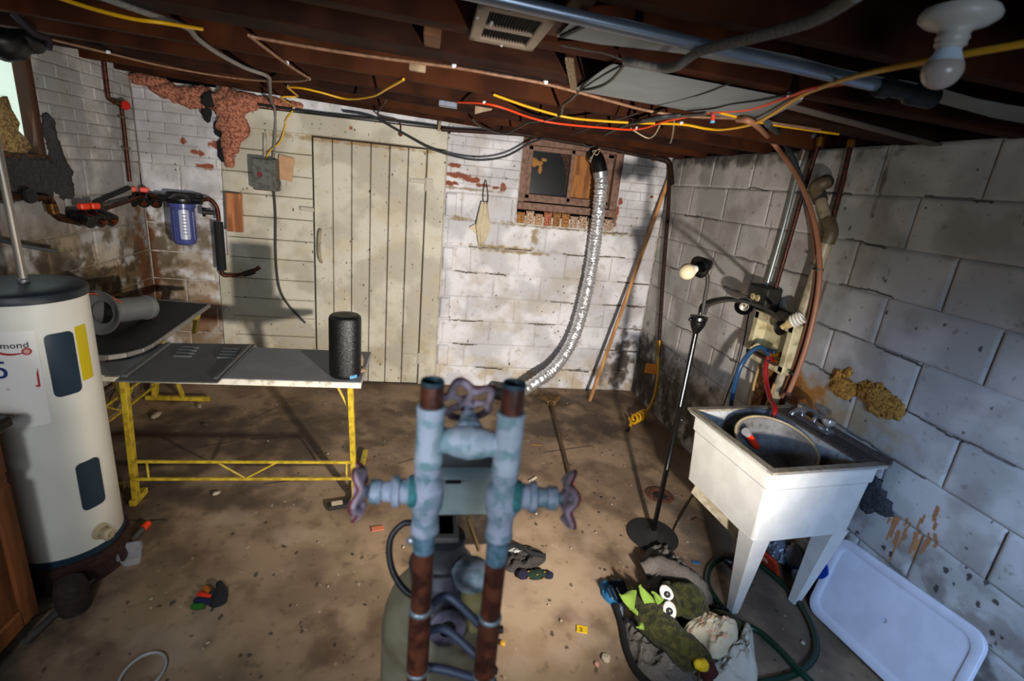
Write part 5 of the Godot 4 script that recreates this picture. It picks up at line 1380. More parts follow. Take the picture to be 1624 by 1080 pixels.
func back_wall_things() -> void:
	# ---- fuse box on the boards
	var c := Vector3(-3.032, 1.593, 0.06)
	var t := thing("fuse_box", "dark grey fuse box with a red badge on the cream boards", "electrical box", c)
	var gm := M(Color(0.36, 0.35, 0.33), 0.5, 0.15, "grime", Vector3(4, 4, 4))
	part("box", MB.new().box(c, Vector3(0.155, 0.215, 0.1), Basis.IDENTITY, 0.005), gm, t)
	part("door", MB.new().box(c + Vector3(-0.012, 0, 0.053), Vector3(0.135, 0.205, 0.012), Basis.IDENTITY, 0.004), gm, t)
	part("badge", MB.new().lathe([Vector2(0, 0.004), Vector2(0.016, 0.004), Vector2(0.0175, 0), Vector2(0.0175, -0.003)], axis(c + Vector3(-0.03, 0.0, 0.06), Vector3.BACK), 20), M(Color(0.42, 0.09, 0.05), 0.5), t, "round red badge")
	part("switch_arm", MB.new().tube(smooth([c + Vector3(0.082, -0.1, 0.03), c + Vector3(0.1, -0.06, 0.04), c + Vector3(0.09, -0.03, 0.03), c + Vector3(0.075, -0.04, 0.05)], 4), 0.006, 8), gm, t)
	part("white_conduit", MB.new().tube([Vector3(-3.045, 1.866, 0.015), Vector3(-3.053, 1.681, 0.015)], 0.011, 10), M(Color(0.66, 0.63, 0.55), 0.6, 0, "grime"), t)
	solo("tan_wood_square", "small tan square of hardboard nailed beside the fuse box", "board", MB.new().box(Vector3(-2.914, 1.648, 0.022), Vector3(0.105, 0.165, 0.008), Basis(Vector3.BACK, -0.14), 0.002), M(Color(0.72, 0.56, 0.41), 0.7, 0, "cloud", Vector3(3, 3, 3)))
	# ---- cloth hanging from a cord
	t = thing("hanging_cloth", "limp cream cloth hanging from a black cord on the white wall", "cloth", Vector3(-1.482, 1.498, 0.03))
	var rows := []
	var nz := noise(31, 4.0, 3)
	for i in 15:
		var f := i / 14.0
		var row := []
		var top := Vector3(-1.475, 1.545, 0.02)
		var w := lerpf(0.025, 0.055, minf(f * 2.0, 1.0)) * (1.0 if f < 0.6 else lerpf(1.0, 0.25, (f - 0.6) / 0.4))
		for j in 9:
			var g := j / 8.0 - 0.5
			row.append(top + Vector3(g * 2.0 * w + 0.03 * f * (0.4 - absf(f - 0.5)), -f * 0.33, 0.02 + 0.016 * sin(j * 2.1 + f * 3.0) + 0.012 * nz.get_noise_2d(i * 0.1, j * 0.1)))
		rows.append(row)
	part("cloth", MB.new().shell(rows, 0.003, Vector3.BACK), M(Color(0.76, 0.71, 0.6), 0.95, 0, "cloud", Vector3(6, 6, 6)), t)
	part("flap", MB.new().ext(PackedVector2Array([Vector2(0, 0), Vector2(-0.085, -0.055), Vector2(-0.03, -0.11), Vector2(0.0, -0.08)]), 0.003, Transform3D(Basis(Vector3.UP, 0.2), Vector3(-1.492, 1.4, 0.012))), M(Color(0.78, 0.73, 0.62), 0.95), t)
	part("cord", MB.new().tube(smooth([Vector3(-1.474, 1.518, 0.03), Vector3(-1.489, 1.591, 0.02), Vector3(-1.478, 1.708, 0.012), Vector3(-1.45, 1.595, 0.02), Vector3(-1.451, 1.539, 0.03)], 5), 0.0035, 6), M(Color(0.08, 0.08, 0.08), 0.8), t)
	part("nail", MB.new().tube([Vector3(-1.476, 1.703, 0), Vector3(-1.478, 1.703, 0.02)], 0.004, 6), M(Color(0.2, 0.15, 0.12), 0.6), t)
	# ---- bent strap over the header, hook by the header's end
	cable("hanger_strap", "rusty bent strap hanging from a joist in front of the header board", "strap", [Vector3(-2.164, 2.084, 0.77), Vector3(-2.27, 2.06, 0.12), Vector3(-2.135, 2.047, 0.03), Vector3(-2.12, 1.961, 0.02)], 0.006, M(Color(0.22, 0.12, 0.07), 0.8))
	solo("rusty_knob", "rusty round bolt head on the header board under the strap", "bolt", MB.new().ball(Vector3(-2.119, 1.961, 0.03), Vector3(0.016, 0.016, 0.012), 10, 6), M(Color(0.36, 0.17, 0.1), 0.8))
	solo("wooden_peg", "small tan peg tucked at the right end of the header", "peg", MB.new().box(Vector3(-1.844, 2.054, 0.04), Vector3(0.02, 0.085, 0.02), Basis(Vector3.BACK, -0.15), 0.004), M(Color(0.55, 0.47, 0.36), 0.8))
	# ---- silver flexible duct
	t = thing("flexible_duct", "crinkled silver flexible dryer duct hanging from the window to the floor", "duct", Vector3(-1.25, 0.0, 0.3))
	var path := smooth([Vector3(-0.654, 1.95, 0.06), Vector3(-0.623, 1.897, 0.1), Vector3(-0.604, 1.793, 0.12), Vector3(-0.59, 1.583, 0.13), Vector3(-0.583, 1.242, 0.14), Vector3(-0.605, 0.885, 0.16), Vector3(-0.664, 0.538, 0.18), Vector3(-0.794, 0.297, 0.22), Vector3(-0.969, 0.177, 0.3), Vector3(-1.094, 0.06, 0.245), Vector3(-1.217, 0.055, 0.293)], 24)
	var fine := [path[0]]
	var acc := 0.0
	for i in range(1, path.size()):
		var n := maxi(1, int(path[i].distance_to(path[i - 1]) / 0.0045))
		for k in n: fine.append(path[i - 1].lerp(path[i], float(k + 1) / n))
	var mb := MB.new()
	var fr := []
	var cn := noise(77, 34.0, 3)
	var xx := Vector3.BACK
	for i in fine.size():
		var d: Vector3 = (fine[mini(i + 1, fine.size() - 1)] - fine[maxi(i - 1, 0)]).normalized()
		xx = (xx - d * xx.dot(d)).normalized()
		var yy := d.cross(xx)
		var w := absf(fposmod(i * 0.0045 / 0.024, 1.0) - 0.5) * 2.0
		var row := []
		for k in 26:
			var o := xx * cos(TAU * k / 26) + yy * sin(TAU * k / 26)
			row.append(fine[i] + o * (0.044 + 0.008 * w + 0.009 * cn.get_noise_3dv((fine[i] + o * 0.05) * 1.0)))
		fr.append(row)
	var i0 := 0
	while i0 < fr.size() - 1:
		var i1 := mini(i0 + 40, fr.size() - 1)
		mb.grid(fr.slice(i0, i1 + 1), fine[(i0 + i1) / 2], true)
		i0 = i1
	part("foil_hose", mb, M(Color(0.9, 0.9, 0.91), 0.36, 0.8), t)
	part("collar", MB.new().tube(smooth([Vector3(-0.636, 1.961, -0.1), Vector3(-0.653, 1.966, 0), Vector3(-0.64, 1.927, 0.09), Vector3(-0.612, 1.843, 0.12)], 5), 0.054, 22), M(Color(0.07, 0.07, 0.07), 0.4, 0.3), t, "dark collar at the window")
	part("clamp", MB.new().tube([Vector3(-0.618, 1.851, 0.12), Vector3(-0.607, 1.811, 0.121)], 0.0565, 22), M(Color(0.75, 0.75, 0.75), 0.3, 0.8), t)
	part("end_collar", MB.new().tube([Vector3(-1.186, 0.055, 0.291), Vector3(-1.279, 0.055, 0.246)], 0.06, 20), M(Color(0.12, 0.12, 0.12), 0.4, 0.4), t)
	cable("tie_string", "pale string tied round the duct collar at the window", "string", [Vector3(-0.671, 1.999, 0.151), Vector3(-0.705, 1.987, 0.14), Vector3(-0.673, 1.963, 0.16), Vector3(-0.657, 2.009, 0.15), Vector3(-0.699, 1.973, 0.16), Vector3(-0.716, 1.905, 0.15)], 0.0035, M(Color(0.66, 0.6, 0.48), 0.8), "", 6, 6)
	# ---- broom
	var ba := Vector3(-0.843, 0.03, 0.388)
	var bb := Vector3(-0.967, 0.016, 1.479)
	t = thing("broom", "worn straw broom lying on the floor with its handle toward the room", "broom", Vector3(ba.x, 0, ba.z))
	part("handle", MB.new().tube([ba, bb], 0.0125, 10), M(Color(0.36, 0.27, 0.17), 0.7, 0, "wood"), t)
	part("ferrule", MB.new().tube([ba + (ba - bb).normalized() * 0.02, ba, ba + (bb - ba).normalized() * 0.03], [0.03, 0.022, 0.015], 10), M(Color(0.34, 0.26, 0.15), 0.8), t)
	var bd := (ba - bb).normalized()
	var bs := bd.cross(Vector3.UP).normalized()
	for i in 60:
		var u := rng.randf_range(-1, 1)
		var s0 := ba + bs * u * 0.03 + Vector3(0, rng.randf_range(-0.012, 0.02), 0)
		var s1 := ba + bd * rng.randf_range(0.14, 0.2) + bs * u * 0.105
		s1.y = 0.012 + rng.randf_range(0, 0.03)
		part("straw", MB.new().tube([s0, s0.lerp(s1, 0.5) + Vector3(0, 0.006, 0), s1], [0.006, 0.0085, 0.004], 5), M(Color(0.46, 0.33, 0.18), 0.9) if i == 0 else straw_m, t)
		if i == 0: straw_m = (t.get_child(t.get_child_count() - 1) as MeshInstance3D).material_override
	part("stitching", MB.new().tube([ba + bd * 0.07 - bs * 0.06 + Vector3(0, 0.03, 0), ba + bd * 0.07 + Vector3(0, 0.042, 0), ba + bd * 0.07 + bs * 0.06 + Vector3(0, 0.03, 0)], 0.004, 6), M(Color(0.2, 0.16, 0.1), 0.9), t)
	part("hang_tab", MB.new().box(bb + (bb - ba).normalized() * 0.02, Vector3(0.04, 0.006, 0.03), Basis(Vector3.UP, 0.4), 0.001), M(Color(0.62, 0.28, 0.12), 0.8), t)
	# ---- stick leaning in the corner
	var sa := Vector3(-0.481, 0.012, 0.279)
	solo("leaning_stick", "tall orange-brown wooden stick leaning into the back right corner", "stick", MB.new().bar(sa, Vector3(-0.03, 1.847, 0.061), 0.026, 0.02, Vector3.BACK, 0.003), M(Color(0.78, 0.57, 0.33), 0.6, 0, "woodv", Vector3(2, 2, 2)))
	# ---- brown pipe along the wall top and down the corner, with the yellow hose on its end
	t = thing("gas_pipe", "rusty brown pipe along the wall head turning down the back right corner", "pipe", Vector3(-0.03, 0.593, 0.422))
	var rp := M(Color(0.2, 0.12, 0.075), 0.7, 0.3, "rust", Vector3(6, 6, 6))
	part("pipe", MB.new().tube(rounded([Vector3(-1.829, 2.025, 0.04), Vector3(-1.225, 2.057, 0.04), Vector3(-0.578, 2.027, 0.04), Vector3(-0.04, 1.985, 0.05), Vector3(-0.035, 1.634, 0.162), Vector3(-0.035, 1.153, 0.276), Vector3(-0.035, 0.596, 0.432)], 0.06), 0.0155, 10), rp, t)
	part("elbow", MB.new().tube(rounded([Vector3(-0.159, 2.001, 0.042), Vector3(-0.04, 1.985, 0.05), Vector3(-0.036, 1.815, 0.143)], 0.05), 0.022, 12), rp, t)
	part("gas_cock", MB.new().tube([Vector3(-0.035, 0.623, 0.432), Vector3(-0.035, 0.563, 0.446), Vector3(-0.035, 0.559, 0.448), Vector3(-0.035, 0.504, 0.46)], [0.022, 0.022, 0.016, 0.016], 10), M(Color(0.5, 0.36, 0.08), 0.4, 0.6), t)
	var gx := Vector3(-0.035, 0.495, 0.464)
	t = thing("gas_hose", "yellow coiled gas hose with an orange tag hanging by the right wall", "hose", gx)
	var ym := M(Color(0.78, 0.58, 0.03), 0.4)
	part("steel_nut", MB.new().tube([gx + Vector3(0, 0.012, 0), gx + Vector3(0, -0.02, 0)], 0.014, 6), M(Color(0.6, 0.6, 0.6), 0.3, 0.8), t)
	part("tag", MB.new().box(Vector3(-0.08, 0.399, 0.485), Vector3(0.105, 0.085, 0.008), Basis(Vector3.UP, -0.25), 0.003), M(Color(0.85, 0.5, 0.04), 0.5), t, "orange tag")
	part("hose", MB.new().tube(smooth([gx, Vector3(-0.04, 0.337, 0.531), Vector3(-0.05, 0.213, 0.559), Vector3(-0.09, 0.118, 0.593), Vector3(-0.135, 0.05, 0.603), Vector3(-0.186, 0.04, 0.652)], 6), 0.0125, 10), ym, t)
	var coil := []
	var c0 := Vector3(-0.115, 0.05, 0.58)
	var c1 := Vector3(-0.263, 0.045, 0.687)
	for i in 60:
		var f := i / 59.0
		var ang := f * TAU * 4.0
		var dirv := (c1 - c0).normalized()
		var sd := dirv.cross(Vector3.UP).normalized()
		coil.append(c0.lerp(c1, f) + (Vector3.UP * sin(ang) + sd * cos(ang)) * 0.03)
	part("coil", MB.new().tube(coil, 0.011, 8), ym, t)
	part("hose", MB.new().tube(smooth([coil[-1], Vector3(-0.286, 0.04, 0.72), Vector3(-0.316, 0.02, 0.766)], 5), 0.0125, 8), ym, t)
	part("black_end", MB.new().tube([Vector3(-0.312, 0.02, 0.755), Vector3(-0.349, 0.018, 0.813)], 0.014, 8), M(Color(0.05, 0.05, 0.05), 0.5), t)

var straw_m: Material

func right_wall_things() -> void:
	var galv := M(Color(0.55, 0.58, 0.58), 0.35, 0.7, "cloud", Vector3(4, 4, 4))
	var cop := M(Color(0.3, 0.12, 0.075), 0.5, 0.5, "copper", Vector3(5, 5, 5))
	var brass := M(Color(0.5, 0.34, 0.08), 0.4, 0.6)
	# ---- conduit, socket box
	var t := thing("conduit", "thin galvanised conduit running down the right wall to the socket box", "conduit", Vector3(-0.025, 1.282, 1.529))
	part("tube", MB.new().tube(smooth([Vector3(-0.06, 2.074, 1.642), Vector3(-0.05, 2.032, 1.588), Vector3(-0.03, 1.985, 1.549), Vector3(-0.025, 1.862, 1.542), Vector3(-0.025, 1.587, 1.539), Vector3(-0.03, 1.285, 1.529)], 6), 0.0105, 10), galv, t)
	part("collar", MB.new().tube([Vector3(-0.035, 2.005, 1.561), Vector3(-0.03, 1.957, 1.55)], 0.016, 10), M(Color(0.35, 0.3, 0.28), 0.5, 0.5), t)
	var sb := Vector3(-0.05, 1.236, 1.526)
	t = thing("socket_box", "dark metal double socket box with cream outlets on the right wall", "socket", sb)
	var dark := M(Color(0.13, 0.115, 0.09), 0.6, 0.2, "grime", Vector3(6, 6, 6))
	part("box", MB.new().box(sb + Vector3(0.0, 0.0, 0.03), Vector3(0.09, 0.13, 0.17), Basis.IDENTITY, 0.006), dark, t)
	for k in 2:
		var o := sb + Vector3(-0.048, -0.002, 0.002 + k * 0.042)
		var outl := part("outlet", MB.new().lathe([Vector2(0, 0.004), Vector2(0.016, 0.004), Vector2(0.0185, 0.0), Vector2(0.0185, -0.004)], axis(o, Vector3.LEFT), 18), M(Color(0.68, 0.61, 0.42), 0.5), t)
		for s in [-1, 1]:
			part("slot", MB.new().box(o + Vector3(-0.0045, 0.003, 0.005 * s), Vector3(0.001, 0.008, 0.002)), M(Color(0.05, 0.04, 0.03), 0.9), outl)
	cable("power_cord", "thin black power cord dropping from the socket box behind the sink", "cord", [Vector3(-0.09, 1.19, 1.523), Vector3(-0.05, 1.11, 1.463), Vector3(-0.03, 0.954, 1.451), Vector3(-0.03, 0.752, 1.446), Vector3(-0.04, 0.556, 1.425), Vector3(-0.045, 0.16, 1.38), Vector3(-0.075, 0.03, 1.41), Vector3(-0.143, 0.008, 1.513), Vector3(-0.317, 0.006, 1.702), Vector3(-0.477, 0.006, 1.88), Vector3(-0.525, 0.006, 1.94)], 0.004, M(Color(0.03, 0.03, 0.03), 0.6))
	# ---- copper pipes
	t = thing("copper_pipe", "brown copper pipe with brass top running down to the socket box", "pipe", Vector3(-0.03, 1.256, 1.606))
	part("pipe", MB.new().tube([Vector3(-0.03, 2.071, 1.649), Vector3(-0.03, 1.739, 1.625), Vector3(-0.03, 1.249, 1.604)], 0.0115, 10), cop, t)
	part("fitting", MB.new().tube([Vector3(-0.03, 2.06, 1.649), Vector3(-0.03, 2.019, 1.652)], 0.018, 8), brass, t)
	t = thing("copper_pipe", "shorter red-brown copper pipe ending behind the plastic vent elbow", "pipe", Vector3(-0.03, 1.704, 1.874))
	part("pipe", MB.new().tube([Vector3(-0.03, 2.052, 1.852), Vector3(-0.03, 1.865, 1.867), Vector3(-0.03, 1.695, 1.87)], 0.0115, 10), cop, t)
	part("fitting", MB.new().tube([Vector3(-0.03, 2.036, 1.854), Vector3(-0.03, 2.004, 1.859)], 0.018, 8), brass, t)
	# ---- plastic drain vent
	var pvc := M(Color(0.62, 0.57, 0.47), 0.45, 0, "grime", Vector3(3, 3, 3))
	var pvd := M(Color(0.36, 0.31, 0.23), 0.55, 0, "grime", Vector3(4, 4, 4))
	t = thing("plastic_vent_pipe", "dirty cream plastic vent pipe zigzagging down the right wall", "pipe", Vector3(-0.05, 0.893, 1.893))
	part("pipe", MB.new().tube([Vector3(-0.06, 1.803, 1.767), Vector3(-0.06, 1.625, 1.92)], 0.0255, 14), pvc, t)
	part("elbow", MB.new().tube(rounded([Vector3(-0.05, 1.851, 1.798), Vector3(-0.075, 1.842, 1.795), Vector3(-0.075, 1.824, 1.756), Vector3(-0.06, 1.766, 1.794)], 0.03), 0.031, 14), pvd, t)
	part("open_stub", MB.new().tube([Vector3(-0.05, 1.853, 1.793), Vector3(-0.06, 1.85, 1.798)], 0.034, 14), M(Color(0.1, 0.08, 0.06), 0.8), t)
	part("coupling", MB.new().tube([Vector3(-0.06, 1.811, 1.759), Vector3(-0.06, 1.763, 1.799)], 0.032, 14), M(Color(0.2, 0.18, 0.15), 0.6), t)
	part("elbow", MB.new().tube(rounded([Vector3(-0.06, 1.679, 1.876), Vector3(-0.06, 1.631, 1.922), Vector3(-0.06, 1.581, 1.913)], 0.04), 0.0315, 14), pvd, t)
	part("pipe", MB.new().tube([Vector3(-0.06, 1.619, 1.911), Vector3(-0.06, 1.32, 1.888), Vector3(-0.06, 0.88, 1.862), Vector3(-0.06, 0.496, 1.828)], 0.026, 14), pvc, t)
	# ---- hoses
	var pex := M(Color(0.6, 0.4, 0.29), 0.5, 0, "cloud", Vector3(4, 4, 4))
	t = thing("water_hose", "long red-brown water hose curving from the ceiling down the right wall", "hose", Vector3(-0.1, 0.81, 1.944))
	part("hose", MB.new().tube(smooth([Vector3(-0.771, 2.013, 2.14), Vector3(-0.719, 2.001, 2.168), Vector3(-0.2, 2.038, 1.514), Vector3(-0.13, 1.934, 1.596), Vector3(-0.11, 1.812, 1.727), Vector3(-0.1, 1.672, 1.841), Vector3(-0.1, 1.536, 1.926), Vector3(-0.1, 1.398, 1.979), Vector3(-0.1, 1.223, 2.005), Vector3(-0.1, 1.035, 2.005), Vector3(-0.1, 0.843, 1.979)], 8), 0.0115, 10), pex, t)
	for q in [Vector3(-0.1, 1.46, 1.947), Vector3(-0.1, 0.953, 1.978)]:
		part("cable_tie", MB.new().tube([q + Vector3(0, 0.004, 0), q - Vector3(0, 0.004, 0)], 0.024, 10), M(Color(0.03, 0.03, 0.03), 0.5), t, "black cable tie")
	cable("water_hose", "second brown hose strapped along the inside of the long curved hose", "hose", [Vector3(-0.075, 1.727, 1.746), Vector3(-0.075, 1.586, 1.843), Vector3(-0.075, 1.445, 1.905), Vector3(-0.075, 1.3, 1.94), Vector3(-0.075, 1.145, 1.948), Vector3(-0.075, 0.996, 1.943), Vector3(-0.075, 0.797, 1.915)], 0.0105, M(Color(0.45, 0.28, 0.2), 0.5, 0, "cloud"), "", 8, 10)
	cable("grey_hose", "grey hose hanging from the ceiling beside the red-brown hose", "hose", [Vector3(-0.657, 2.008, 2.158), Vector3(-0.16, 2.062, 1.528), Vector3(-0.12, 1.974, 1.586), Vector3(-0.09, 1.872, 1.651), Vector3(-0.07, 1.756, 1.724), Vector3(-0.06, 1.685, 1.774)], 0.014, M(Color(0.17, 0.18, 0.19), 0.6, 0, "cloud"), "", 8, 10)
	# ---- washing machine connection box on old boards
	var w0 := Vector3(-0.06, 1.042, 1.727)
	t = thing("washer_outlet_box", "off-white recessed washer outlet box with a blue valve above the sink", "outlet box", w0)
	var wm := M(Color(0.74, 0.7, 0.55), 0.55, 0, "grime", Vector3(2.5, 2.5, 2.5))
	var zb := Vector3(-0.115, 1.052, 1.77)
	var mb := MB.new()
	mb.box(zb + Vector3(0.03, 0.105, 0), Vector3(0.075, 0.045, 0.31), Basis.IDENTITY, 0.004)
	mb.box(zb + Vector3(0.03, -0.112, 0), Vector3(0.075, 0.045, 0.31), Basis.IDENTITY, 0.004)
	mb.box(zb + Vector3(0.03, 0, -0.138), Vector3(0.075, 0.25, 0.04), Basis.IDENTITY, 0.004)
	mb.box(zb + Vector3(0.03, 0, 0.138), Vector3(0.075, 0.25, 0.04), Basis.IDENTITY, 0.004)
	mb.box(zb + Vector3(0.062, 0, 0), Vector3(0.02, 0.25, 0.29), Basis.IDENTITY, 0.003)
	part("box", mb, wm, t)
	part("rusty_slot", MB.new().box(zb + Vector3(-0.012, -0.09, 0.02), Vector3(0.04, 0.012, 0.2)), M(Color(0.25, 0.15, 0.08), 0.9, 0, "rust"), t)
	var vb := zb + Vector3(0.0, -0.055, 0.06)
	part("valve", MB.new().tube([vb + Vector3(0.05, 0, 0), vb + Vector3(-0.025, 0, 0)], 0.014, 10), brass, t)
	part("valve_handle", MB.new().box(vb + Vector3(-0.02, 0.018, 0), Vector3(0.02, 0.02, 0.045), Basis(Vector3.UP, 0.4), 0.004), M(Color(0.02, 0.1, 0.2), 0.5), t, "blue valve handle")
	part("valve", MB.new().tube([vb + Vector3(0.05, -0.03, 0.035), vb + Vector3(-0.02, -0.03, 0.035)], 0.013, 10), brass, t)
	cable("blue_hose", "blue washer hose arching from the outlet box into the sink", "hose", [vb + Vector3(-0.015, -0.01, -0.005), Vector3(-0.15, 1.014, 1.772), Vector3(-0.18, 0.972, 1.734), Vector3(-0.2, 0.879, 1.71), Vector3(-0.24, 0.776, 1.755), Vector3(-0.3, 0.69, 1.851), Vector3(-0.42, 0.6, 2.08), Vector3(-0.4, 0.52, 2.12)], 0.013, M(Color(0.1, 0.24, 0.36), 0.4), "", 8, 10)
	cable("red_hose", "red washer hose hanging from the outlet box into the sink", "hose", [vb + Vector3(-0.02, -0.03, 0.035), Vector3(-0.13, 0.983, 1.818), Vector3(-0.15, 0.921, 1.84), Vector3(-0.16, 0.854, 1.891), Vector3(-0.2, 0.819, 1.987), Vector3(-0.24, 0.79, 2.089), Vector3(-0.3, 0.6, 2.1), Vector3(-0.3, 0.5, 2.15)], 0.0125, M(Color(0.5, 0.07, 0.07), 0.4), "", 8, 10)
	var bm := M(Color(0.5, 0.33, 0.1), 0.8, 0, "rust", Vector3(4, 4, 4))
	solo("mounting_board", "stained yellow-brown timber behind the hoses under the outlet box", "board", MB.new().box(Vector3(-0.025, 0.66, 1.7), Vector3(0.045, 0.56, 0.09), Basis.IDENTITY, 0.004), bm)
	solo("mounting_board", "second stained timber, beside the plastic pipe under the outlet box", "board", MB.new().box(Vector3(-0.025, 0.66, 1.83), Vector3(0.04, 0.56, 0.06), Basis.IDENTITY, 0.004), M(Color(0.42, 0.3, 0.16), 0.8, 0, "rust", Vector3(4, 4, 4)))
	cable("clear_tube", "yellowed clear tube looping between the boards behind the sink", "tube", [Vector3(-0.09, 0.93, 1.72), Vector3(-0.1, 0.8, 1.72), Vector3(-0.1, 0.68, 1.74), Vector3(-0.11, 0.6, 1.78), Vector3(-0.1, 0.66, 1.84), Vector3(-0.09, 0.85, 1.86)], 0.008, M(Color(0.6, 0.48, 0.3), 0.4))
	# ---- expanding foam and damage on the wall
	mb = MB.new()
	for q in [[1330,600,0.03], [1337,612,0.05], [1345,618,0.045], [1328,618,0.035], [1340,630,0.03]]:
		pass
	foam_lumps(mb, [[Vector3(0, 0.989, 2.139), Vector3(0.022, 0.05, 0.04)], [Vector3(0, 0.973, 2.175), Vector3(0.03, 0.05, 0.06)], [Vector3(0, 0.979, 2.217), Vector3(0.022, 0.035, 0.04)], [Vector3(0, 1.037, 2.18), Vector3(0.016, 0.025, 0.02)]], 51, 0.6)
	var fm := M(Color(0.8, 0.63, 0.28), 0.9, 0, "rust", Vector3(12, 12, 12), 0.5, "bump")
	solo("expanding_foam", "smaller patch of yellow expanding foam on the right wall", "foam", mb, fm, "foam patches on the right wall")
	mb = MB.new()
	foam_lumps(mb, [[Vector3(0, 0.999, 2.306), Vector3(0.025, 0.045, 0.05)], [Vector3(0, 1.002, 2.351), Vector3(0.035, 0.05, 0.06)], [Vector3(-0, 0.987, 2.394), Vector3(0.03, 0.05, 0.06)], [Vector3(0, 0.985, 2.437), Vector3(0.025, 0.045, 0.045)], [Vector3(0, 0.96, 2.36), Vector3(0.025, 0.04, 0.05)]], 57, 0.6)
	solo("expanding_foam", "larger patch of yellow expanding foam on the right wall", "foam", mb, fm, "foam patches on the right wall")
	mb = MB.new()
	foam_lumps(mb, [[Vector3(0, 0.629, 2.467), Vector3(0.014, 0.06, 0.05)], [Vector3(0, 0.598, 2.511), Vector3(0.016, 0.05, 0.05)], [Vector3(0, 0.584, 2.538), Vector3(0.012, 0.035, 0.045)], [Vector3(-0, 0.58, 2.463), Vector3(0.014, 0.06, 0.04)]], 61, 0.6)
	solo("grey_mortar_patch", "rough grey mortar patch on the white wall under the sink corner", "mortar patch", mb, M(Color(0.24, 0.245, 0.26), 0.95, 0, "grime", Vector3(8, 8, 8), 0.5, "bump"))

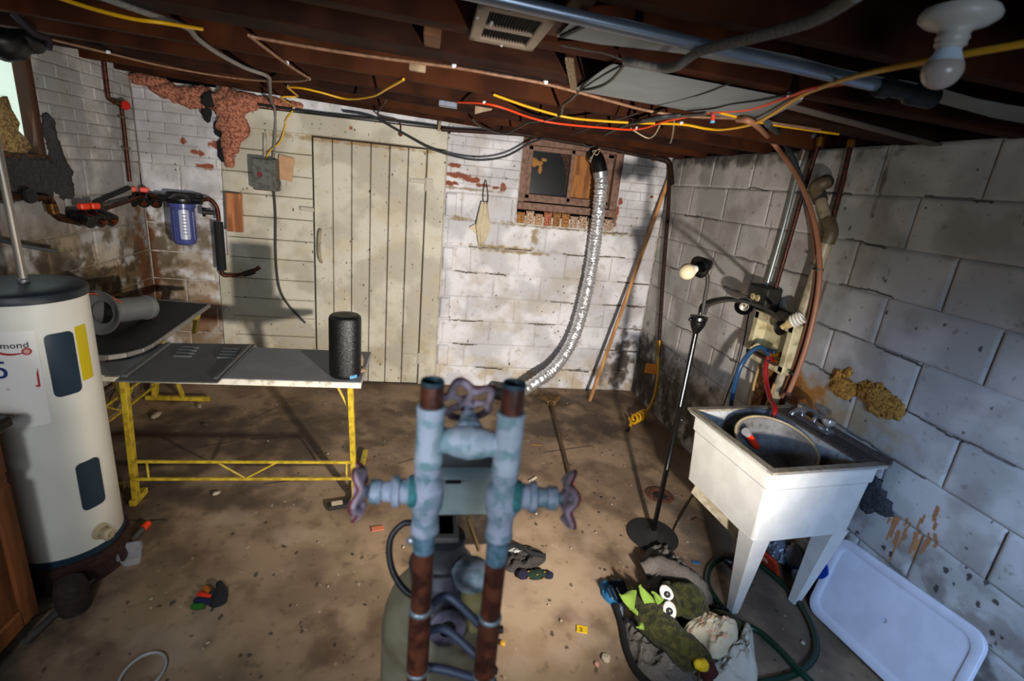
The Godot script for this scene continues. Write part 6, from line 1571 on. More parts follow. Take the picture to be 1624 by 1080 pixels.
func lamp_stand() -> void:
	var t := thing("floor_lamp", "black three-armed floor lamp with an unlit globe bulb, an empty socket and a spiral bulb", "floor lamp", Vector3(-0.65, 0, 1.96))
	var blk := M(Color(0.022, 0.022, 0.026), 0.28)
	var dust := M(Color(0.1, 0.085, 0.068), 0.7, 0, "grime", Vector3(6, 6, 6))
	var x := Transform3D(Basis.IDENTITY, Vector3(-0.65, 0, 1.96))
	part("base", MB.new().lathe([Vector2(0, 0), Vector2(0.13, 0), Vector2(0.134, 0.004), Vector2(0.132, 0.012), Vector2(0.1, 0.02), Vector2(0.03, 0.028), Vector2(0.018, 0.04), Vector2(0, 0.04)], x, 40), M(Color(0.1, 0.085, 0.07), 0.85, 0, "grime", Vector3(4, 4, 4)), t)
	part("pole", MB.new().lathe([Vector2(0.0125, 0.03), Vector2(0.0125, 0.4), Vector2(0.0132, 0.401), Vector2(0.0132, 0.41), Vector2(0.0125, 0.411), Vector2(0.0125, 0.75), Vector2(0.0132, 0.751), Vector2(0.0132, 0.76), Vector2(0.0125, 0.761), Vector2(0.0125, 1.14)], x, 20), blk, t)
	part("collar", MB.new().lathe([Vector2(0.0125, 1.125), Vector2(0.016, 1.13), Vector2(0.024, 1.145), Vector2(0.034, 1.165), Vector2(0.036, 1.18), Vector2(0.037, 1.19), Vector2(0.04, 1.192), Vector2(0.04, 1.205), Vector2(0, 1.207)], x, 28), blk, t)
	part("knob", MB.new().ball(Vector3(-0.692, 1.19, 1.965), Vector3(0.011, 0.009, 0.009), 10, 6), blk, t)
	part("screw", MB.new().ball(Vector3(-0.633, 0.686, 1.972), Vector3(0.004, 0.004, 0.004), 8, 5), M(Color(0.7, 0.7, 0.7), 0.3, 0.8), t)
	# arms
	part("gooseneck", MB.new().tube(smooth([Vector3(-0.643, 1.223, 1.97), Vector3(-0.648, 1.302, 1.97), Vector3(-0.649, 1.36, 1.97), Vector3(-0.656, 1.401, 1.96), Vector3(-0.669, 1.426, 1.95)], 6), 0.0085, 10), dust, t)
	part("gooseneck", MB.new().tube(smooth([Vector3(-0.642, 1.212, 1.95), Vector3(-0.636, 1.251, 1.94), Vector3(-0.582, 1.266, 1.9), Vector3(-0.489, 1.267, 1.83), Vector3(-0.365, 1.254, 1.73), Vector3(-0.236, 1.215, 1.62)], 6), 0.0095, 10), blk, t)
	part("gooseneck", MB.new().tube(smooth([Vector3(-0.62, 1.213, 1.95), Vector3(-0.607, 1.25, 1.94), Vector3(-0.564, 1.268, 1.93), Vector3(-0.497, 1.282, 1.92), Vector3(-0.402, 1.277, 1.9), Vector3(-0.324, 1.26, 1.89), Vector3(-0.235, 1.232, 1.88), Vector3(-0.172, 1.192, 1.875)], 6), 0.0085, 10), dust, t)
	# head with the globe bulb
	var h0 := Vector3(-0.668, 1.436, 1.94)
	var hb := Vector3(-0.787, 1.398, 1.98)
	var ax := axis(h0, hb - h0)
	part("lamp_head", MB.new().lathe([Vector2(0.0, -0.035), Vector2(0.02, -0.035), Vector2(0.024, -0.028), Vector2(0.05, 0.025), Vector2(0.05, 0.03), Vector2(0.03, 0.028), Vector2(0.0, 0.0)], ax, 26), blk, t)
	part("socket", MB.new().lathe([Vector2(0.0, 0.0), Vector2(0.021, 0.0), Vector2(0.021, 0.05), Vector2(0.0, 0.05)], ax, 20), M(Color(0.03, 0.03, 0.03), 0.3, 0.5), t)
	part("bulb_neck", MB.new().lathe([Vector2(0.015, 0.045), Vector2(0.018, 0.055), Vector2(0.0335, 0.086)], ax, 24), M(Color(0.8, 0.79, 0.76), 0.35), t)
	var g := []
	for i in 13:
		var a := -0.35 + i * (PI / 2 + 0.35) / 12.0
		g.append(Vector2(cos(a) * 0.036, 0.098 + sin(a) * 0.036))
	part("bulb_globe", MB.new().lathe(g, ax, 26), M(Color(0.66, 0.61, 0.5), 0.2), t, "cream frosted bulb globe")
	# the empty socket, seen from the front
	var c := Vector3(-0.159, 1.184, 1.56)
	var e := axis(c, Vector3(-0.55, -0.15, 0.85))
	part("lamp_head", MB.new().lathe([Vector2(0.0, -0.045), Vector2(0.022, -0.045), Vector2(0.03, -0.03), Vector2(0.048, 0.0), Vector2(0.05, 0.01), Vector2(0.045, 0.012), Vector2(0.034, 0.002), Vector2(0.03, -0.02), Vector2(0, -0.022)], e, 26), blk, t)
	part("socket_shell", MB.new().lathe([Vector2(0.024, -0.02), Vector2(0.024, 0.018), Vector2(0.021, 0.018), Vector2(0.02, -0.015), Vector2(0.0, -0.015)], e, 20), M(Color(0.7, 0.68, 0.62), 0.25, 0.85), t)
	part("contact", MB.new().ball(e * Vector3(0, -0.008, 0), Vector3(0.006, 0.006, 0.006), 8, 5), M(Color(0.6, 0.45, 0.15), 0.3, 0.8), t)
	# the spiral bulb
	var s := Vector3(-0.148, 1.155, 1.875)
	var q := axis(s, Vector3(-0.114, 1.217, 1.93) - s)
	part("lamp_head", MB.new().lathe([Vector2(0.0, -0.03), Vector2(0.024, -0.03), Vector2(0.036, -0.012), Vector2(0.041, 0.0), Vector2(0.041, 0.012), Vector2(0.036, 0.014), Vector2(0.03, 0.0), Vector2(0, 0.0)], axis(s, Vector3(0.1, -0.25, 0.9)), 26), blk, t)
	part("bulb_base", MB.new().lathe([Vector2(0.0, 0.0), Vector2(0.015, 0.0), Vector2(0.016, 0.02), Vector2(0.022, 0.026), Vector2(0.023, 0.046), Vector2(0.018, 0.05), Vector2(0, 0.05)], q, 22), M(Color(0.72, 0.62, 0.42), 0.4), t)
	var sp := []
	for i in 90:
		var f := i / 89.0
		sp.append(q * Vector3(cos(f * TAU * 3.5) * 0.026, 0.054 + f * 0.055, sin(f * TAU * 3.5) * 0.026))
	part("spiral_tube", MB.new().tube(sp, 0.0072, 8), M(Color(0.82, 0.8, 0.74), 0.25), t, "white spiral tube")

func sink_things() -> void:
	var A := Vector3(-0.65, 0, 2.03)
	var ex := Vector3(0.58, 0, -0.06).normalized()
	var ez := Vector3(0.05, 0, 0.56).normalized()
	var X := Transform3D(Basis(ex, Vector3.UP, ez), A)
	var W := 0.575
	var D := 0.562
	var H := 0.78
	var P := func(u: float, y: float, v: float) -> Vector3: return X * Vector3(u, y, v)
	var t := thing("utility_sink", "white plastic utility sink on four tapered legs against the right wall", "sink", X * Vector3(W / 2, 0, D / 2))
	var pm := M(Color(0.8, 0.79, 0.755), 0.35, 0, "cloud", Vector3(2, 2, 2))
	var inner := M(Color(0.56, 0.57, 0.57), 0.5, 0, "grime", Vector3(3.5, 3.5, 3.5))
	var deckm := M(Color(0.27, 0.25, 0.235), 0.6, 0, "grime", Vector3(5, 5, 5))
	# outer walls: a lipped rim, a shallow step and a tapering tub
	var ring := func(ins: float, y: float) -> Array:
		var o := []
		var r := 0.02
		var cs := [[ins, ins], [W - ins, ins], [W - ins, D - ins], [ins, D - ins]]
		for k in 4:
			var sx: float = [1, -1, -1, 1][k]
			var sz: float = [1, 1, -1, -1][k]
			for s in 5:
				var a := PI / 2 * s / 4.0
				var aa := PI / 2 - a if k % 2 == 0 else a
				o.append(P.call(cs[k][0] + sx * (r - r * cos(PI / 2 - aa) ), y, cs[k][1] + sz * (r - r * sin(PI / 2 - aa))))
		return o
	var mb := MB.new()
	var cen := X * Vector3(W / 2, 0.6, D / 2)
	mb.grid([ring.call(0.0, H), ring.call(0.0, H - 0.012), ring.call(0.006, H - 0.02)], cen, true)
	mb.grid([ring.call(0.006, H - 0.02), ring.call(0.022, H - 0.024)], cen - Vector3(0, -1, 0), true)
	mb.grid([ring.call(0.022, H - 0.024), ring.call(0.024, H - 0.09)], cen, true)
	mb.grid([ring.call(0.024, H - 0.09), ring.call(0.031, H - 0.1)], cen, true)
	mb.grid([ring.call(0.031, H - 0.1), ring.call(0.045, 0.43)], cen, true)
	mb.grid([ring.call(0.045, 0.43), ring.call(0.25, 0.428)], cen, true)
	part("tub", mb, pm, t)
	# rim top with the opening, faucet deck along the wall
	mb = MB.new()
	var dk := 0.12
	mb.hexa([P.call(0.0, H - 0.01, 0), P.call(W, H - 0.01, 0), P.call(W, H - 0.01, 0.03), P.call(0.0, H - 0.01, 0.03), P.call(0.0, H + 0.002, 0), P.call(W, H + 0.002, 0), P.call(W, H + 0.002, 0.03), P.call(0, H + 0.002, 0.03)])
	mb.hexa([P.call(0.0, H - 0.01, D - 0.03), P.call(W, H - 0.01, D - 0.03), P.call(W, H - 0.01, D), P.call(0.0, H - 0.01, D), P.call(0.0, H + 0.002, D - 0.03), P.call(W, H + 0.002, D - 0.03), P.call(W, H + 0.002, D), P.call(0, H + 0.002, D)])
	mb.hexa([P.call(0.0, H - 0.01, 0.03), P.call(0.03, H - 0.01, 0.03), P.call(0.03, H - 0.01, D - 0.03), P.call(0.0, H - 0.01, D - 0.03), P.call(0.0, H + 0.002, 0.03), P.call(0.03, H + 0.002, 0.03), P.call(0.03, H + 0.002, D - 0.03), P.call(0, H + 0.002, D - 0.03)])
	part("rim", mb, M(Color(0.5, 0.47, 0.41), 0.5, 0, "grime", Vector3(4, 4, 4)), t, "grimy rim")
	mb = MB.new()
	mb.hexa([P.call(W - dk, H - 0.012, 0.03), P.call(W, H - 0.012, 0.03), P.call(W, H - 0.012, D - 0.03), P.call(W - dk, H - 0.012, D - 0.03), P.call(W - dk, H + 0.001, 0.03), P.call(W, H + 0.001, 0.03), P.call(W, H + 0.001, D - 0.03), P.call(W - dk, H + 0.001, D - 0.03)])
	mb.hexa([P.call(W - 0.02, H, 0.0), P.call(W, H, 0.0), P.call(W, H, D), P.call(W - 0.02, H, D), P.call(W - 0.016, H + 0.02, 0.0), P.call(W, H + 0.02, 0.0), P.call(W, H + 0.02, D), P.call(W - 0.016, H + 0.02, D)])
	var dkp := part("faucet_deck", mb, deckm, t, "blackened faucet deck")
	for k in 14:
		part("soap_rib", MB.new().bar(P.call(W - dk + 0.01, H + 0.003, 0.33 + k * 0.014), P.call(W - 0.075, H + 0.003, 0.33 + k * 0.014), 0.006, 0.006, Vector3.UP, 0.002), M(Color(0.2, 0.19, 0.18), 0.6), dkp)
	# inside of the tub
	mb = MB.new()
	var q := [[0.03, 0.03], [W - dk, 0.03], [W - dk, D - 0.03], [0.03, D - 0.03]]
	var q2 := [[0.06, 0.06], [W - dk - 0.02, 0.06], [W - dk - 0.02, D - 0.06], [0.06, D - 0.06]]
	for k in 4:
		var n2 := (k + 1) % 4
		mb.flat([P.call(q[k][0], H - 0.008, q[k][1]), P.call(q[n2][0], H - 0.008, q[n2][1]), P.call(q2[n2][0], 0.45, q2[n2][1]), P.call(q2[k][0], 0.45, q2[k][1])], X * Vector3(W / 2 - 0.05, 0.6, D / 2) - P.call((q[k][0] + q[n2][0]) / 2, 0.6, (q[k][1] + q[n2][1]) / 2))
	mb.flat([P.call(q2[0][0], 0.45, q2[0][1]), P.call(q2[1][0], 0.45, q2[1][1]), P.call(q2[2][0], 0.45, q2[2][1]), P.call(q2[3][0], 0.45, q2[3][1])], Vector3.UP)
	part("basin", mb, inner, t, "grey dirty inside of the basin")
	# legs
	for k in [1, 2, 3]:
		var u: float = [0.043, W - 0.043, W - 0.043, 0.043][k]
		var v: float = [0.043, 0.043, D - 0.043, D - 0.043][k]
		var sx: float = [1, -1, -1, 1][k]
		var sz: float = [1, 1, -1, -1][k]
		mb = MB.new()
		var b := []
		for y in [0.0, 0.44]:
			var w: float = 0.034 if y == 0.0 else 0.085
			var ins: float = 0.06 if y == 0.0 else 0.0
			for c in [[0, 0], [w, 0], [w, w], [0, w]]:
				b.append(P.call(u + sx * (ins + c[0]), y, v + sz * (ins + c[1])))
		mb.hexa(b)
		part("leg", mb, pm, t)
	# the fourth leg is folded up under the tub
	var fl0 := Vector3(-0.57, 0.395, 2.1)
	var fl1 := Vector3(-0.47, 0.329, 2.345)
	var fmb := MB.new().bar(fl0, fl1, 0.012, 0.075, Vector3.UP, 0.003)
	fmb.bar(fl0 + Vector3(0.035, -0.035, 0), fl1 + Vector3(0.035, -0.035, 0), 0.075, 0.012, Vector3.UP, 0.003)
	part("folded_leg", fmb, M(Color(0.7, 0.66, 0.56), 0.5, 0, "grime", Vector3(4, 4, 4)), t, "grimy folded leg")
	# drain pipe below
	part("drain_trap", MB.new().tube(rounded([P.call(0.23, 0.44, 0.28), P.call(0.23, 0.26, 0.28), P.call(0.36, 0.2, 0.2), P.call(0.5, 0.24, 0.1), P.call(0.55, 0.24, 0.05)], 0.06), 0.021, 12), M(Color(0.5, 0.48, 0.42), 0.5, 0, "grime"), t)
	# faucet
	var ch := M(Color(0.62, 0.64, 0.66), 0.2, 0.9)
	var f0: Vector3 = P.call(W - 0.06, H, 0.22)
	t = thing("faucet", "chrome faucet with two clear knobs on the sink deck", "faucet", f0)
	part("base_plate", MB.new().box(f0 + Vector3(0, 0.012, 0), Vector3(0.05, 0.024, 0.2), Basis(ex, Vector3.UP, ez), 0.008), ch, t)
	part("spout", MB.new().tube(smooth([f0 + Vector3(0, 0.02, 0), f0 + Vector3(0, 0.06, 0), f0 - ex * 0.05 + Vector3(0, 0.085, 0), f0 - ex * 0.12 + Vector3(0, 0.08, 0), f0 - ex * 0.14 + Vector3(0, 0.06, 0)], 6), 0.0105, 12), ch, t)
	for s in [-1.0, 1.0]:
		var kp: Vector3 = f0 + ez * 0.072 * s
		part("stem", MB.new().tube([kp + Vector3(0, 0.02, 0), kp + Vector3(0, 0.045, 0)], 0.014, 12), ch, t)
		part("knob", MB.new().lathe([Vector2(0, 0.04), Vector2(0.016, 0.04), Vector2(0.027, 0.05), Vector2(0.029, 0.06), Vector2(0.025, 0.072), Vector2(0.0, 0.076)], Transform3D(Basis.IDENTITY, kp), 10, 0.95), M(Color(0.55, 0.55, 0.54), 0.12, 0.3), t, "clear faceted knob")
	# things in the basin
	var bc: Vector3 = P.call(0.265, 0.685, 0.275)
	var bx := Transform3D(Basis(Vector3(0, 1, 0), 0.25) * Basis(Vector3(1, 0, 0.4).normalized(), 0.28), bc)
	t = thing("wash_bowl", "grey plastic bowl with a pale worn rim tilted in the sink basin", "bowl", bc)
	part("bowl", MB.new().lathe([Vector2(0.0, -0.09), Vector2(0.1, -0.09), Vector2(0.125, -0.075), Vector2(0.165, 0.055), Vector2(0.17, 0.06), Vector2(0.16, 0.06), Vector2(0.118, -0.07), Vector2(0.0, -0.08)], bx, 32), M(Color(0.4, 0.39, 0.38), 0.5, 0, "grime", Vector3(5, 5, 5)), t)
	var rr := []
	for i in 41: rr.append(bx * Vector3(cos(TAU * i / 40) * 0.17, 0.061, sin(TAU * i / 40) * 0.17))
	part("rim", MB.new().tube(rr, 0.0065, 8, false), M(Color(0.62, 0.55, 0.42), 0.4, 0, "grime"), t, "tan rim")
	var fa: Vector3 = Vector3(-0.477, 0.765, 2.231)
	var fb: Vector3 = Vector3(-0.372, 0.67, 2.194)
	t = thing("orange_torch", "orange-red cylindrical torch with a silver end leaning in the bowl", "torch", fb)
	part("barrel", MB.new().tube([fa.lerp(fb, 0.15), fb], 0.0155, 16), M(Color(0.85, 0.2, 0.07), 0.4), t)
	part("end_cap", MB.new().tube([fa, fa.lerp(fb, 0.16)], 0.0175, 16), M(Color(0.7, 0.7, 0.7), 0.3, 0.6), t)
	mb = MB.new()
	var s0: Vector3 = P.call(0.38, 0.5, 0.44)
	foam_lumps(mb, [[s0, Vector3(0.07, 0.06, 0.07)], [s0 + Vector3(0.03, 0.05, -0.07), Vector3(0.05, 0.06, 0.05)]], 71, 0.4)
	solo("scouring_rag", "blackened rag bunched in the near corner of the sink basin", "rag", mb, M(Color(0.09, 0.085, 0.08), 0.95, 0, "grime"))

func drape(pts: Array, h: float, sd: int, fold := 0.6, y0 := 0.004, lift := 0.0) -> MB:
	# a heap of cloth: outline on the floor, rising to h, with ridged folds
	var o := smooth(pts + [pts[0]], 6)
	o.pop_back()
	var c := Vector3.ZERO
	for q in o: c += q / o.size()
	var nz := noise(sd, 5.0, 3)
	nz.fractal_type = FastNoiseLite.FRACTAL_RIDGED
	var n2 := noise(sd + 1, 3.0, 3)
	var rows := []
	for i in 19:
		var r := 1.0 - i / 18.6
		var row := []
		for q in o:
			var p: Vector3 = c + (q - c) * r
			var sw := n2.get_noise_2d(p.x * 2.0, p.z * 2.0) * 0.12
			var k := pow(1.0 - pow(r, 3.0), 0.7)
			var y := y0 + k * (h * (0.62 + 0.5 * n2.get_noise_2d(p.x + 7.0, p.z)) + fold * 0.045 * (nz.get_noise_2d(p.x * 1.3 + sw, p.z * 1.3 - sw)))
			row.append(Vector3(p.x + n2.get_noise_2d(p.z * 3.0, p.x * 3.0) * 0.012, maxf(y, y0 if i == 0 else y0 + 0.003) + lift, p.z + n2.get_noise_2d(p.x * 3.0 + 9.0, p.z * 3.0) * 0.012))
		rows.append(row)
	var mb := MB.new()
	mb.grid(rows, c - Vector3(0, 0.6, 0), true)
	var last: Array = rows[-1]
	mb.flat(last, Vector3.UP)
	return mb

func crumb(called: String, label: String, cat: String, p: Vector3, s: Vector3, m: Material, sd: int, group := "") -> void:
	var mb := MB.new()
	mb.ball(p + Vector3(0, s.y * 0.8, 0), s, 8, 6, Basis(Vector3.UP, sd * 1.3), noise(sd, 0.4), 0.6)
	solo(called, label, cat, mb, m, group)

func floor_things() -> void:
	# ---- plastic lid leaning on the right wall
	var X := Transform3D(Basis(Vector3(0.004, 0.1308, 0.9914), Vector3(0.2877, 0.9493, -0.1265), Vector3(-0.9577, 0.2857, -0.0338)), Vector3(-0.0605, 0.2137, 2.7352))
	var t := thing("storage_lid", "large white plastic storage lid leaning on the right wall beside the sink", "lid", Vector3(-0.13, 0, 2.735))
	var wm := M(Color(0.84, 0.85, 0.89), 0.4, 0, "cloud", Vector3(2, 2, 2))
	var prof := [[0.625, 0.375, 0.06, -0.014], [0.625, 0.375, 0.06, 0.0], [0.617, 0.367, 0.056, 0.004], [0.565, 0.315, 0.05, 0.005], [0.553, 0.303, 0.05, -0.003], [0.53, 0.28, 0.045, -0.004], [0.3, 0.1, 0.03, -0.003], [0.02, 0.02, 0.009, -0.003]]
	var rows := []
	for q in prof:
		var row := []
		for v in rrect(q[0], q[1], q[2], 5): row.append(X * Vector3(v.x, v.y, q[3]))
		rows.append(row)
	var mb := MB.new()
	mb.grid(rows, X * Vector3(0, 0, -0.6), true)
	part("lid", mb, wm, t)
	part("back", MB.new().ext(rrect(0.62, 0.37, 0.058, 5), 0.003, X * Transform3D(Basis.IDENTITY, Vector3(0, 0, -0.012))), wm, t)
	# ---- blue disc, orange pack, bottle, bubble wrap behind the sink leg
	var bd := Vector3(-0.07, 0.173, 2.415)
	solo("blue_disc", "round blue plastic disc between the sink leg and the white lid", "disc", MB.new().lathe([Vector2(0, 0), Vector2(0.042, 0), Vector2(0.044, 0.006), Vector2(0.04, 0.014), Vector2(0, 0.015)], axis(bd, Vector3(-0.9, 0.2, 0.3)), 28), M(Color(0.02, 0.16, 0.5), 0.35))
	var ob := Vector3(-0.172, 0.05, 2.214)
	t = thing("orange_packet", "orange cardboard packet leaning on the right wall under the sink", "packet", Vector3(ob.x, 0, ob.z))
	var obb := Basis(Vector3.UP, 0.25) * Basis(Vector3.BACK, 0.5)
	part("card", MB.new().box(ob, Vector3(0.02, 0.13, 0.15), obb, 0.004), M(Color(0.62, 0.15, 0.03), 0.55, 0, "cloud"), t)
	part("print", MB.new().box(ob + obb * Vector3(-0.0105, 0.02, 0.0), Vector3(0.002, 0.03, 0.05), obb), M(Color(0.75, 0.55, 0.45), 0.6), t)
	var bo := Vector3(-0.037, 0.04, 2.281)
	t = thing("plastic_bottle", "small clear plastic bottle with a blue label lying under the sink", "bottle", Vector3(bo.x, 0, bo.z))
	var ba := axis(bo - Vector3(0.03, 0.0, -0.04), Vector3(0.45, 0.1, -0.7))
	part("bottle", MB.new().lathe([Vector2(0, 0), Vector2(0.026, 0), Vector2(0.029, 0.006), Vector2(0.029, 0.09), Vector2(0.012, 0.12), Vector2(0.012, 0.135), Vector2(0, 0.135)], ba, 20), glass(Color(0.75, 0.8, 0.85), 0.35, 0.12), t)
	part("label", MB.new().lathe([Vector2(0.0297, 0.02), Vector2(0.0297, 0.075)], ba, 20), M(Color(0.04, 0.16, 0.5), 0.35), t)
	part("cap", MB.new().lathe([Vector2(0, 0.155), Vector2(0.014, 0.155), Vector2(0.014, 0.134), Vector2(0, 0.134)], ba, 14), M(Color(0.75, 0.77, 0.8), 0.4), t)
	t = thing("bubble_wrap", "crumpled bubble wrap heaped by the back sink leg", "bubble wrap", Vector3(-0.06, 0, 2.2))
	mb = MB.new()
	foam_lumps(mb, [[Vector3(-0.06, 0.06, 2.16), Vector3(0.05, 0.07, 0.07)], [Vector3(-0.05, 0.1, 2.25), Vector3(0.04, 0.06, 0.05)]], 81, 0.3)
	part("film", mb, M(Color(0.42, 0.44, 0.48), 0.25, 0, "cloud", Vector3(9, 9, 9)), t)
	for k in 36:
		var a := rng.randf_range(0, TAU)
		var c := Vector3(-0.06 + 0.05 * cos(a), 0.06 + rng.randf_range(-0.02, 0.06), 2.17 + 0.07 * sin(a))
		part("bubble", MB.new().ball(c, Vector3(0.008, 0.008, 0.008), 8, 5), M(Color(0.5, 0.52, 0.56), 0.2) if k == 0 else bubble_m, t)
		if k == 0: bubble_m = (t.get_child(t.get_child_count() - 1) as MeshInstance3D).material_override
	# ---- green garden hose
	t = thing("garden_hose", "green garden hose with a dark nozzle looping round the front sink leg", "hose", Vector3(-0.442, 0, 2.564))
	var gm := M(Color(0.02, 0.16, 0.1), 0.3, 0, "cloud", Vector3(4, 4, 4))
	part("hose", MB.new().tube(smooth([Vector3(-0.288, 0.03, 2.177), Vector3(-0.37, 0.02, 2.162), Vector3(-0.461, 0.012, 2.21), Vector3(-0.529, 0.012, 2.308), Vector3(-0.541, 0.012, 2.401), Vector3(-0.532, 0.012, 2.465), Vector3(-0.513, 0.02, 2.537), Vector3(-0.451, 0.02, 2.591), Vector3(-0.424, 0.028, 2.692), Vector3(-0.414, 0.03, 2.76), Vector3(-0.372, 0.012, 2.844)], 8), 0.0135, 10), gm, t)
	part("hose", MB.new().tube(smooth([Vector3(-0.227, 0.012, 2.132), Vector3(-0.173, 0.012, 2.236), Vector3(-0.148, 0.012, 2.366), Vector3(-0.162, 0.012, 2.5), Vector3(-0.21, 0.012, 2.621), Vector3(-0.288, 0.012, 2.71), Vector3(-0.418, 0.012, 2.772), Vector3(-0.575, 0.012, 2.796), Vector3(-0.711, 0.012, 2.805)], 8), 0.0135, 10), gm, t)
	part("nozzle", MB.new().tube([Vector3(-0.37, 0.035, 2.184), Vector3(-0.349, 0.035, 2.207), Vector3(-0.346, 0.035, 2.207), Vector3(-0.322, 0.035, 2.25)], [0.018, 0.022, 0.028, 0.03], 14), M(Color(0.04, 0.035, 0.04), 0.4), t)
	part("red_ring", MB.new().tube([Vector3(-0.341, 0.035, 2.216), Vector3(-0.332, 0.035, 2.229)], 0.0305, 14), M(Color(0.4, 0.04, 0.05), 0.4), t)
	# ---- left foreground
	t = thing("grey_tube", "long grey tube with an orange tip lying beside the heater stand", "tube", Vector3(-3.176, 0, 2.13))
	part("tube", MB.new().tube([Vector3(-3.214, 0.014, 2.447), Vector3(-3.166, 0.014, 2.145), Vector3(-3.132, 0.014, 1.849)], 0.0135, 12), M(Color(0.27, 0.26, 0.24), 0.6, 0, "grime"), t)
	part("orange_tip", MB.new().tube([Vector3(-3.132, 0.014, 1.849), Vector3(-3.128, 0.014, 1.809)], 0.0155, 12), M(Color(0.85, 0.2, 0.03), 0.4), t)
	t = thing("clear_tub", "small clear plastic tub lying on the floor beside the grey tube", "tub", Vector3(-3.094, 0, 2.024))
	var tx := Transform3D(Basis(Vector3.UP, 0.3) * Basis(Vector3.RIGHT, 0.35), Vector3(-3.079, 0.035, 2.046))
	var walls := MB.new()
	var r3 := []
	for q in [[0.062, -0.03], [0.066, -0.028], [0.08, 0.028], [0.086, 0.03]]:
		var row := []
		for v in rrect(q[0], q[0], 0.015, 3): row.append(tx * Vector3(v.x, q[1], v.y))
		r3.append(row)
	walls.grid(r3, tx.origin, true)
	walls.flat(r3[0], tx.basis * Vector3.DOWN)
	part("tub", walls, glass(Color(0.8, 0.82, 0.85), 0.3, 0.2), t)
	var ring := []
	var rc := Vector3(-2.775, 0.006, 2.592)
	for i in 37: ring.append(rc + Vector3(cos(TAU * i / 36) * 0.062, 0, sin(TAU * i / 36) * 0.08))
	solo("white_ring", "thin white plastic ring lying on the floor at the bottom left", "ring", MB.new().tube(ring, 0.0055, 8, false), M(Color(0.6, 0.6, 0.6), 0.4))
	# striped glove
	var g0 := Vector3(-2.66, 0.015, 2.262)
	t = thing("striped_glove", "dark grey child's glove with coloured fingers lying on the floor", "glove", Vector3(g0.x, 0, g0.z))
	part("palm", drape([Vector3(-2.698, 0, 2.271), Vector3(-2.674, 0, 2.31), Vector3(-2.627, 0, 2.313), Vector3(-2.618, 0, 2.259), Vector3(-2.671, 0, 2.189), Vector3(-2.692, 0, 2.205), Vector3(-2.672, 0, 2.24)], 0.03, 91, 0.3), M(Color(0.05, 0.06, 0.085), 0.95, 0, "fine"), t)
	part("finger", MB.new().tube(smooth([Vector3(-2.723, 0.012, 2.223), Vector3(-2.702, 0.016, 2.245), Vector3(-2.675, 0.014, 2.267)], 3), [0.011, 0.012, 0.013, 0.013, 0.013, 0.013, 0.012], 8), M(Color(0.62, 0.34, 0.05), 0.95), t)
	part("finger", MB.new().tube(smooth([Vector3(-2.731, 0.012, 2.255), Vector3(-2.706, 0.016, 2.271), Vector3(-2.676, 0.014, 2.277)], 3), [0.011, 0.012, 0.013, 0.013, 0.013, 0.013, 0.012], 8), M(Color(0.75, 0.16, 0.04), 0.95), t)
	part("finger", MB.new().tube(smooth([Vector3(-2.732, 0.012, 2.287), Vector3(-2.705, 0.016, 2.296), Vector3(-2.672, 0.014, 2.299)], 3), [0.011, 0.012, 0.013, 0.013, 0.013, 0.013, 0.012], 8), M(Color(0.03, 0.04, 0.22), 0.95), t)
	part("finger", MB.new().tube(smooth([Vector3(-2.732, 0.012, 2.316), Vector3(-2.711, 0.014, 2.322), Vector3(-2.687, 0.014, 2.32)], 3), [0.011, 0.012, 0.013, 0.013, 0.013, 0.013, 0.012], 8), M(Color(0.06, 0.32, 0.04), 0.95), t)
	# ---- clothes behind the softener
	t = thing("grey_shirt", "crumpled grey and black shirt on the floor right of the softener tank", "shirt", Vector3(-1.351, 0, 2.074))
	part("cloth", drape([Vector3(-1.461, 0, 2.09), Vector3(-1.467, 0, 2.172), Vector3(-1.386, 0, 2.187), Vector3(-1.306, 0, 2.159), Vector3(-1.256, 0, 2.086), Vector3(-1.313, 0, 2.04), Vector3(-1.393, 0, 2.046)], 0.03, 101, 0.7), M(Color(0.2, 0.18, 0.17), 0.95, 0, "fine"), t)
	part("pale_panel", drape([Vector3(-1.455, 0, 2.043), Vector3(-1.412, 0, 2.009), Vector3(-1.357, -0, 2.02), Vector3(-1.327, 0, 2.066), Vector3(-1.398, 0, 2.08)], 0.045, 103, 0.5), M(Color(0.56, 0.56, 0.55), 0.9), t)
	part("black_stripe", MB.new().tube(smooth([Vector3(-1.468, 0.03, 2.074), Vector3(-1.416, 0.05, 2.065), Vector3(-1.376, 0.055, 2.094), Vector3(-1.33, 0.045, 2.118), Vector3(-1.271, 0.025, 2.11)], 5), 0.012, 7), M(Color(0.02, 0.02, 0.025), 0.9), t)
	t = thing("child_sock", "balled blue and green patterned socks on the floor", "socks", Vector3(-1.33, 0, 2.206))
	part("knit", MB.new().ball(Vector3(-1.335, 0.018, 2.221), Vector3(0.055, 0.018, 0.026), 18, 10, Basis(Vector3.UP, 0.05), noise(3, 0.4), 0.2), M(Color(0.03, 0.17, 0.15), 0.95, 0, "plush", Vector3(30, 30, 30)), t)
	part("cuff", MB.new().ball(Vector3(-1.396, 0.018, 2.218), Vector3(0.028, 0.02, 0.026), 14, 8, Basis.IDENTITY, noise(4, 0.4), 0.3), M(Color(0.03, 0.025, 0.14), 0.95), t)
	part("cuff", MB.new().ball(Vector3(-1.274, 0.016, 2.226), Vector3(0.022, 0.016, 0.02), 14, 8, Basis.IDENTITY, noise(5, 0.4), 0.3), M(Color(0.03, 0.025, 0.14), 0.95), t)
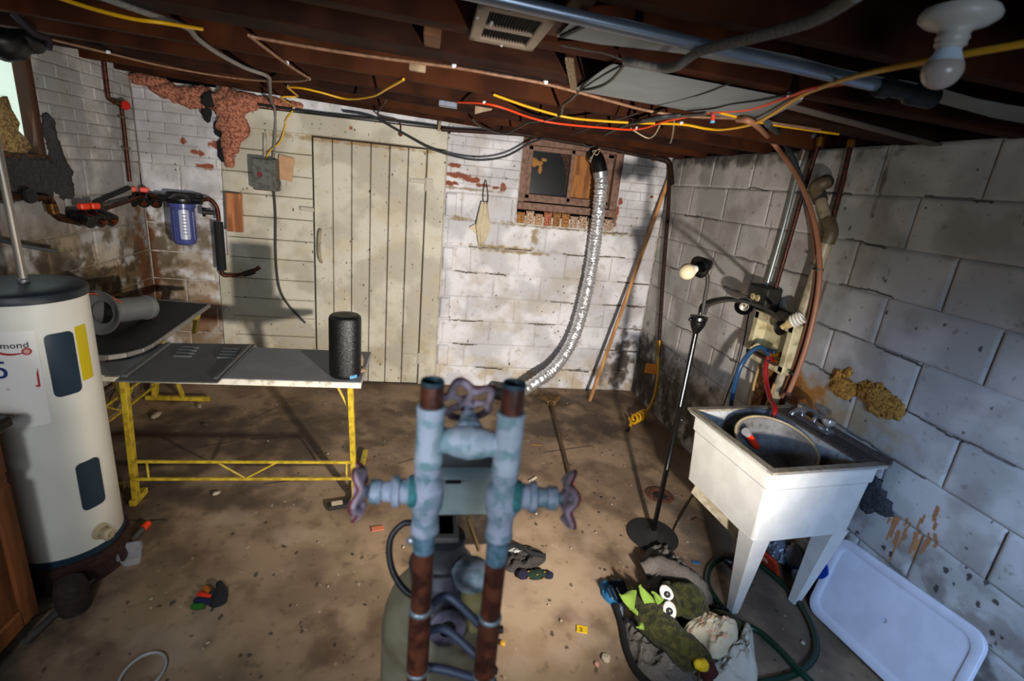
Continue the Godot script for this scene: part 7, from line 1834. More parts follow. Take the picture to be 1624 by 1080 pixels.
	for q in [Vector3(-1.372, 0.036, 2.22), Vector3(-1.379, 0.034, 2.256), Vector3(-1.336, 0.037, 2.242), Vector3(-1.297, 0.034, 2.225), Vector3(-1.309, 0.03, 2.259)]:
		part("motif", MB.new().ball(q, Vector3(0.006, 0.003, 0.004), 8, 5), M(Color(0.5, 0.36, 0.05), 0.9), t)
	# ---- scraps, each where the photograph shows one
	var pap := M(Color(0.72, 0.68, 0.6), 0.8)
	solo("pink_paper", "folded salmon-pink paper scrap on the floor left of the softener", "paper", MB.new().box(Vector3(-2.071, 0.004, 1.863), Vector3(0.06, 0.004, 0.035), Basis(Vector3.UP, 0.2), 0.001), M(Color(0.72, 0.4, 0.28), 0.8))
	t = thing("yellow_tag", "small yellow tag with a black digit on the floor before the clothes pile", "tag", Vector3(-1.198, 0, 2.51))
	part("card", MB.new().box(Vector3(-1.2, 0.004, 2.513), Vector3(0.045, 0.004, 0.035), Basis(Vector3.UP, -0.3), 0.001), M(Color(0.8, 0.66, 0.05), 0.6), t)
	part("digit", MB.new().text("3", 0.03, Transform3D(Basis(Vector3.UP, -0.3) * Basis(Vector3.RIGHT, -PI / 2), Vector3(-1.206, 0.006, 2.515)), 0.0008), M(Color(0.12, 0.1, 0.03), 0.6), t)
	solo("white_stick", "short white stick on the floor right of the softener valve", "stick", MB.new().box(Vector3(-1.196, 0.006, 1.436), Vector3(0.07, 0.008, 0.016), Basis(Vector3.UP, 0.75), 0.002), pap)
	solo("twig", "thin straw twig on the floor beside the broom", "twig", MB.new().tube([Vector3(-1.123, 0.004, 1.011), Vector3(-1.057, 0.004, 1.019)], 0.003, 5), M(Color(0.55, 0.42, 0.2), 0.9))
	solo("blue_scrap", "small blue plastic scrap on the floor above the clothes pile", "scrap", MB.new().box(Vector3(-0.508, 0.004, 2.165), Vector3(0.04, 0.005, 0.022), Basis(Vector3.UP, -0.3), 0.001), M(Color(0.22, 0.36, 0.5), 0.5))
	solo("brown_paper", "torn brown paper scrap on the floor beside the sink", "paper", MB.new().box(Vector3(-0.331, 0.006, 1.862), Vector3(0.05, 0.005, 0.06), Basis(Vector3.UP, 0.5), 0.001), M(Color(0.35, 0.27, 0.2), 0.8))
	# an open floor drain with a rusty lip
	t = thing("floor_drain", "rusty round floor drain hole behind the lamp base", "drain", Vector3(-0.444, 0, 1.598))
	part("rim", MB.new().lathe([Vector2(0.035, 0.001), Vector2(0.055, 0.007), Vector2(0.075, 0.006), Vector2(0.085, 0.0)], Transform3D(Basis.IDENTITY, Vector3(-0.444, 0, 1.598)), 24), M(Color(0.36, 0.22, 0.13), 0.85, 0, "rust", Vector3(6, 6, 6)), t)
	part("hole", MB.new().lathe([Vector2(0, 0.003), Vector2(0.05, 0.003), Vector2(0.052, 0.001)], Transform3D(Basis.IDENTITY, Vector3(-0.448, 0, 1.617)), 24), M(Color(0.015, 0.012, 0.01), 1.0), t)
	# chips of masonry and flakes of paint
	var chip := [M(Color(0.56, 0.5, 0.43), 0.9), M(Color(0.26, 0.21, 0.17), 0.9), M(Color(0.64, 0.59, 0.51), 0.9)]
	crumb("stone_chip", "largest pale stone chip under the drafting table", "chip", Vector3(-3.613, 0, 0.685), Vector3(0.045, 0.016, 0.022), chip[0], 1)
	crumb("stone_chip", "dark flat stone chip under the middle of the drafting table", "chip", Vector3(-3.272, 0, 0.799), Vector3(0.03, 0.01, 0.015), chip[1], 2)
	crumb("stone_chip", "pale flake of plaster in front of the drafting table stretcher", "chip", Vector3(-2.924, 0, 1.561), Vector3(0.022, 0.01, 0.014), chip[2], 3)
	crumb("stone_chip", "grey chip by the drafting table's left foot bar", "chip", Vector3(-3.417, 0, 0.519), Vector3(0.035, 0.012, 0.015), chip[0], 4)
	crumb("paper_ball", "white crumpled paper bit left of the clothes pile", "paper", Vector3(-1.146, 0, 2.651), Vector3(0.02, 0.01, 0.02), chip[2], 5)
	crumb("paper_ball", "tiny pink paper bit left of the clothes pile", "paper", Vector3(-1.188, 0, 2.671), Vector3(0.012, 0.007, 0.01), M(Color(0.7, 0.5, 0.45), 0.8), 6)
	crumb("yellow_crumb", "yellow crumb on the floor below the patterned socks", "crumb", Vector3(-1.534, 0, 2.558), Vector3(0.014, 0.008, 0.012), M(Color(0.72, 0.55, 0.2), 0.8), 7)
	crumb("stone_chip", "white chip right of the green hose loop", "chip", Vector3(-0.28, 0, 2.639), Vector3(0.01, 0.006, 0.01), chip[2], 8)
	var spots := [Vector2(-2.335, 1.95), Vector2(-2.477, 1.979), Vector2(-2.614, 2.48), Vector2(-2.621, 2.506), Vector2(-2.455, 2.543), Vector2(-1.938, 1.999), Vector2(-1.119, 2.038), Vector2(-0.816, 1.624), Vector2(-0.779, 1.685), Vector2(-0.951, 1.925), Vector2(-0.69, 1.04), Vector2(-0.657, 1.149), Vector2(-0.549, 1.283), Vector2(-0.826, 0.861), Vector2(-1.028, 1.129), Vector2(-1.097, 1.247), Vector2(-0.822, 1.954), Vector2(-0.455, 1.862), Vector2(-1.323, 1.617), Vector2(-1.261, 1.677), Vector2(-1.241, 1.761), Vector2(-2.361, 0.621), Vector2(-2.679, 0.911), Vector2(-2.829, 0.997), Vector2(-2.893, 1.258), Vector2(-2.626, 1.421), Vector2(-2.439, 1.146), Vector2(-2.111, 0.982), Vector2(-2.065, 0.392), Vector2(-0.682, 0.314), Vector2(-0.48, 0.54), Vector2(-0.301, 1.12), Vector2(-0.218, 1.242), Vector2(-0.59, 1.498), Vector2(-2.164, 2.041), Vector2(-2.241, 2.228), Vector2(-2.346, 2.322), Vector2(-2.073, 2.338), Vector2(-1.31, 2.381), Vector2(-1.275, 2.465), Vector2(-0.991, 2.194), Vector2(-2.905, 2.26), Vector2(-2.862, 2.09), Vector2(-1.731, 0.594), Vector2(-1.154, 1.843), Vector2(-0.477, 2.014)]
	for i in spots.size():
		var s := rng.randf_range(0.003, 0.007)
		crumb("floor_crumb", "tiny crumb of plaster or grit scattered on the brown floor", "crumb", Vector3(spots[i].x, 0, spots[i].y), Vector3(s * 1.3, s * 0.6, s), chip[i % 3], i + 20, "grit scattered on the floor")

var bubble_m: Material

func pile() -> void:
	var grey := M(Color(0.4, 0.375, 0.345), 0.95, 0, "fine", Vector3(8, 8, 8))
	var lining := M(Color(0.03, 0.03, 0.032), 0.95)
	# grey jacket under everything
	var t := thing("grey_jacket", "crumpled grey jacket at the top of the clothes pile beside the lamp base", "jacket", Vector3(-0.676, 0, 2.307))
	part("body", drape([Vector3(-0.793, 0, 2.131), Vector3(-0.71, -0, 2.063), Vector3(-0.617, 0, 2.048), Vector3(-0.631, 0, 2.155), Vector3(-0.54, 0, 2.251), Vector3(-0.556, -0, 2.406), Vector3(-0.605, 0, 2.506), Vector3(-0.707, 0, 2.515), Vector3(-0.756, -0, 2.377), Vector3(-0.881, 0, 2.388), Vector3(-0.875, 0, 2.316), Vector3(-0.789, 0, 2.243)], 0.1, 201, 1.2), grey, t)
	part("sleeve", MB.new().tube(smooth([Vector3(-0.848, 0.07, 2.278), Vector3(-0.778, 0.1, 2.282), Vector3(-0.716, 0.12, 2.369), Vector3(-0.66, 0.1, 2.413), Vector3(-0.637, 0.06, 2.427)], 6), PackedFloat32Array(sleeve_r(25, 0.035, 0.045)), 12), grey, t)
	part("lining", drape([Vector3(-0.805, 0, 2.282), Vector3(-0.695, 0, 2.248), Vector3(-0.635, 0, 2.29), Vector3(-0.712, 0, 2.379), Vector3(-0.823, -0, 2.391)], 0.11, 203, 0.8), lining, t, "black lining")
	t = thing("grey_trousers", "long grey trousers with a black edge spread at the lower left of the clothes pile", "trousers", Vector3(-0.94, -0, 2.592))
	part("leg", drape([Vector3(-1.019, 0, 2.48), Vector3(-0.958, -0, 2.461), Vector3(-0.921, 0, 2.549), Vector3(-0.861, 0, 2.654), Vector3(-0.837, 0, 2.786), Vector3(-0.976, 0, 2.788), Vector3(-1.034, 0, 2.721), Vector3(-1.04, 0, 2.642), Vector3(-1.034, 0, 2.556)], 0.07, 211, 0.9), grey, t)
	part("fold", drape([Vector3(-0.953, 0, 2.547), Vector3(-0.901, 0, 2.535), Vector3(-0.855, 0, 2.668), Vector3(-0.854, 0, 2.785), Vector3(-0.935, 0, 2.754), Vector3(-0.95, 0, 2.675)], 0.095, 213, 0.5), M(Color(0.48, 0.45, 0.41), 0.95, 0, "fine", Vector3(8, 8, 8)), t)
	part("black_edge", MB.new().tube(smooth([Vector3(-1.024, 0.03, 2.427), Vector3(-1.028, 0.012, 2.507), Vector3(-1.051, 0.012, 2.624), Vector3(-1.047, 0.012, 2.717), Vector3(-1.012, 0.012, 2.782)], 5), 0.014, 7), lining, t)
	# blue and teal shirt
	t = thing("teal_shirt", "small blue and teal shirt at the left tip of the clothes pile", "shirt", Vector3(-1.021, 0, 2.327))
	part("blue_cloth", drape([Vector3(-1.059, 0, 2.28), Vector3(-1.022, 0, 2.267), Vector3(-1.001, 0, 2.328), Vector3(-1.007, 0, 2.425), Vector3(-1.028, 0, 2.404), Vector3(-1.06, -0, 2.353)], 0.05, 221, 0.6), M(Color(0.1, 0.38, 0.55), 0.8), t)
	part("teal_cloth", drape([Vector3(-1.014, 0, 2.279), Vector3(-0.937, 0, 2.302), Vector3(-0.94, 0, 2.349), Vector3(-1.014, 0, 2.391), Vector3(-1.017, 0, 2.341)], 0.06, 223, 0.6), M(Color(0.01, 0.1, 0.15), 0.9), t)
	part("pale_hem", drape([Vector3(-1.012, 0, 2.391), Vector3(-0.982, 0, 2.406), Vector3(-1.01, -0, 2.481), Vector3(-1.022, -0, 2.451)], 0.05, 225, 0.4), M(Color(0.36, 0.4, 0.46), 0.9), t)
	for k in 3:
		part("stripe", MB.new().tube([Vector3(-1.044, 0.058, 2.35) + Vector3(k * 0.02, 0, 0.01), Vector3(-1.039, 0.05, 2.412) + Vector3(k * 0.02, 0, 0)], 0.003, 6), M(Color(0.6, 0.65, 0.68), 0.9), t)
	# plush dragon costume
	t = thing("dragon_costume", "green plush dragon costume with white eyes and lime spikes on the clothes pile", "costume", Vector3(-0.791, -0, 2.51))
	var plush := M(Color(0.24, 0.235, 0.075), 1.0, 0, "plush", Vector3(5, 5, 5), 0.5, "bump")
	plush.rim_enabled = true
	plush.rim = 0.3
	var path := smooth([Vector3(-0.952, 0.09, 2.451), Vector3(-0.958, 0.11, 2.51), Vector3(-0.949, 0.12, 2.598), Vector3(-0.92, 0.12, 2.672), Vector3(-0.88, 0.11, 2.721), Vector3(-0.836, 0.1, 2.747), Vector3(-0.803, 0.09, 2.756)], 6)
	var rad := []
	for i in path.size():
		var f := i / float(path.size() - 1)
		rad.append(0.06 * pow(sin(PI * clampf(0.14 + 0.78 * f, 0, 1)), 0.4) + 0.005 * sin(f * 19.0))
	var mb := MB.new().tube(path, rad, 20)
	var nz := noise(33, 9.0, 3)
	for i in mb.v.size(): mb.v[i] = mb.v[i] + mb.n[i] * (0.014 * nz.get_noise_3dv(mb.v[i]))
	part("body", mb, plush, t)
	var hc := Vector3(-0.771, 0.14, 2.525)
	mb = MB.new().ball(hc, Vector3(0.085, 0.06, 0.08), 24, 16, Basis(Vector3.UP, -0.35), noise(35, 0.12, 2), 0.2)
	part("head", mb, plush, t)
	part("brow", MB.new().tube(smooth([Vector3(-0.82, 0.13, 2.444), Vector3(-0.854, 0.16, 2.55), Vector3(-0.854, 0.13, 2.586)], 6), 0.03, 12), plush, t)
	part("arm", MB.new().tube(smooth([Vector3(-0.646, 0.06, 2.538), Vector3(-0.611, 0.07, 2.571), Vector3(-0.58, 0.06, 2.595), Vector3(-0.559, 0.04, 2.602)], 4), [0.03, 0.034, 0.036, 0.036, 0.036, 0.038, 0.038, 0.038, 0.036, 0.034, 0.032, 0.03, 0.024], 12), plush, t)
	var wht := M(Color(0.82, 0.8, 0.76), 0.6)
	var navy := M(Color(0.02, 0.025, 0.06), 0.5)
	for q in [[Vector3(-0.877, 0.19, 2.534), 0.35], [Vector3(-0.9, 0.185, 2.612), -0.1]]:
		var ex := facing(q[0], Vector3(-0.2, 0.85, 0.5), Vector3(0.1, 0.3, -1.0), q[1])
		var ey := part("eye", MB.new().ball(ex.origin, Vector3(0.026, 0.034, 0.012), 18, 10, ex.basis), wht, t, "white eye")
		part("pupil", MB.new().lathe([Vector2(0, 0.003), Vector2(0.0115, 0.003), Vector2(0.0135, 0.0)], axis(ex * Vector3(-0.003, -0.006, 0.012), ex.basis.z), 18), navy, ey)
		part("pupil_ring", MB.new().lathe([Vector2(0, 0.0042), Vector2(0.0025, 0.0042), Vector2(0.003, 0.002)], axis(ex * Vector3(-0.003, -0.006, 0.013), ex.basis.z), 14), M(Color(0.7, 0.7, 0.5), 0.5), ey)
	part("tooth", MB.new().ext(PackedVector2Array([Vector2(-0.02, 0), Vector2(0.02, 0), Vector2(0.0, 0.04)]), 0.006, facing(Vector3(-0.722, 0.14, 2.534), Vector3(0.3, 0.8, 0.4), Vector3(1, 0.2, 0))), wht, t)
	var lime := M(Color(0.46, 0.58, 0.2), 0.9, 0, "fine", Vector3(14, 14, 14))
	for q in [[Vector3(-0.977, 0.16, 2.481), Vector3(-1.022, 0.15, 2.568), Vector3(-1.065, 0.17, 2.519)], [Vector3(-0.919, 0.16, 2.549), Vector3(-0.972, 0.16, 2.559), Vector3(-0.982, 0.2, 2.496)], [Vector3(-0.894, 0.18, 2.568), Vector3(-0.927, 0.17, 2.568), Vector3(-0.94, 0.21, 2.538)], [Vector3(-1.001, 0.13, 2.54), Vector3(-0.992, 0.13, 2.596), Vector3(-1.025, 0.13, 2.551)], [Vector3(-0.992, 0.12, 2.58), Vector3(-0.974, 0.12, 2.632), Vector3(-1.03, 0.13, 2.637)]]:
		var rows := []
		var up: Vector3 = (q[1] - q[0]).cross(q[2] - q[0]).normalized()
		if up.y < 0: up = -up
		for i in 8:
			var f := i / 7.0
			var row := []
			for j in 5:
				var g := j / 4.0
				var e: Vector3 = q[0].lerp(q[1], 0.5 + (g - 0.5) * (1.0 - f * f * 0.98))
				row.append(e + (q[2] - (q[0] + q[1]) * 0.5) * f + up * (0.014 * sin(f * 2.6) * (1.0 - pow(2.0 * g - 1.0, 2))))
			rows.append(row)
		part("spike", MB.new().shell(rows, 0.008, Vector3(0.1, 0.8, 0.5)), lime, t, "lime green spike")
	# black sweater between
	solo("black_sweater", "black sweater showing between the dragon head and the sink leg", "sweater", drape([Vector3(-0.811, 0, 2.493), Vector3(-0.682, 0, 2.468), Vector3(-0.546, 0, 2.442), Vector3(-0.513, 0, 2.511), Vector3(-0.522, -0, 2.559), Vector3(-0.657, 0, 2.581), Vector3(-0.772, 0, 2.558)], 0.07, 231, 1.0), lining)
	# dotted cloth
	t = thing("dotted_cloth", "cream cloth printed with pale pink and grey dots on the clothes pile", "cloth", Vector3(-0.726, 0.06, 2.631))
	var dc := [Vector3(-0.816, 0.06, 2.604), Vector3(-0.718, 0.06, 2.555), Vector3(-0.651, 0.06, 2.556), Vector3(-0.608, 0.06, 2.608), Vector3(-0.611, 0.06, 2.667), Vector3(-0.703, 0.06, 2.73), Vector3(-0.763, 0.06, 2.734), Vector3(-0.776, 0.06, 2.662), Vector3(-0.83, 0.06, 2.647)]
	var cl := drape(dc, 0.105, 241, 0.8, 0.075)
	part("cloth", cl, M(Color(0.78, 0.73, 0.62), 0.95, 0, "cloud", Vector3(5, 5, 5)), t)
	var dots := [M(Color(0.78, 0.6, 0.52), 0.95), M(Color(0.68, 0.68, 0.62), 0.95), M(Color(0.75, 0.69, 0.5), 0.95)]
	for i in 80:
		# each dot lies on the cloth's own surface
		var k := rng.randi_range(0, cl.v.size() - 60)
		if cl.n[k].y < 0.5: continue
		part("dot", MB.new().lathe([Vector2(0, 0.0012), Vector2(0.008, 0.0012), Vector2(0.0095, 0.0)], axis(cl.v[k], cl.n[k]), 10), dots[i % 3], t)
	solo("cream_shirt", "creased off-white shirt at the lower right end of the clothes pile", "shirt", drape([Vector3(-0.783, 0, 2.719), Vector3(-0.704, 0, 2.687), Vector3(-0.595, -0, 2.644), Vector3(-0.499, 0, 2.56), Vector3(-0.504, 0, 2.621), Vector3(-0.562, 0, 2.73), Vector3(-0.617, 0, 2.815), Vector3(-0.741, 0, 2.818), Vector3(-0.83, 0, 2.787)], 0.12, 251, 1.0), M(Color(0.74, 0.71, 0.64), 0.95, 0, "cloud", Vector3(5, 5, 5)))
	solo("cream_rag", "small cream rag under the tail of the dragon costume", "rag", drape([Vector3(-0.878, 0, 2.667), Vector3(-0.812, 0, 2.663), Vector3(-0.789, 0, 2.7), Vector3(-0.841, 0, 2.749), Vector3(-0.869, 0, 2.713)], 0.05, 261, 0.8), M(Color(0.72, 0.69, 0.58), 0.95))
	mb = MB.new()
	foam_lumps(mb, [[Vector3(-0.857, 0.13, 2.801), Vector3(0.028, 0.02, 0.022)]], 6, 0.5)
	solo("yellow_bow", "crumpled yellow scrap at the tail of the dragon costume", "scrap", mb, M(Color(0.8, 0.68, 0.04), 0.8))
	mb = MB.new()
	foam_lumps(mb, [[Vector3(-0.819, 0.1, 2.799), Vector3(0.03, 0.02, 0.03)], [Vector3(-0.833, 0.09, 2.809), Vector3(0.02, 0.02, 0.03)]], 7, 0.5)
	solo("red_cloth", "dark red cloth scrap below the yellow scrap", "scrap", mb, M(Color(0.25, 0.05, 0.04), 0.9))

func sleeve_r(n: int, a: float, b: float) -> Array:
	var o := []
	for i in n: o.append(lerpf(a, b, sin(PI * i / (n - 1.0))) + 0.004 * sin(i * 2.1))
	return o

func handwheel(parent: Node, at: Vector3, nrm: Vector3, R: float, m: Material, m2: Material) -> void:
	var x := facing(at, nrm)
	var ring := []
	for i in 81:
		var a := TAU * i / 80
		var r := R * (0.88 + 0.12 * cos(5 * a))
		ring.append(x * Vector3(cos(a) * r, sin(a) * r, 0.004 * cos(5 * a)))
	var w := part("handwheel", MB.new().tube(ring, 0.0052, 8, false), m, parent, "lobed handwheel with flaking red paint")
	for k in 5:
		var a := TAU * (k + 0.5) / 5
		part("spoke", MB.new().tube([x * Vector3(0, 0, -0.004), x * Vector3(cos(a) * R * 0.45, sin(a) * R * 0.45, 0), x * Vector3(cos(a) * R * 0.78, sin(a) * R * 0.78, 0)], [0.006, 0.005, 0.0045], 7), m2, w)
	part("hub", MB.new().lathe([Vector2(0, -0.008), Vector2(0.011, -0.008), Vector2(0.012, 0.0), Vector2(0.009, 0.007), Vector2(0, 0.008)], axis(at, nrm), 14), m2, w)
	var red := []
	for i in 81:
		var a := TAU * i / 80
		var r := R * (0.88 + 0.12 * cos(5 * a)) + 0.0038
		red.append(x * Vector3(cos(a) * r, sin(a) * r, 0.003 + 0.004 * cos(5 * a)))
	part("paint_edge", MB.new().tube(red, 0.0022, 6, false), M(Color(0.42, 0.07, 0.1), 0.7), w)

func softener() -> void:
	var pat := M(Color(0.74, 0.79, 0.85), 0.7, 0.05, "patina", Vector3(5, 5, 5))
	var pat2 := M(Color(0.66, 0.69, 0.77), 0.7, 0.05, "patina", Vector3(7, 7, 7))
	var cop := M(Color(0.43, 0.255, 0.195), 0.42, 0.3, "copper", Vector3(3, 3, 3))
	var sol := M(Color(0.55, 0.6, 0.64), 0.4, 0.5, "cloud", Vector3(9, 9, 9))
	var whl := M(Color(0.68, 0.6, 0.66), 0.7, 0.1, "grime", Vector3(9, 9, 9))
	var blk := M(Color(0.06, 0.065, 0.085), 0.45)
	# ---- resin tank with control head
	var c := Vector3(-1.84, 0, 3.29)
	var t := thing("water_softener", "grey-brown water softener tank with a grey control box behind two copper pipes", "water softener", c)
	var xf := Transform3D(Basis.IDENTITY, c)
	part("tank", MB.new().lathe([Vector2(0, 0.03), Vector2(0.08, 0.03), Vector2(0.1, 0.06), Vector2(0.102, 0.1), Vector2(0.102, 0.9), Vector2(0.098, 0.94), Vector2(0.087, 0.975), Vector2(0.07, 1.0), Vector2(0.055, 1.015), Vector2(0.045, 1.025), Vector2(0.045, 1.05), Vector2(0, 1.05)], xf, 44), M(Color(0.5, 0.47, 0.39), 0.5, 0, "grime", Vector3(2.5, 2.5, 2.5)), t)
	part("foot_ring", MB.new().lathe([Vector2(0.08, 0), Vector2(0.12, 0), Vector2(0.123, 0.02), Vector2(0.11, 0.1), Vector2(0.104, 0.11)], xf, 36), blk, t)
	part("valve_body", MB.new().lathe([Vector2(0, 1.03), Vector2(0.055, 1.03), Vector2(0.058, 1.045), Vector2(0.05, 1.055), Vector2(0.04, 1.075), Vector2(0.04, 1.1), Vector2(0, 1.1)], xf, 28), M(Color(0.22, 0.225, 0.25), 0.5, 0.1, "grime"), t)
	part("control_box", MB.new().box(Vector3(-1.806, 1.19, 3.255), Vector3(0.112, 0.098, 0.075), Basis(Vector3.RIGHT, 0.1), 0.006), M(Color(0.5, 0.56, 0.56), 0.5, 0, "cloud", Vector3(4, 4, 4)), t, "grey-green control box")
	part("box_lip", MB.new().box(Vector3(-1.806, 1.235, 3.266), Vector3(0.114, 0.026, 0.078), Basis(Vector3.RIGHT, 0.1), 0.006), M(Color(0.55, 0.62, 0.64), 0.45, 0, "cloud", Vector3(4, 4, 4)), t)
	part("slot", MB.new().box(Vector3(-1.83, 1.221, 3.3055), Vector3(0.026, 0.005, 0.004), Basis(Vector3.RIGHT, 0.1)), blk, t)
	# motor and linkage below the box
	part("back_plate", MB.new().box(Vector3(-1.815, 1.1, 3.25), Vector3(0.13, 0.1, 0.01), Basis.IDENTITY, 0.002), M(Color(0.25, 0.22, 0.17), 0.6, 0.2, "rust"), t)
	part("motor", MB.new().box(Vector3(-1.842, 1.095, 3.285), Vector3(0.05, 0.05, 0.06), Basis.IDENTITY, 0.006), blk, t)
	part("motor_strap", MB.new().box(Vector3(-1.842, 1.115, 3.29), Vector3(0.056, 0.01, 0.064), Basis.IDENTITY, 0.002), M(Color(0.36, 0.35, 0.34), 0.5, 0.4), t)
	part("motor_strap", MB.new().box(Vector3(-1.842, 1.075, 3.29), Vector3(0.056, 0.008, 0.064), Basis.IDENTITY, 0.002), M(Color(0.36, 0.35, 0.34), 0.5, 0.4), t)
	part("link_rod", MB.new().tube([Vector3(-1.8, 1.145, 3.3), Vector3(-1.777, 1.085, 3.31)], 0.0035, 8), M(Color(0.5, 0.38, 0.18), 0.5, 0.4), t)
	part("wire_connector", MB.new().box(Vector3(-1.838, 1.045, 3.335), Vector3(0.026, 0.022, 0.018), Basis.IDENTITY, 0.002), M(Color(0.72, 0.68, 0.62), 0.6), t, "white plug")
	part("injector_canister", MB.new().lathe([Vector2(0.0, 0.95), Vector2(0.028, 0.95), Vector2(0.03, 0.96), Vector2(0.031, 1.045), Vector2(0, 1.045)], Transform3D(Basis.IDENTITY, Vector3(-1.79, 0, 3.335)), 24), M(Color(0.62, 0.58, 0.4), 0.35, 0.0, "cloud", Vector3(6, 6, 6)), t)
	part("canister_cap", MB.new().lathe([Vector2(0.031, 1.043), Vector2(0.034, 1.048), Vector2(0.034, 1.064), Vector2(0.028, 1.072), Vector2(0, 1.074)], Transform3D(Basis.IDENTITY, Vector3(-1.79, 0, 3.335)), 20), pat, t)
	var yoke := M(Color(0.45, 0.42, 0.5), 0.55, 0.2, "grime", Vector3(9, 9, 9))
	part("flange", MB.new().lathe([Vector2(0.014, 0.0), Vector2(0.03, 0.0), Vector2(0.031, 0.012), Vector2(0.014, 0.014)], axis(Vector3(-1.83, 0.985, 3.37), Vector3(0.1, 0.3, 1)), 22), yoke, t)
	part("flange_bore", MB.new().lathe([Vector2(0, 0.004), Vector2(0.015, 0.004), Vector2(0.015, 0.0)], axis(Vector3(-1.83, 0.985, 3.37), Vector3(0.1, 0.3, 1)), 18), M(Color(0.01, 0.01, 0.012), 0.8), t)
	part("valve_block", MB.new().box(Vector3(-1.82, 1.0, 3.33), Vector3(0.1, 0.12, 0.06), Basis.IDENTITY, 0.014), M(Color(0.32, 0.32, 0.36), 0.5, 0.2, "grime", Vector3(8, 8, 8)), t)
	part("power_cord", MB.new().tube(smooth([Vector3(-1.87, 1.03, 3.36), Vector3(-1.9, 1.04, 3.35), Vector3(-1.925, 1.07, 3.33), Vector3(-1.93, 1.11, 3.31), Vector3(-1.91, 1.135, 3.3), Vector3(-1.885, 1.135, 3.3)], 6), 0.0055, 8), M(Color(0.04, 0.05, 0.08), 0.45), t)
	part("cord_grommet", MB.new().ball(Vector3(-1.895, 1.105, 3.305), Vector3(0.009, 0.009, 0.009), 10, 6), M(Color(0.7, 0.7, 0.72), 0.3, 0.5), t)
	part("side_plate", MB.new().box(Vector3(-1.878, 1.1, 3.29), Vector3(0.012, 0.075, 0.05), Basis.IDENTITY, 0.003), M(Color(0.3, 0.3, 0.29), 0.6, 0.2, "cloud"), t)
	# ---- copper bypass in front of it
	var lx := -1.8765
	var rx := -1.777
	var lz := 3.46
	var rz := 3.474
	t = thing("pipe_bypass", "pair of corroded copper pipes with three blue-green gate valves, open at the top", "pipework", Vector3(-1.827, 0.0, 3.46))
	for k in 2:
		var x := lx if k == 0 else rx
		var z := lz if k == 0 else rz
		var X := Transform3D(Basis.IDENTITY, Vector3(x, 0, z))
		var o := 0.0 if k == 0 else 0.006
		part("pipe_end", MB.new().lathe([Vector2(0.0146, 1.41), Vector2(0.0146, 1.464 + o), Vector2(0.0142, 1.4655 + o), Vector2(0.013, 1.4655 + o), Vector2(0.0128, 1.42), Vector2(0.0, 1.42)], X, 28), cop, t)
		part("patina_lip", MB.new().lathe([Vector2(0.01475, 1.461 + o), Vector2(0.0149, 1.4645 + o), Vector2(0.0138, 1.467 + o), Vector2(0.0125, 1.4655 + o), Vector2(0.0122, 1.455 + o)], X, 28), M(Color(0.2, 0.3, 0.36), 0.6, 0.2, "patina", Vector3(9, 9, 9)), t)
		part("tee_fitting", MB.new().lathe([Vector2(0.0146, 1.433), Vector2(0.0175, 1.4325), Vector2(0.0185, 1.429), Vector2(0.0175, 1.425), Vector2(0.0178, 1.36), Vector2(0.0182, 1.352), Vector2(0.0165, 1.348), Vector2(0.0146, 1.346)], X, 28), pat, t)
		part("gate_valve_body", MB.new().lathe([Vector2(0.0146, 1.35), Vector2(0.0172, 1.348), Vector2(0.0172, 1.335), Vector2(0.0165, 1.33), Vector2(0.0215, 1.322), Vector2(0.023, 1.305), Vector2(0.0215, 1.287), Vector2(0.0175, 1.28), Vector2(0.0178, 1.255), Vector2(0.0192, 1.252), Vector2(0.0192, 1.247), Vector2(0.0146, 1.243)], X, 28), pat2, t)
		part("pipe", MB.new().lathe([Vector2(0.0146, 0.3), Vector2(0.0146, 1.25)], X, 28), cop, t)
		part("solder_drip", MB.new().lathe([Vector2(0.0146, 1.25), Vector2(0.0153, 1.245), Vector2(0.0151, 1.225 - 0.01 * k), Vector2(0.0146, 1.215 - 0.01 * k)], X, 24), M(Color(0.38, 0.5, 0.58), 0.7, 0, "patina", Vector3(12, 12, 12)), t)
		for y in [1.113 - 0.006 * k, 0.998 - 0.004 * k, 0.945 - 0.006 * k]:
			part("solder_ring", MB.new().lathe([Vector2(0.0146, y - 0.005), Vector2(0.0168, y - 0.003), Vector2(0.0172, y), Vector2(0.0165, y + 0.003), Vector2(0.0146, y + 0.004)], X, 26), sol, t)
		part("coupling", MB.new().lathe([Vector2(0.0146, 1.0), Vector2(0.0161, 1.0), Vector2(0.0161, 1.112 - 0.006 * k), Vector2(0.0146, 1.113 - 0.006 * k)], X, 26), cop, t)
		part("coupling", MB.new().lathe([Vector2(0.0161, 0.8), Vector2(0.0161, 0.94 - 0.006 * k), Vector2(0.0146, 0.941 - 0.006 * k)], X, 26), cop, t)
		# side valve: neck, bonnet, stem, wheel edge on
		var s := -1.0 if k == 0 else 1.0
		var y := 1.309 if k == 0 else 1.312
		var ax := axis(Vector3(x, y, z), Vector3(s, 0.0, 0.12 if k else 0.0))
		var sv := part("side_valve", MB.new().lathe([Vector2(0.0, 0.0), Vector2(0.019, 0.01), Vector2(0.0195, 0.024), Vector2(0.0165, 0.025), Vector2(0.0165, 0.035), Vector2(0.0205, 0.036), Vector2(0.0205, 0.044), Vector2(0.014, 0.046), Vector2(0.0125, 0.058), Vector2(0.0155, 0.059), Vector2(0.0155, 0.072), Vector2(0.008, 0.075), Vector2(0.006, 0.09), Vector2(0, 0.09)], ax, 22, 0.8), pat2, t)
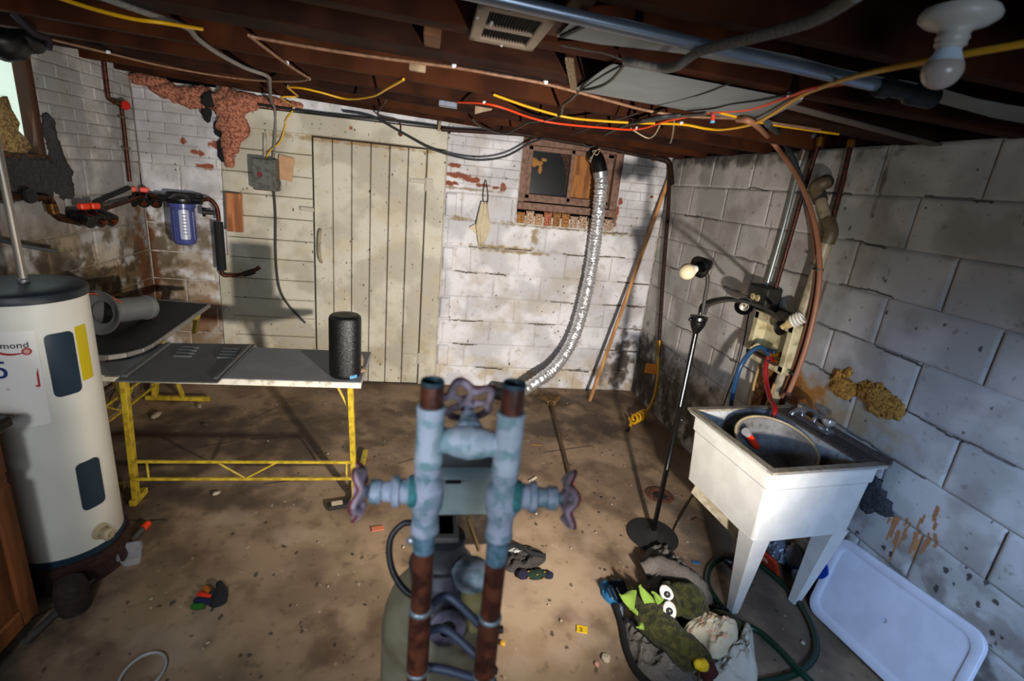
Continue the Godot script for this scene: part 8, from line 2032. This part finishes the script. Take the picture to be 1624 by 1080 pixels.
		part("teal_collar", MB.new().lathe([Vector2(0.0192, 0.012), Vector2(0.0208, 0.014), Vector2(0.0208, 0.022), Vector2(0.0192, 0.024)], ax, 20), M(Color(0.22, 0.5, 0.52), 0.7, 0, "patina", Vector3(12, 12, 12)), sv)
		handwheel(t, ax * Vector3(0, 0.086 if k == 0 else 0.088, 0), ax.basis.y, 0.034, whl, whl)
	# cross valve between the two pipes
	var m := Vector3((lx + rx) / 2 + 0.001, 1.383, 3.462)
	var cx := axis(m, Vector3(rx - lx, 0.0, rz - lz))
	part("cross_valve", MB.new().lathe([Vector2(0.0125, -0.05), Vector2(0.0145, -0.036), Vector2(0.0165, -0.034), Vector2(0.0165, -0.026), Vector2(0.019, -0.02), Vector2(0.0225, 0.0), Vector2(0.019, 0.02), Vector2(0.0165, 0.026), Vector2(0.0165, 0.034), Vector2(0.0145, 0.036), Vector2(0.0125, 0.05)], cx, 26), pat, t)
	var bo := Vector3(0.0, 0.42, -0.9).normalized()
	part("bonnet", MB.new().lathe([Vector2(0.0, 0.0), Vector2(0.018, 0.006), Vector2(0.019, 0.02), Vector2(0.0165, 0.022), Vector2(0.0165, 0.028), Vector2(0.012, 0.03), Vector2(0.0105, 0.045), Vector2(0.006, 0.046), Vector2(0.005, 0.066), Vector2(0, 0.066)], axis(m, bo), 22), pat2, t)
	handwheel(t, m + bo * 0.066 + Vector3(-0.002, 0, 0), bo, 0.039, whl, whl)
	# yoke bars between the pipes
	for q in [[1.1, 1.08, 3.42], [1.055, 1.02, 3.435], [0.985, 0.975, 3.45], [0.935, 0.93, 3.45]]:
		part("yoke_bar", MB.new().tube(smooth([Vector3(lx + 0.012, q[0], lz - 0.014), Vector3(-1.835, (q[0] * 0.7 + q[1] * 0.3), q[2]), Vector3(rx - 0.012, q[1], rz - 0.012)], 5), 0.0065, 8), M(Color(0.25, 0.28, 0.36), 0.5, 0.2), t)
	part("bolt", MB.new().tube([Vector3(rx + 0.012, 1.06, rz - 0.02), Vector3(rx + 0.026, 1.06, rz - 0.02)], 0.006, 6), blk, t)
	for k in 5:
		part("mesh_knot", MB.new().ball(Vector3(rx + 0.019, 0.9 + k * 0.022, rz - 0.012), Vector3(0.005, 0.008, 0.006), 8, 5), blk, t)
